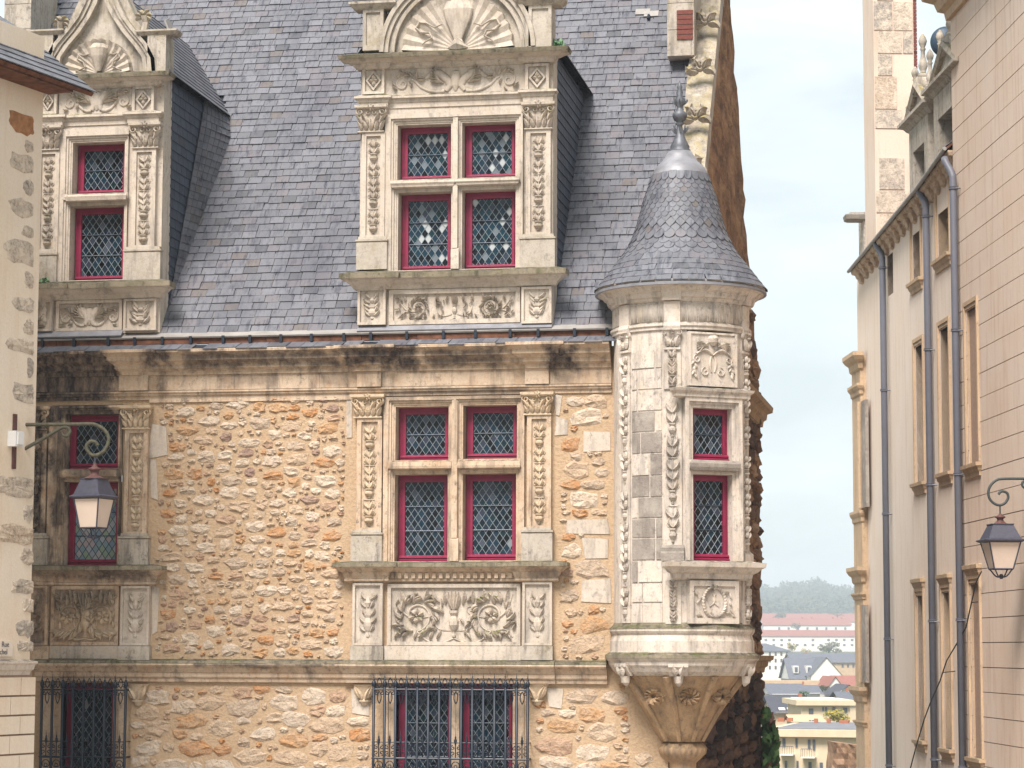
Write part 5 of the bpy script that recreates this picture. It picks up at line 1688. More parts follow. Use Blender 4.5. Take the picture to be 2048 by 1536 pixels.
# bell roof, lead cap and finial
RPR = [(173, 564), (171, 560), (156, 543), (140, 524), (119, 500), (104, 480), (93, 458), (84, 433), (77, 410), (71, 387), (63, 367), (58, 350)]
G().lathe(TX, TY, tp([(r - 2, y) for r, y in RPR]), 60).build('roof_boarding', M['under'], tur)
G().lathe(TX, TY, tp([(173, 567), (173, 562), (168, 558)]), 72).build('eaves_lead', M['zinc_grey'], tur)
G().lathe(TX, TY, tp([(60, 353), (59, 348), (57, 338), (50, 327), (44, 322), (36, 316), (29, 307), (24, 299)]), 40).build('lead_cap', M['zinc_grey'], tur, True)
G().lathe(TX, TY, tp([(22, 301), (22, 297), (19, 294), (20, 290), (14, 280), (9, 268), (6, 256), (5, 250), (9, 246), (6, 243), (12, 238), (15, 230), (15, 224), (8, 220), (6, 213), (9, 206), (10, 198), (6, 190), (7, 183), (4, 178), (6, 173), (3, 168), (.5, 161)]), 20).build('finial', M['finial'], tur, True)
g = G()
for k in range(8):
    a = TH0 + 2 * PI * k / 8
    for py, r_, h in ((264, 8, .09), (206, 8, .07)):
        m = lambda u, v, o, a=a, py=py, r_=r_: (TX + (r_ / TS + o + .3 * max(0, v)) * math.cos(a + u * 4), TY + (r_ / TS + o + .3 * max(0, v)) * math.sin(a + u * 4), tz(py, .1) + v)
        rleaf(g, m, (0, 0), PI / 2, h, .05, .03, .4)
g.build('finial_leaves', M['finial'], tur)
def prof_at(s, pr):
    acc = 0
    for (r0, z0), (r1, z1) in zip(pr[:-1], pr[1:]):
        l = math.hypot(r1 - r0, z1 - z0)
        if s <= acc + l:
            f = (s - acc) / l
            return r0 + (r1 - r0) * f, z0 + (z1 - z0) * f, math.atan2(z1 - z0, r1 - r0)
        acc += l
    return r1, z1, math.atan2(z1 - z0, r1 - r0)
pr = tp(RPR[1:])
Ltot = sum(math.hypot(b[0] - a[0], b[1] - a[1]) for a, b in zip(pr[:-1], pr[1:]))
def slate_shape(kind):
    n = 7
    if kind == 'rect': p = [(-.5, 0), (.5, 0), (.5, 1), (-.5, 1)]
    elif kind == 'scale': p = [(.5 * math.cos(a), .42 - .42 * math.sin(a)) for a in [PI - PI * k / n for k in range(n + 1)]] + [(.5, 1), (-.5, 1)]
    else: p = [(0, 0), (.5, .5), (.5, 1), (-.5, 1), (-.5, .5)]
    if kind == 'scale': p = p[:]
    g = G(); k = len(p)
    vs = [(x, -.05 * (1 - z), z) for x, z in p] + [(x, .03 - .05 * (1 - z), z) for x, z in p]
    g.add(vs, [tuple(range(k)), tuple(range(2 * k - 1, k - 1, -1))] + [(i, k + i, k + (i + 1) % k, (i + 1) % k) for i in range(k)])
    return g
SH = {k: slate_shape(k) for k in ('rect', 'scale', 'point')}
SHM = {k: SH[k].mesh('scale_slate', M['slate_turret']) for k in SH}
gj = G(); s_ = 0.0; row = 0; cnt = 0
rg = random.Random(4)
while s_ < Ltot - .02:
    f = s_ / Ltot
    kind = 'rect' if f < .26 else ('scale' if f < .46 else ('point' if f < .62 else 'scale'))
    ex = {'rect': .092, 'scale': .082, 'point': .072}[kind] if f < .62 else .062
    r_, z_, sl_ = prof_at(s_, pr)
    wd = .19 if f < .26 else (.135 if f < .46 else (.115 if f < .62 else .088))
    n_ = max(8, int(2 * PI * r_ / wd)); wd = 2 * PI * r_ / n_
    for k in range(n_):
        a = TH0 + 2 * PI * (k + .5 * (row % 2)) / n_ + rg.gauss(0, .006)
        dphi = abs((a - TH0 + PI) % (2 * PI) - PI)
        if dphi > 2.0: continue
        dr = Vector((math.cos(a), math.sin(a), 0)); tg = Vector((-math.sin(a), math.cos(a), 0))
        upv = (dr * math.cos(sl_) + Vector((0, 0, math.sin(sl_)))).normalized()
        nin = tg.cross(upv) * -1
        if nin.dot(dr) > 0: nin = -nin
        c_ = Vector((TX, TY, z_)) + dr * (r_ + .006) - nin * .010 + upv * rg.gauss(0, .003)
        Mx = Matrix(((tg.x * wd, nin.x * .22, upv.x * ex * 1.9, c_.x), (tg.y * wd, nin.y * .22, upv.y * ex * 1.9, c_.y), (tg.z * wd, nin.z * .22, upv.z * ex * 1.9, c_.z), (0, 0, 0, 1)))
        Mx = Mx @ Matrix.Diagonal((.965, 1, 1, 1))
        if dphi < 1.15 and cnt < 300:
            link('scale_slate', SHM[kind], tur, Mx); cnt += 1
        else:
            gj.add([tuple(Mx @ Vector(v)) for v in SH[kind].v], SH[kind].f, rg.random())
    s_ += ex; row += 1
gj.build('slate_ring', M['slate_turret'], tur, kind='stuff')

# ---------------------------------------------------------------- neighbouring houses, in frames of their own
def frame(origin, X, Y):
    return Matrix(((X.x, Y.x, 0, origin.x), (X.y, Y.y, 0, origin.y), (0, 0, 1, 0), (0, 0, 0, 1)))
def mapper(XF_):
    inv = XF_.inverted()
    o_ = inv @ CAMP
    def u(px, py, off=0.0):
        d = inv.to_3x3() @ ray(px, py)
        t_ = (off - o_.y) / d.y
        return o_.x + d.x * t_, o_.z + d.z * t_
    return u
def rect(u, x0, y0, x1, y1, off=0.0):
    xm, ym = (x0 + x1) / 2, (y0 + y1) / 2
    a, b = u(x0, ym, off)[0], u(x1, ym, off)[0]
    return a, b, u(xm, y1, off)[1], u(xm, y0, off)[1]

# ---- house at the left edge: rendered wall with rough quoins
A25 = math.radians(25)
DL = Hv * math.cos(A25) + Rv * math.sin(A25)
NL = Hv * math.sin(A25) - Rv * math.cos(A25)             # inward
OL = at(67, 1000, 27.4); OL.z = 0
XFL = frame(OL, DL, NL)
UL = mapper(XFL)
lh = thing('rendered_house', (OL.x, OL.y, GZ), 'pale rendered house with rough corner stones at the left edge', 'house')
zE = UL(60, 168)[1]
zR = UL(40, 1330)[1]
G(XFL).box(-4.5, 0, 0, 4.0, zR, zE + .6).build('wall', M['plaster_l'], lh)
G(XFL).box(-4.5, .02, -.02, 3.9, GZ - 1, zR - .002).build('base_wall', M['joint'], lh)
t = T('quoin_stone')
rr = t.rand()
c = t.ramp(rr, [(0, (0.50, 0.42, 0.35)), (.3, (0.56, 0.46, 0.37)), (.55, (0.42, 0.36, 0.31)), (.8, (0.58, 0.45, 0.34))], True)
n2 = t.noise(26, 6, .75); c = t.mix(.85, c, t.ramp(n2, [(.3, .30), (.55, 1.0)]), 'MULTIPLY')
c = t.mix(t.ramp(t.noise(7, 6, .75, off=(1, 5, 2)), [(.46, 0.0), (.60, .8)]), c, (0.72, 0.60, 0.48))
M['quoin'] = t.fin(c, .92, t.bump(n2, 1.0, .02), spec=.15)
QM = {}
for i, (a, b, c_, d_) in enumerate([(20, 222, 66, 270), (50, 280, 66, 306), (25, 308, 66, 346), (48, 358, 66, 392), (22, 395, 66, 437), (45, 452, 66, 476), (14, 480, 66, 530), (50, 543, 66, 577), (28, 592, 66, 626),
        (48, 638, 66, 672), (18, 675, 66, 707), (55, 714, 66, 756), (25, 766, 66, 806), (-20, 950, 66, 993), (47, 1006, 66, 1046), (-20, 1044, 66, 1091), (41, 1095, 66, 1131), (25, 1158, 66, 1190), (45, 1195, 66, 1226), (34, 1240, 66, 1276), (36, 1280, 66, 1304)]):
    x0, x1, z0, z1 = rect(UL, a, b, c_, d_)
    vs, fs = stone_mesh(300 + i, 18)
    w_, h_ = (x1 - x0) * 1.35, z1 - z0
    cx = x1 - w_ / 2 + .17 * w_
    Mx = XFL @ Matrix.Translation((cx, 0, (z0 + z1) / 2)) @ Matrix.Diagonal((w_, .55, h_, 1))
    g = G()
    g.add([(min(v[0], (x1 + .006 - cx) / w_), v[1], v[2]) for v in vs], fs)
    me = g.mesh('quoin', M['quoin'] if i else M['brick_pale'] if 'brick_pale' in M else M['quoin'])
    link('quoin', me, lh, Mx)
# moulded band and rusticated base
G(XFL).mould(-4.0, -.06, 0, [(.0, zR - .11), (.03, zR - .11), (.035, zR - .07), (.06, zR - .05), (.07, zR), (.09, zR + .02), (.09, zR + .04), (.0, zR + .06)]).build('band_moulding', M['turret'], lh)
zz = zR - .125
k = 0
while zz > GZ - 1:
    h = .212
    xs = [-4.5, -.40 if k % 2 else -.22, .05]
    for a, b in zip(xs[:-1], xs[1:]):
        G(XFL).box(a + .006, b - .006, -.055, .1, zz - h + .010, zz - .010).build('rusticated_block', M['plaster_l'], lh)
    zz -= h; k += 1
# eaves of the left house
er = part('roof', lh)
xo, ov = .42, .40
pit = math.radians(38)
def lr(x, s, o=0.0):
    return (x, -ov + s * math.cos(pit) - o * math.sin(pit), zE + s * math.sin(pit) + o * math.cos(pit))
G(XFL).quadbox([lr(-4.5, 0), lr(xo, 0), lr(xo, 4), lr(-4.5, 4)], .05).build('boarding', M['wood'], er)
for i in range(9):
    x = -1.6 + (i % 2) * .11
    s0 = i * .17 - .02
    while x < xo - .03:
        b = min(x + .22, xo + .02)
        G(XFL).quadbox([lr(x + .003, s0, .03), lr(b - .003, s0, .03), lr(b - .003, s0 + .3, .008), lr(x + .003, s0 + .3, .008)], .012).build('slate', M['slate_turret'], er)
        x += .22
G(XFL).box(-4.5, .10, -ov + .06, .0, zE - .05, zE - .012).build('soffit', M['wood'], lh)
# street name plate (cut by the edge of the picture)
pl = thing('street_sign', tuple(at(10, 1300, 27.2)), 'cream street name plate with dark lettering on the left house', 'sign')
a, b, c_, d_ = rect(UL, -62, 1281, 25, 1313, -.012)
G(XFL).box(a, b, -.015, 0, c_, d_).build('plate', M['white_sign'] if 'white_sign' in M else M['plaster_l'], pl)
def text(s, xc, zc, size, parent, XFm, mat, y=-.018):
    cu = bpy.data.curves.new('lettering', 'FONT')
    cu.body = s; cu.size = size; cu.align_x = 'CENTER'; cu.align_y = 'CENTER'; cu.extrude = .0015
    cu.materials.append(mat)
    tmp = bpy.data.objects.new('tmp', cu); COL.objects.link(tmp); bpy.context.view_layer.update()
    me = bpy.data.meshes.new_from_object(tmp.evaluated_get(bpy.context.evaluated_depsgraph_get()))
    bpy.data.objects.remove(tmp); me.name = 'lettering'
    return link('lettering', me, parent, XFm @ Matrix.Translation((xc, y, zc)) @ Matrix.Rotation(PI / 2, 4, 'X'))
xa, za = UL(11, 1289, -.018); text('Rue', xa, za, .085, pl, XFL, M['ink'])
xa, za = UL(-8, 1304, -.018); text('Saint Michel', xa, za, .085, pl, XFL, M['ink'])
# small white box behind the lamp bracket
bx = thing('junction_box', tuple(at(40, 880, 27.3)), 'small white cable box on the wall below the left lamp arm', 'box')
a, b, c_, d_ = rect(UL, 30, 862, 46, 893, -.1)
G(XFL).box(a, b, -.11, 0, c_, d_).build('case', M['white'], bx)
G(XFL).box(a + .02, b - .02, -.13, -.112, c_ + .02, d_ - .02).build('cover', M['white'], bx)

# ---------------------------------------------------------------- wall lanterns
def lantern(root, cx, d, L_, rot, cap, met):
    S = FPX / d
    base = at(cx, 1000, d)
    def z(py): return at(cx, py, d).z
    def cor(hw, py, k):
        r = hw / S
        b = rot + k * PI / 2
        v = Rv * (r * math.sin(b)) - Hv * (r * math.cos(b))
        return (base.x + v.x, base.y + v.y, z(py))
    def frustum(g, lv):
        vs = [cor(h, y, k) for h, y in lv for k in range(4)]
        n = len(lv)
        fs = [(4 * i + k, 4 * i + (k + 1) % 4, 4 * i + 4 + (k + 1) % 4, 4 * i + 4 + k) for i in range(n - 1) for k in range(4)]
        fs += [(3, 2, 1, 0), tuple(4 * n - 4 + k for k in range(4))]
        g.add(vs, fs)
    ct = 1 / math.cos(rot) if abs(math.cos(rot)) > .3 else 1
    gt, gb_, ghw, gbw = L_['gt'], L_['gb'], L_['ghw'] * ct, L_['gbw'] * ct
    g = G(); frustum(g, [(L_['fl'] * ct * .86, L_['fly'] + 4), (L_['fl'] * ct, L_['fly'] + 1), (L_['fl'] * ct, L_['fly'] - 1), (L_['rb'] * ct, L_['rby']), (L_['rt'] * ct, L_['rty']), (L_['rt'] * ct * 1.05, L_['rty'] - 1), (L_['rt'] * ct * 1.05, L_['rty'] - 3)])
    g.build('hood', M['lamp_metal'], root)
    for k in range(4):
        a, b, c, e = [Vector(q) for q in (cor(gbw * .97, gb_, k), cor(gbw * .97, gb_, k + 1), cor(ghw * .97, gt, k + 1), cor(ghw * .97, gt, k))]
        G().add([a, b, c, e], [(0, 1, 2, 3)]).build('glass_pane', M['lamp_glass'], root)
        G().tube([cor(gbw, gb_, k), cor(ghw, gt - 2, k)], 1.6 / S, 6).build('corner_bar', M['lamp_metal'], root)
        G().tube([cor(gbw, gb_, k), cor(gbw, gb_, k + 1)], 1.5 / S, 6).build('bottom_bar', M['lamp_metal'], root)
        p = cor(gbw, gb_, k); q = (base.x, base.y)
        pts = []
        for f in np.linspace(0, 1, 12):
            w_ = 1 - f ** 1.6
            pts.append((q[0] + (p[0] - q[0]) * w_, q[1] + (p[1] - q[1]) * w_, z(gb_ + (L_['ft'] - gb_) * (f ** .9) + 3 * math.sin(f * 2 * PI) * -1)))
        G().tube(pts, 1.5 / S, 6).build('foot_scroll', M['lamp_metal'], root)
    G().lathe(base.x, base.y, [(2.6 / S, z(L_['ft'] + 4)), (4 / S, z(L_['ft'] + 1)), (4 / S, z(L_['ft'] - 4)), (2 / S, z(L_['ft'] - 6))], 10).build('foot_knob', M['lamp_metal'], root)
    G().lathe(base.x, base.y, [(r / S, z(y)) for r, y in L_['cap']], 16).build('vent_cap', M[cap], root, True)
    G().tube([(base.x, base.y, z(L_['cap'][-1][1] + 1)), (base.x, base.y, z(L_['top']))], L_.get('hr', 2.2) / S, 8).build('hanger', M[met], root)
def smooth_path(pts, d, n=6):
    P_ = [Vector((p[0], p[1], 0)) for p in pts]
    out = []
    for i in range(len(P_) - 1):
        p0, p1, p2, p3 = P_[max(i - 1, 0)], P_[i], P_[i + 1], P_[min(i + 2, len(P_) - 1)]
        for k in range(n):
            t_ = k / n
            q = .5 * ((2 * p1) + (p2 - p0) * t_ + (2 * p0 - 5 * p1 + 4 * p2 - p3) * t_ ** 2 + (3 * p1 - p0 - 3 * p2 + p3) * t_ ** 3)
            out.append(tuple(at(q.x, q.y, d)))
    out.append(tuple(at(P_[-1].x, P_[-1].y, d)))
    return out
dl = 27.25
lamp = thing('street_lamp', tuple(at(188, 1080, dl)), 'wall lantern with milky glass hanging in front of the left crimson window', 'lamp', 'wall lanterns')
lantern(lamp, 188, dl, dict(gt=999, gb=1056, ghw=38, gbw=26, fl=47, fly=994, rb=39, rby=990, rt=26, rty=960, ft=1076, top=911,
        cap=[(24, 958), (19, 955), (12, 952), (8, 948), (9, 942), (13, 939), (11, 936), (6, 934), (4, 930), (3, 926)]), math.radians(21.8) , 'lamp_rust', 'lamp_metal')
z_ = lambda l: [(x / 5.688, 830 + y / 5.688) for x, y in l]
G().tube(smooth_path(z_([(160, 112), (500, 108), (900, 106), (1060, 105), (1180, 165), (1237, 270), (1200, 390), (1130, 445), (1060, 460), (1000, 415), (985, 350), (1030, 302), (1085, 310), (1112, 350)]), dl), .021, 9).build('bracket_arm', M['bracket'], lamp, True)
G().tube(smooth_path(z_([(165, 455), (300, 375), (500, 265), (690, 150), (760, 140), (795, 185), (770, 232), (735, 238), (705, 212)]), dl), [.021] * 40 + [.017] * 9, 9).build('brace', M['bracket'], lamp, True)
G().tube(smooth_path(z_([(165, 470), (220, 455), (275, 500), (265, 570), (215, 595), (170, 570), (165, 480)]), dl), .012, 8).build('ring_scroll', M['iron'], lamp, True)
G().tube(smooth_path(z_([(170, 475), (215, 540), (205, 580)]), dl), .009, 6).build('feed_cable', M['iron'], lamp)
G(XFL).box(UL(27, 900)[0] - .03, UL(27, 900)[0] + .03, -.02, .0, UL(27, 938)[1], UL(27, 828)[1]).build('wall_plate', M['lamp_rust'], lamp)
g = G()
g.tube([tuple(at(27, 849, dl)), tuple(Vector(XFL @ Vector((UL(27, 849)[0], 0, UL(27, 849)[1]))))], .02, 6)
g.build('wall_stub', M['bracket'], lamp)
dr_ = 30.4
lamp2 = thing('street_lamp', tuple(at(1999.7, 1155, dr_)), 'wall lantern on a black scroll arm at the right edge of the picture', 'lamp', 'wall lanterns')
lantern(lamp2, 1999.7, dr_, dict(gt=1086, gb=1138, ghw=29, gbw=17.5, fl=36, fly=1081, rb=30, rby=1078, rt=19, rty=1051, ft=1154, top=1010, hr=1.6,
        cap=[(17, 1050), (13, 1047), (8, 1043), (6, 1040), (7, 1037), (11, 1035), (10, 1033), (4, 1030), (2, 1027)]), math.radians(50), 'lamp_rust', 'bracket_r')
z6 = lambda l: [(1900 + x / 6.4, 930 + y / 6.4) for x, y in l]
G().tube(smooth_path(z6([(1250, 175), (947, 175), (700, 176), (600, 192), (525, 255), (492, 340), (505, 425), (560, 488), (632, 514), (700, 490), (743, 425), (735, 365), (685, 338), (645, 345), (622, 378)]), dr_), .017, 9).build('bracket_arm', M['bracket_r'], lamp2, True)
G().tube(smooth_path(z6([(1250, 420), (1080, 330), (970, 300), (925, 262), (935, 215), (985, 200), (1020, 230)]), dr_), .015, 9).build('brace', M['bracket_r'], lamp2, True)

# ---------------------------------------------------------------- the long house on the right
DR = math.asin(.0412)
XR = Rv * math.sin(DR) - Hv * math.cos(DR)
YR = Rv * math.cos(DR) + Hv * math.sin(DR)
OR = CAMP + YR * 7.8; OR.z = 0
XFR = frame(OR, XR, YR)
UR = mapper(XFR)
rx = lambda px, off=0.0: UR(px, 1000, off)[0]
rhouse = thing('plastered_house', tuple(XFR @ Vector((rx(1850), 0, GZ))), 'long pink plastered house with three grey drainpipes on the right', 'house')
NB = -.10
XA, XB, XE = rx(1719), rx(1917, NB), rx(2420)
RW = {  # opening, sill bottom (photograph pixels)
    'far': [(1775, 480, 1786, 590, 0), (1826, 420, 1841, 562, 1), (1876, 362, 1898, 515, 1), (1833, 690, 1847, 966, 1), (1883, 655, 1899, 946, 1), (1837, 1192, 1848, 1480, 2), (1889, 1185, 1902, 1497, 2)],
    'near': [(1936, 616, 1955, 929, 1), (1944, 1168, 1961, 1515, 2)]}
def rh(w_): return rect(UR, *w_[:4])
OVR = .19
e1, e2, e3 = UR(1699, 541, -OVR), UR(1836, 374, -OVR), UR(1922, 252, -OVR)
if e3[0] > XB - .01: e3 = (XB - .01, e2[1] + (e3[1] - e2[1]) * (XB - .01 - e2[0]) / (e3[0] - e2[0]))
ztop = max(e2[1], e3[1])
# wall of the far part follows the falling eaves: three plates
def zeave(x):
    if x < e2[0]: return e1[1] + (e2[1] - e1[1]) * (x - e1[0]) / (e2[0] - e1[0])
    return e2[1] + (e3[1] - e2[1]) * (x - e2[0]) / (e3[0] - e2[0])
fh = [rh(w_) for w_ in RW['far']]
zmin = min(zeave(XA), zeave(XB)) - .12
G(XFR).plate(XA, XB, GZ - 6, zmin, fh, 0, .38).build('wall', M['plaster_far'], rhouse)
g = G(XFR)
xs_ = [XA + (XB - XA) * k / 12 for k in range(13)]
for a, b in zip(xs_[:-1], xs_[1:]):
    if any(h[0] < b and h[1] > a and h[3] > zmin for h in fh): pass
    g.add([(a, 0.002, zmin), (b, 0.002, zmin), (b, 0.002, zeave(b)), (a, 0.002, zeave(a))], [(0, 1, 2, 3)])
g.build('upper_wall', M['plaster_far'], rhouse)
G(XFR).box(XA + .02, XE, .4, 7, GZ - 6, zmin + .3).build('house_core', M['plaster_far'], rhouse)
G(XFR).add([(XA, 0, GZ - 6), (XA, 7, GZ - 6), (XA, 7, zmin), (XA, 0, zmin)], [(0, 3, 2, 1)]).build('end_wall', M['plaster_far'], rhouse)
# near block: courses with open joints
nh = [rect(UR, *w_[:4], NB) for w_ in RW['near']]
zt_ = UR(1925, 22)[1]
G(XFR).box(XB - .005, XE, NB + .035, .39, GZ - 6, zt_).build('joint_backing', M['joint'], rhouse)
zc_ = UR(2048, 660)[1]
lv = [zc_ + .33 * k for k in range(-40, 40)]
lv = [z for z in lv if GZ - 2 < z < zt_ - .1] + [zt_]
for i, (a, b) in enumerate(zip(lv[:-1], lv[1:])):
    xx = [XB] + [XE]
    G(XFR).plate(XB, XE, a + .0055, b - .0055, [h for h in nh if h[2] < b and h[3] > a], NB + rnd.uniform(-.002, .002), NB + .034).build('render_course', M['plaster_r'], rhouse)
ptop = [(.0, zt_ - .05), (.06, zt_ - .05), (.08, zt_ + .06), (.16, zt_ + .10), (.20, zt_ + .22), (.34, zt_ + .30), (.40, zt_ + .48), (.44, zt_ + .52), (.44, zt_ + .66), (.0, zt_ + .72)]
G(XFR).mould(XB + .02, XE, NB, ptop).build('cornice', M['right_trim'], rhouse)
XFR0 = XFR
def rwin(w_):
    global XFR
    nr_ = w_[0] > 1917
    x0, x1, z0, z1 = rect(UR, *w_[:4], NB) if nr_ else rh(w_)
    yo = NB if nr_ else 0.0
    XFR = XFR0 @ Matrix.Translation((0, yo, 0))
    wn = part('window', rhouse)
    k = w_[4]
    if k:
        wd = .13
        for q, (oo, gr) in enumerate(((.03, wd), (.016, wd * .55))):
            G(XFR).plate(x0 - wd, x1 + wd, z0, z1 + wd, [(x0 - wd + gr - .0 if q else x0 - wd * .55, x1 + wd * (.15 if q else .55), z0 - 1, z1 + wd * (.15 if q else .55))], -oo, -.001 if q else -.012, True).build('stone_surround', M['right_trim'], wn)
        G(XFR).mould(x0 - .10, x1 + .10, 0, [(.0, z0 - .19), (.025, z0 - .18), (.03, z0 - .13), (.05, z0 - .10), (.06, z0 - .06), (.085, z0 - .05), (.09, z0 - .003), (.0, z0 - .001)]).build('sill', M['right_trim'], wn)
    if k == 2:
        G(XFR).mould(x0 - .10, x1 + .10, 0, [(.03, z1 + .12), (.045, z1 + .15), (.055, z1 + .19), (.075, z1 + .21), (.08, z1 + .26), (.02, z1 + .28)]).build('hood_mould', M['right_trim'], wn)
    G(XFR).plate(x0 - .003, x1 + .003, z0 - .003, z1 + .003, [(x0, x1, z0, z1)], .002, .42).build('reveal', M['right_trim'], wn)
    if k:
        zm = z0 + (z1 - z0) * (.53 if k == 1 else .56)
        G(XFR).mould(x0 + .04, x1 - .04, .30, [(.14, zm - .05), (.17, zm - .03), (.18, zm + .03), (.15, zm + .05), (.1, zm + .06)]).build('transom', M['right_trim'], wn)
    G(XFR).box(x0, x1, .31, .33, z0, z1).build('glazing', M['glass_right'], wn)
    G(XFR).ringframe(x0, x1, z0, z1, .06, .285, .309).build('sash', M['right_trim' if k < 2 else 'white'], wn)
for q in RW['far'] + RW['near']:
    rwin(q)
XFR = XFR0
# eaves
def eave(A, B, name, n_corb, seed):
    ev = part(name, rhouse)
    (xa, za), (xb, zb) = A, B
    sx_, sz = .95, .80
    y_ = -OVR
    def ep(f, s, o=0.0): return (xa + (xb - xa) * f, y_ + s * .77 - o * .64, za + (zb - za) * f + s * .64 + o * .77)
    G(XFR).quadbox([ep(0, 0), ep(1, 0), ep(1, 3.2), ep(0, 3.2)], .03).build('boarding', M['wood'], ev)
    n = max(4, int(abs(xb - xa) / .2))
    for r in range(5):
        for k in range(n):
            f0, f1, s0 = (k + .02) / n, (k + .98) / n, r * .12 - .02
            G(XFR).quadbox([ep(f0, s0, .03), ep(f1, s0, .03), ep(f1, s0 + .22, .012), ep(f0, s0 + .22, .012)], .01).build('slate', M['slate_turret'], ev)
    G(XFR).tube([(xa, y_ - .02, za - .02), (xb, y_ - .02, zb - .02)], .03, 8).build('gutter', M['zinc'], ev)
    q = OVR * .9
    me = G().mould(-.05, .05, 0, [(.0, -.26), (q * .3, -.23), (q * .38, -.17), (q * .55, -.14), (q * .62, -.09), (q * .9, -.07), (q, -.02), (q, -.0)]).mesh('corbel', M['lime'])
    for k in range(n_corb):
        f = (k + .5) / n_corb
        link('corbel', me, ev, XFR @ Matrix.Translation((xa + (xb - xa) * f, .0, za + (zb - za) * f - .03)))
eave(e1, e2, 'eaves', 13, 1)
eave(e2, e3, 'eaves', 5, 2)
# drainpipes
def pipe(px, top_py, neck, yo=-.09):
    dp = part('drainpipe', rhouse)
    x, zt2 = UR(px, top_py, yo)
    r = .052
    pts = [(x, yo, GZ - 2), (x, yo, zt2 - .30)]
    for k in range(7):
        f = k / 6
        pts.append((x - neck * .16 * f, yo - .08 * (f * f * (3 - 2 * f)), zt2 - .30 + .30 * f))
    G(XFR).tube(pts, r, 12).build('pipe', M['pipe'], dp, True)
    z = zt2 - .45; k = 0
    while z > GZ - 2:
        G(XFR).lathe(x, yo, [(r + .001, z - .03), (r + .014, z - .028), (r + .014, z - .012), (r + .004, z - .01), (r + .012, z + .006), (r + .001, z + .01)], 14).build('collar', M['pipe'], dp)
        G(XFR).tube([(x + .05, yo + .02, z - .02), (x + .07, .01, z - .02)], .012, 6).build('clip', M['pipe'], dp)
        z -= 2.02
pipe(1764, 480, 1); pipe(1851, 372, 1); pipe(1905, 312, 1, -.19)
# stone pier at the far corner
g = part('corner_pier', rhouse)
pa, pb = rx(1719) - .05, rx(1735)
zA, zB = UR(1728, 712)[1], GZ - 6
G(XFR).box(pa, pb, -.10, .3, zB, zA).build('shaft', M['right_trim'], g)
for y0, y1, o in ((705, 742, .13), (768, 792, .06), (1022, 1046, .05), (1134, 1168, .11), (1186, 1200, .045), (1372, 1405, .10), (1440, 1452, .04)):
    z1, z0 = UR(1728, y0)[1], UR(1728, y1)[1]
    h = z1 - z0
    G(XFR).mould(pa + .04, pb - .04, -.06, [(.05, z0), (.05 + o * .2, z0 + h * .1), (.05 + o * .3, z0 + h * .4), (.05 + o * .7, z0 + h * .55), (.05 + o, z0 + h * .75), (.05 + o, z0 + h * .97), (.05, z1)]).build('pier_moulding', M['right_trim'], g)
for y0, y1 in ((800, 1015), (1210, 1365)):
    a, b, c_, d_ = rect(UR, 1724, y0, 1732, y1, -.10)
    G(XFR).box(a, b, -.106, -.05, c_, d_).build('niche', M['greyblock'], g)
    G(XFR).tube([(a - .05, -.13, c_), (a - .05, -.13, d_)], .04, 8).build('colonnette', M['right_trim'], g)
# chimneys
def rchim(x0, x1, y0, y1, z0, z1, seed, blocks=True):
    ch = part('chimney', rhouse)
    G(XFR).box(x0, x1, y0, y1, z0, z1).build('shaft', M['plaster_r'], ch)
    rg = random.Random(seed)
    z = z0
    while blocks and z < z1:
        h = rg.uniform(.35, .62)
        y = y0 + rg.choice((0, .06, .0))
        n_ = rg.choice((1, 2, 2))
        ws = [y, y + (y1 - y0) * rg.uniform(.35, .65), y1 - .06] if n_ == 2 else [y, y1 - rg.uniform(.05, .3)]
        for a, b in zip(ws[:-1], ws[1:]):
            if rg.random() < .72 and b - a > .06:
                G(XFR).box(x1, x1 + .014, a + .012, b - .012, z + .012, min(z + h, z1) - .012).build('ashlar', M['quoin'], ch)
        zz_ = z
        while zz_ < z + h:
            G(XFR).box(x1, x1 + .02, y1 - .05, y1 + .01, zz_ + .006, zz_ + .058).build('brick', M['brick'], ch)
            zz_ += .066
        z += h
    return ch
rchim(-43.5, -42.5, .39, 1.16, 6.2, 12.8, 5)
ch = part('chimney', rhouse)
ca, cb2 = at(1728, 480, 46.5), at(1750, 480, 46.5)
zt3 = at(1730, 424, 46.5).z
gx_ = frame(Vector((ca.x, ca.y, 0)), Rv, Hv)
wc = (cb2 - ca).length
G(gx_).box(0, wc, 0, .7, 5.0, zt3).build('shaft', M['quoin'], ch)
G(gx_).mould(.02, wc, .3, [(.30, zt3 - .16), (.36, zt3 - .14), (.38, zt3 - .06), (.30, zt3 - .03), (.28, zt3 + .002)]).build('cap', M['greyblock'], ch)
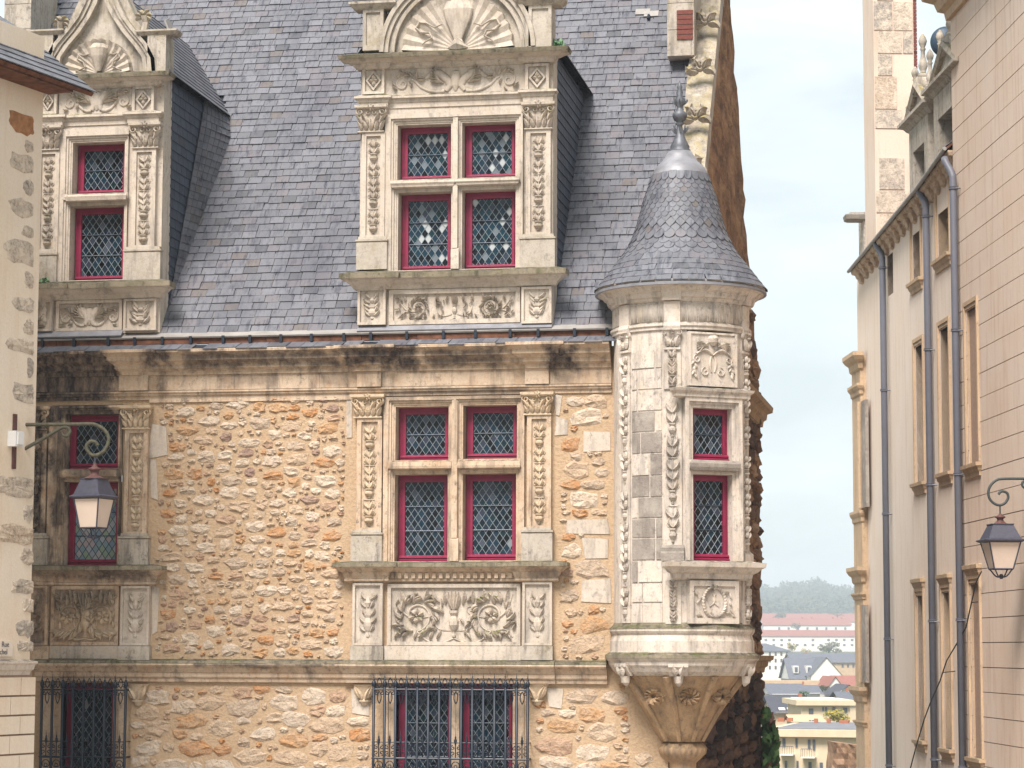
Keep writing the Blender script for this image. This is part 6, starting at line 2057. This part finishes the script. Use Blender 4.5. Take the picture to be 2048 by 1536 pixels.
# stone dormers with baluster finials
def baluster(g, x, y, z, s):
    g.lathe(x, y, [(.10 * s, z), (.13 * s, z + .03 * s), (.11 * s, z + .10 * s), (.06 * s, z + .14 * s), (.075 * s, z + .2 * s), (.105 * s, z + .28 * s), (.09 * s, z + .36 * s), (.05 * s, z + .5 * s), (.045 * s, z + .62 * s), (.07 * s, z + .66 * s), (.045 * s, z + .7 * s), (.075 * s, z + .76 * s), (.095 * s, z + .84 * s), (.07 * s, z + .92 * s), (.02 * s, z + 1.0 * s)], 14)
def rdormer(px0, px1, py_s, py_a, nearpx):
    dm = part('dormer', rhouse)
    x0, x1 = UR(px0, py_s)[0], UR(px1, py_s)[0]
    xm = (x0 + x1) / 2
    z0 = zeave(xm) - .2
    zs = UR((px0 + px1) / 2, py_s)[1]; za = UR((px0 + px1) / 2, py_a)[1]
    hole = (x0 + .28, x1 - .28, z0 + .35, zs - .38)
    G(XFR).plate(x0, x1, z0, zs, [hole], -.05, .35).build('front', M['ped'], dm)
    G(XFR).box(x0 + .01, x1 - .01, .36, 2.0, z0, zs).build('body', M['ped'], dm)
    G(XFR).box(hole[0] - .02, hole[1] + .02, .2, .25, hole[2], hole[3]).build('glazing', M['glass_right'], dm)
    G(XFR).mould(x0, x1, .1, [(.12, zs), (.16, zs + .03), (.2, zs + .08), (.28, zs + .11), (.28, zs + .16), (.12, zs + .18)]).build('entablature', M['ped'], dm)
    gz = zs + .18
    g = G(XFR)
    g.add([(x0 + .1, -.03, gz), (x1 - .1, -.03, gz), (xm, -.03, za), (x0 + .1, .3, gz), (x1 - .1, .3, gz), (xm, .3, za)], [(0, 1, 2), (5, 4, 3), (0, 3, 4, 1), (1, 4, 5, 2), (2, 5, 3, 0)])
    g.build('gable', M['ped'], dm)
    for s in (-1, 1):
        xe = x1 if s > 0 else x0
        G(XFR).tube([(xe, -.06, gz + .02), (xm, -.06, za + .06)], .07, 6).build('rake_moulding', M['ped'], dm)
        gg = G(XFR); gg.box(xe - s * .14 - .13, xe - s * .14 + .13, -.1, .16, gz, gz + .22); gg.build('pedestal', M['ped'], dm)
        gg = G(XFR); baluster(gg, xe - s * .14, .03, gz + .22, .62); gg.build('finial', M['ped'], dm, True)
    gg = G(XFR); gg.box(xm - .13, xm + .13, -.08, .16, za - .1, za + .16); baluster(gg, xm, .04, za + .16, .70); gg.build('apex_finial', M['ped'], dm, True)
    q = [(x1, .3, gz), (xm, .3, za), (xm, 3.0, za), (x1, 2.4, gz)]
    G(XFR).quadbox([(x1, .3, gz), (x1, 2.6, gz), (xm, 2.6, za), (xm, .3, za)], .03).build('slate_slope', M['slate_turret'], dm)
    G(XFR).quadbox([(x0, 2.6, gz), (x0, .3, gz), (xm, .3, za), (xm, 2.6, za)], .03).build('slate_slope', M['slate_turret'], dm)
rdormer(1824, 1862, 246, 176, 0)
rdormer(1873, 1924, 172, 95, 0)
# satellite dish
sd_ = thing('satellite_dish', tuple(at(1892, 85, 37.5)), 'dark blue round dish behind the finials on the right roof', 'dish')
dc = at(1892, 84, 37.6)
g = G()
rr_ = 32 / FPX * 37.6
Md = Matrix.Translation(dc) @ (-(Hv) + Vector((0, 0, -.1))).to_track_quat('Z', 'Y').to_matrix().to_4x4()
g.M = Md
g.lathe(0, 0, [(rr_ * .02, .10), (rr_ * .4, .09), (rr_ * .8, .04), (rr_, 0), (rr_, -.02), (rr_ * .8, .02), (rr_ * .02, .07)], 36)
g.build('reflector', M['dish'] if 'dish' in M else M['iron'], sd_, True)
G().tube([tuple(dc + Hv * .1), tuple(dc + Hv * .2 - Vector((0, 0, 1.2)))], .03, 8).build('mast', M['iron'], sd_)
# hanging cable
cb = thing('hanging_cable', tuple(at(1820, 1536, 34)), 'thin black cable sagging down across the right house wall', 'cable')
pts = []
cp = [(1963, 1143), (1952, 1165), (1943, 1205), (1932, 1255), (1912, 1290), (1893, 1322), (1880, 1362), (1862, 1402), (1848, 1440), (1833, 1490), (1812, 1570)]
for p in cp:
    x, z = UR(p[0], p[1], -.17)
    pts.append(tuple(XFR @ Vector((x, -.17, z))))
G().tube(pts, .010, 5).build('cable', M['black'], cb)
for p in (cp[4], cp[2], (1885, 1345)):
    x, z = UR(p[0], p[1], -.17)
    G(XFR).tube([(x, -.17, z), (x + .06, -.0, z + .02)], .008, 5).build('tie', M['black'], cb)

# ---------------------------------------------------------------- ground and valley
def zg(d):
    T_ = [(-200, -3.3), (48, -3.3), (58, -4.5), (110, -15), (170, -15), (260, -12), (420, -9), (650, -4), (900, 1), (1150, 6), (1500, 14), (2200, 30), (3000, 36)]
    for (a, za), (b, zb) in zip(T_[:-1], T_[1:]):
        if d <= b: return za + (zb - za) * (max(d, a) - a) / (b - a)
    return 36.0
ds = [-200, -60, -20, 0, 10, 20, 30, 40, 48, 53, 58, 75, 95, 110, 140, 170, 210, 260, 330, 420, 520, 650, 770, 900, 1150, 1500, 2200, 3000]
ls = [-2000, -1000, -400, -120, -40, -15, 0, 15, 40, 120, 400, 1000, 2000]
vs = []; fs = []
for d in ds:
    for l in ls:
        p = CAMP + Hv * d + Rv * l
        vs.append((p.x, p.y, zg(d)))
n = len(ls)
for i in range(len(ds) - 1):
    for k in range(n - 1):
        fs.append((i * n + k, i * n + k + 1, (i + 1) * n + k + 1, (i + 1) * n + k))
t = T('ground')
sp = t.n('ShaderNodeSeparateXYZ'); t.put(sp.inputs[0], t.pos)
dist_ = t.n('ShaderNodeVectorMath', operation='LENGTH'); t.put(dist_.inputs[0], t.pos)
gn = t.noise(.03, 6, .6)
c = t.mix(t.ramp(t.math('DIVIDE', dist_.outputs['Value'], 100), [(.3, 0.0), (.5, 1.0)]), t.mix(t.noise(7, 5, .6), (.34, .30, .26), (.24, .215, .19)), t.ramp(gn, [(.35, (.055, .07, .03)), (.5, (.09, .10, .045)), (.65, (.16, .14, .09))]))
M['ground'] = t.fin(c, .95, spec=.1)
G().add(vs, fs).build('ground', M['ground'], kind='structure')

# ---------------------------------------------------------------- trees and plants
def leaves(g, c, r, n, size, rg, upr=0.0, shell_=.55):
    for _ in range(n):
        while True:
            v = Vector((rg.uniform(-1, 1), rg.uniform(-1, 1), rg.uniform(-1, 1)))
            if shell_ < v.length <= 1: break
        p = Vector((c[0] + v.x * r[0], c[1] + v.y * r[1], c[2] + v.z * r[2]))
        a = Vector((rg.gauss(0, 1), rg.gauss(0, 1), rg.gauss(0, .6))).normalized()
        b = a.orthogonal().normalized()
        b = (b + a.cross(b) * rg.uniform(-1, 1)).normalized()
        s = size * rg.uniform(.6, 1.3)
        g.add([p - a * s, p + b * s * .55, p + a * s, p - b * s * .55], [(0, 1, 2, 3)], rg.random())
def tree(name, px, py, d, wpx, hpx, mat, label, n=350, lumps=7, seed=1, group=None, trunk=True):
    rg = random.Random(seed)
    c = at(px, py, d)
    w_, h_ = wpx / FPX * d / 2, hpx / FPX * d / 2
    base = zg(d)
    r = thing(name, (c.x, c.y, base), label, 'tree', group)
    g = G()
    for k in range(lumps):
        q = (c.x + rg.uniform(-.62, .62) * w_, c.y + rg.uniform(-.6, .6) * w_, c.z + rg.uniform(-.55, .5) * h_)
        f = rg.uniform(.36, .55)
        leaves(g, q, (w_ * f, w_ * f, h_ * f), n // lumps, min(w_, h_) * .16, rg)
    g.build('crown', M[mat], r)
    gt = G().tube([(c.x, c.y, base - .5), (c.x + .05 * w_, c.y, (base + c.z) / 2), (c.x, c.y, c.z)], [w_ * .12, w_ * .08, w_ * .03], 7)
    for k in range(4):
        a = k * 1.6
        gt.tube([(c.x, c.y, c.z - h_ * .5), (c.x + math.cos(a) * w_ * .5, c.y + math.sin(a) * w_ * .5, c.z + h_ * .3)], [w_ * .05, w_ * .015], 5)
    gt.build('trunk', M['bark'], r)
    return r

# ---------------------------------------------------------------- the town beyond
TOWN = 'houses of the town beyond'
def town(name, label, px0, px1, pe, d, dep, wallm, roof_=None, ridge=None, roofm='t_slate', wins=(), chim=(), base=None, yaw=0.0, kindg='x', over=.35, extra=None):
    # px0..px1 front width at eaves level pe; ridge: photograph y of the ridge
    pa, pb = at(px0, pe, d), at(px1, pe, d)
    Wd = (pb - pa).length
    mid = (pa + pb) / 2
    X = (Rv * math.cos(yaw) + Hv * math.sin(yaw)); Y = (Hv * math.cos(yaw) - Rv * math.sin(yaw))
    XFh = frame(Vector((mid.x, mid.y, 0)), X, Y)
    ze = mid.z
    zb = zg(d) - 1 if base is None else base
    h = thing(name, (mid.x, mid.y, zg(d)), label, 'house', TOWN)
    G(XFh).box(-Wd / 2, Wd / 2, 0, dep, zb, ze).build('wall', M[wallm], h)
    zr = at((px0 + px1) / 2, ridge, d + (dep / 2 if kindg == 'x' else 0)).z if ridge is not None else ze
    o = over
    if roof_ == 'gable_x':
        G(XFh).add([(-Wd / 2 - o, -o, ze - .1), (Wd / 2 + o, -o, ze - .1), (Wd / 2 + o, dep / 2, zr), (-Wd / 2 - o, dep / 2, zr), (-Wd / 2 - o, dep + o, ze - .1), (Wd / 2 + o, dep + o, ze - .1)], [(0, 1, 2, 3), (3, 2, 5, 4), (0, 4, 5, 1)]).build('roof', M[roofm], h)
        G(XFh).add([(-Wd / 2, 0, ze), (-Wd / 2, dep, ze), (-Wd / 2, dep / 2, zr - .15), (Wd / 2, 0, ze), (Wd / 2, dep, ze), (Wd / 2, dep / 2, zr - .15)], [(0, 2, 1), (3, 4, 5)]).build('gable', M[wallm], h)
    elif roof_ == 'gable_y':
        G(XFh).add([(-Wd / 2 - o, -o, ze - .2), (-Wd / 2 - o, dep, ze - .2), (0, dep, zr), (0, -o, zr), (Wd / 2 + o, -o, ze - .2), (Wd / 2 + o, dep, ze - .2)], [(0, 3, 2, 1), (3, 4, 5, 2)]).build('roof', M[roofm], h)
        G(XFh).add([(-Wd / 2, 0, ze), (Wd / 2, 0, ze), (0, 0, zr - .1)], [(0, 1, 2)]).build('gable', M[wallm], h)
    elif roof_ == 'hip':
        q = min(dep, Wd) * .45
        G(XFh).add([(-Wd / 2 - o, -o, ze), (Wd / 2 + o, -o, ze), (Wd / 2 + o, dep + o, ze), (-Wd / 2 - o, dep + o, ze), (-Wd / 2 + q, dep / 2, zr), (Wd / 2 - q, dep / 2, zr)], [(0, 1, 5, 4), (1, 2, 5), (2, 3, 4, 5), (3, 0, 4)]).build('roof', M[roofm], h)
    elif roof_ == 'flat':
        G(XFh).box(-Wd / 2 - o, Wd / 2 + o, -o, dep + o, ze + .01, ze + .35).build('parapet', M['t_white' if wallm != 't_cream' else 't_cream'], h)
        G(XFh).box(-Wd / 2 + .2, Wd / 2 - .2, .2, dep - .2, ze + .351, ze + .40).build('flat_roof', M[roofm], h)
    S = FPX / d
    for (wx, wy, ww, wh) in wins:
        p = at(wx, wy, d)
        l = XFh.inverted() @ p
        G(XFh).box(l.x - ww / 2 / S, l.x + ww / 2 / S, -.06, .1, l.z - wh / 2 / S, l.z + wh / 2 / S).build('window', M['t_win'], h)
    for (cx, cy, cw, chh, yy) in chim:
        p = at(cx, cy, d + yy)
        l = XFh.inverted() @ p
        hw = cw / 2 / S
        G(XFh).box(l.x - hw, l.x + hw, yy - hw, yy + hw, l.z - chh / S, l.z).build('chimney', M['t_chim'], h)
    return h, XFh, Wd, ze, zr
def grid(x0, x1, n, ys, ww, wh, skip=0):
    rg = random.Random(int(x0 + n))
    return [(x0 + (x1 - x0) * (k + .5) / n, y, ww, wh) for k in range(n) for y in ys if rg.random() >= skip]
town('apartment_block', 'farthest long block with red tiled roof below the wood', 1500, 1740, 1243, 1080, 14, 't_white', 'gable_x', 1227, 't_red', chim=[(1538 + 24 * k, 1226, 5, 5, 7) for k in range(8)])
town('apartment_block', 'second long white block with red roof, tree in front of it', 1527, 1702, 1250, 960, 13, 't_white', 'gable_x', 1236, 't_red', wins=grid(1530, 1700, 9, (1257,), 4, 5, .2), chim=[(1556, 1234, 4, 5, 6), (1604, 1234, 4, 5, 6), (1623, 1234, 4, 5, 6), (1665, 1234, 4, 5, 6), (1683, 1234, 4, 5, 6)])
town('apartment_block', 'nearest long white block with red roof and rows of windows', 1490, 1760, 1272, 840, 13, 't_white', 'gable_x', 1260, 't_red', wins=grid(1524, 1712, 12, (1280, 1290), 5, 4, .25))
town('white_house', 'white four-storey block with grey hipped roof at the left of the town', 1490, 1582, 1302, 470, 16, 't_white', 'hip', 1287, 't_slate', wins=grid(1534, 1580, 4, (1308, 1321, 1335), 4, 7))
town('stone_house', 'long grey slate-roofed terrace behind the white gable', 1586, 1740, 1324, 440, 14, 't_pink', 'gable_x', 1306, 't_slate', chim=[(1612, 1305, 6, 6, 7), (1690, 1307, 5, 6, 7)], wins=grid(1680, 1712, 3, (1332,), 4, 6))
town('white_house', 'white gable house among the slate roofs with orange chimney', 1622, 1684, 1350, 345, 16, 't_white', 'gable_y', 1314, 't_slate', chim=[(1640, 1341, 11, 14, 2)], over=.2)
hh_ = town('slate_house', 'slate roof with two white dormers beside the white gable', 1582, 1640, 1357, 350, 13, 't_white', 'gable_x', 1316, 't_slate')
for cx in (1594, 1620):
    p = at(cx, 1338, 350)
    l = hh_[1].inverted() @ p
    dm_ = G(hh_[1]).box(l.x - .35, l.x + .35, 1.0, 4.5, l.z - .6, l.z + .45); dm_.build('roof_dormer', M['t_white'], hh_[0])
    G(hh_[1]).box(l.x - .22, l.x + .22, .95, 1.0, l.z - .45, l.z + .25).build('window', M['t_win'], hh_[0])
town('red_roof_house', 'small white gable house with red roof right of the orange chimney', 1658, 1684, 1372, 290, 12, 't_white', 'gable_y', 1352, 't_red', over=.2, chim=[(1668, 1351, 4, 5, 3)])
town('red_roof_house', 'low brown tiled roof behind the dark blue roof', 1676, 1730, 1374, 295, 10, 't_pink', 'gable_x', 1351, 't_red')
town('dark_roof_house', 'dark blue pointed roof at the right of the town', 1674, 1722, 1388, 250, 10, 't_white', 'gable_y', 1368, 't_dslate')
town('long_wall', 'long low tan wall between the slate roofs', 1530, 1640, 1361, 300, 3, 't_pink')
town('slate_house', 'low slate roof in the middle of the town with skylights', 1545, 1612, 1388, 240, 11, 't_white', 'gable_x', 1367, 't_slate', chim=[(1606, 1363, 4, 6, 5)])
town('slate_house', 'small grey roof behind the orange chimney pots', 1612, 1640, 1386, 250, 9, 't_white', 'gable_x', 1370, 't_slate')
town('tan_house', 'tan gabled house with grey roof at the right above the white roof', 1688, 1725, 1403, 200, 8, 't_cream', 'gable_x', 1383, 't_slate', chim=[(1694, 1376, 5, 9, 4)])
hh_ = town('dark_roof_house', 'dark slate roof with two skylights left of the white flat roof', 1551, 1601, 1424, 175, 9, 't_cream', 'gable_x', 1392, 't_dslate', chim=[(1600, 1387, 8, 9, 4.5), (1546, 1393, 7, 8, 4.5)])
for cx in (1563, 1580):
    p = at(cx, 1419, 176)
    l = hh_[1].inverted() @ p
    q = [(l.x - .22, 1.0, l.z - .0), (l.x + .22, 1.0, l.z - .0), (l.x + .22, 1.35, l.z + .38), (l.x - .22, 1.35, l.z + .38)]
    zz0 = hh_[3] - .1
    fy = lambda y: zz0 + (hh_[4] - zz0) * (y + .35) / (4.5 + .35)
    G(hh_[1]).quadbox([(l.x - .22, .5, fy(.5) + .05), (l.x + .22, .5, fy(.5) + .05), (l.x + .22, 1.1, fy(1.1) + .05), (l.x - .22, 1.1, fy(1.1) + .05)], .04).build('skylight', M['t_white'], hh_[0])
town('flat_roof_house', 'cream house with wide white flat roof above the yellow trees', 1602, 1700, 1411, 165, 8, 't_cream', 'flat', None, 't_white', wins=[(1622, 1424, 9, 14), (1646, 1418, 3, 8), (1652, 1418, 4, 8), (1668, 1417, 6, 6), (1690, 1420, 8, 10)], chim=[(1637, 1398, 8, 8, 4), (1658, 1400, 8, 8, 4)])
town('shed_house', 'low cream lean-to with brown roof below the dark slate roof', 1592, 1640, 1440, 150, 5, 't_cream', 'gable_x', 1429, 't_pink', wins=[(1620, 1442, 4, 4), (1626, 1442, 4, 4)])
hh_ = town('apartment_building', 'cream apartment building with flat grey roof and balconies at the bottom', 1540, 1722, 1474, 118, 11, 't_cream', 'flat', None, 't_flat',
     wins=[(1566, 1485, 6, 16), (1592, 1486, 4, 18), (1618, 1488, 5, 18), (1628, 1489, 5, 20), (1660, 1491, 5, 14), (1570, 1530, 4, 16), (1594, 1530, 4, 16), (1620, 1532, 6, 16), (1643, 1533, 6, 16)],
     chim=[(1560, 1436, 14, 8, 9), (1578, 1436, 12, 7, 9), (1632, 1437, 8, 9, 9), (1658, 1437, 8, 9, 9), (1690, 1440, 20, 8, 9)], yaw=math.radians(-14))
for cx, cy in ((1568, 1510), (1613, 1515)):
    p = at(cx, cy, 117); l = hh_[1].inverted() @ p
    bl = part('balcony', hh_[0])
    G(hh_[1]).box(l.x - .33, l.x + .33, -.6, .0, l.z - .06, l.z).build('slab', M['t_white'], bl)
    for k in range(9):
        G(hh_[1]).tube([(l.x - .33 + .66 * k / 8, -.58, l.z), (l.x - .33 + .66 * k / 8, -.58, l.z + .38)], .012, 4).build('baluster', M['t_win'], bl)
    G(hh_[1]).tube([(l.x - .33, -.58, l.z + .38), (l.x + .33, -.58, l.z + .38)], .015, 4).build('handrail', M['t_win'], bl)
gw = thing('stone_wall', tuple(at(1690, 1560, 62)), 'rough brown stone wall below the balconies at the right', 'wall')
g = G(); rg = random.Random(3)
vs = []; fs = []
for j in range(9):
    for i in range(9):
        px_, py_ = 1666 + 60 * i / 8 + (0 if i else 2 * math.sin(j)), 1484 + 90 * j / 8 + (8 * i / 8 if j == 0 else 0)
        p = at(px_, py_, 62 + rg.uniform(-.08, .08)); vs.append(tuple(p))
for j in range(8):
    for i in range(8):
        fs.append((j * 9 + i, j * 9 + i + 1, (j + 1) * 9 + i + 1, (j + 1) * 9 + i))
k = len(vs)
vs += [tuple(Vector(v) + Hv * 1.2) for v in vs[:81]]
fs += [(i, 81 + i, 81 + i + 1, i + 1) for i in range(8)] + [(9 * j, 9 * j + 9, 81 + 9 * j + 9, 81 + 9 * j) for j in range(8)]
g.add(vs, fs); g.build('wall_face', M['gable_light'] if 'gable_light' in M else M['corbel'], gw)
# trees
TG = 'trees of the town beyond'
tree('yellow_tree', 1674, 1432, 138, 62, 34, 'yellow', 'bright yellow-green tree in front of the white flat roof', 900, 9, 1, TG)
tree('round_tree', 1657, 1295, 600, 56, 26, 'olive', 'broad olive tree before the nearest long white block', 700, 8, 2, TG)
tree('yellow_tree', 1584, 1294, 620, 22, 20, 'yellow', 'small yellow tree right of the white four-storey block', 300, 5, 3, TG)
tree('yellow_tree', 1612, 1300, 560, 26, 12, 'yellow', 'low yellow bush in front of the nearest long block', 260, 5, 4, TG)
tree('round_tree', 1593, 1252, 930, 26, 16, 'olive', 'round green tree before the second long block', 300, 5, 5, TG)
tree('dark_tree', 1675, 1230, 1050, 36, 10, 'olive', 'dark reddish tree on the farthest red roof line', 260, 5, 6, TG)
tree('green_tree', 1650, 1376, 262, 30, 22, 'forest', 'green tree between the slate roofs and the red roof', 420, 6, 7, TG)
tree('green_tree', 1608, 1386, 215, 26, 18, 'ivy', 'small dark green tree left of the white flat roof', 360, 5, 8, TG)
tree('green_tree', 1680, 1393, 205, 28, 14, 'ivy', 'green bush above the right end of the white flat roof', 300, 5, 9, TG)
tree('yellow_tree', 1560, 1232, 1040, 30, 24, 'olive', 'pale green tree at the left end of the red roofs', 300, 5, 10, TG)
tree('green_tree', 1542, 1375, 260, 20, 16, 'ivy', 'dark bush beside the left stone corner above the rooftops', 260, 5, 12, TG)
# wooded ridge
g = G(); rg = random.Random(31)
for k in range(620):
    px_ = rg.uniform(1480, 1770)
    f = rg.random() ** .8
    d = 1250 + 500 * f
    top = 1172 + 7 * math.sin(px_ * .03) + 5 * math.sin(px_ * .11 + 1)
    py_ = 1228 - (1228 - top - 8) * f + rg.uniform(-5, 5)
    c = at(px_, py_, d)
    r = rg.uniform(4.0, 7.5)
    leaves(g, c, (r, r, r * .85), 62, 1.15, rg, 0, .5)
g.build('wooded_ridge', M['forest'], kind='stuff', label='hazy wooded ridge beyond the town', cat='wood')
vs = []; fs = []
for i in range(13):
    px_ = 1380 + 40 * i
    top = 1180 + 7 * math.sin(px_ * .03)
    vs += [tuple(at(px_, top, 1760)), tuple(at(px_, 1240, 1230)), tuple(at(px_, 1300, 1190))]
for i in range(12):
    fs += [(3 * i, 3 * i + 3, 3 * i + 4, 3 * i + 1), (3 * i + 1, 3 * i + 4, 3 * i + 5, 3 * i + 2)]
G().add(vs, fs).build('hill', M['grass'], kind='structure')
# ivy at the foot of the gable wall
iv = thing('ivy', tuple(at(1545, 1536, 37)), 'dark green ivy climbing behind the corner of the gable wall', 'plant')
g = G(); rg = random.Random(17)
for k in range(26):
    py_ = 1425 + 150 * k / 25
    w_ = 3 + 17 * min(1, k / 8)
    for _ in range(22):
        c = at(1527 + rg.uniform(0, w_ + 8), py_ + rg.uniform(-6, 6), 37.6 + rg.uniform(-.4, .4))
        a = rg.uniform(-2.4, -.7); s = rg.uniform(.05, .095)
        u = Rv * math.cos(a) + Vector((0, 0, math.sin(a))) + Hv * rg.uniform(-.7, .5); u.normalize()
        v = u.cross(Hv + Rv * rg.uniform(-.6, .6)).normalized()
        g.add([c - u * s, c + v * s * .55 - u * s * .2, c + u * s, c - v * s * .55 - u * s * .2], [(0, 1, 2, 3)], rg.random())
g.build('foliage', M['ivy'], iv)
G().tube([tuple(at(1526 + 4 * math.sin(k), 1600 - 17 * k, 37.7)) for k in range(11)], .02, 5).build('stem', M['bark'], iv)
# tufts growing on the stone
def tuft(px, py, y, r, label, seed):
    x, z = U(px, py, y)
    tf = thing('weed', (x, y, z - r), label, 'plant')
    g = G(); rg = random.Random(seed)
    leaves(g, (x, y, z), (r * 1.6, r, r), 60, r * .42, rg, 0, .1)
    g.build('leaves', M['tuft'] if 'tuft' in M else M['ivy'], tf)
    G().tube([(x, y, z - r), (x + .01, y, z)], .006, 4).build('stem', M['bark'], tf)
tuft(84, 566, -.16, .07, 'small green weed on the sill of the left dormer', 1)
tuft(1118, 86, -.12, .055, 'tiny green weed beside the right pedestal of the central dormer', 2)

# ---------------------------------------------------------------- autumn haze over the valley
hz = Matrix(((Rv.x, Hv.x, 0, CAMP.x), (Rv.y, Hv.y, 0, CAMP.y), (0, 0, 1, 0), (0, 0, 0, 1)))
hm = bpy.data.materials.new('haze')
hm.use_nodes = True
hm.node_tree.nodes.clear()
ho = hm.node_tree.nodes.new('ShaderNodeOutputMaterial')
hv = hm.node_tree.nodes.new('ShaderNodeVolumePrincipled')
hv.inputs['Color'].default_value = (0.84, 0.92, 1.0, 1)
hv.inputs['Density'].default_value = 0.00062
hm.node_tree.links.new(hv.outputs[0], ho.inputs['Volume'])
G(hz).box(-2060, 2060, -260, 3060, -17.5, 66).build('haze', hm, kind='stuff')
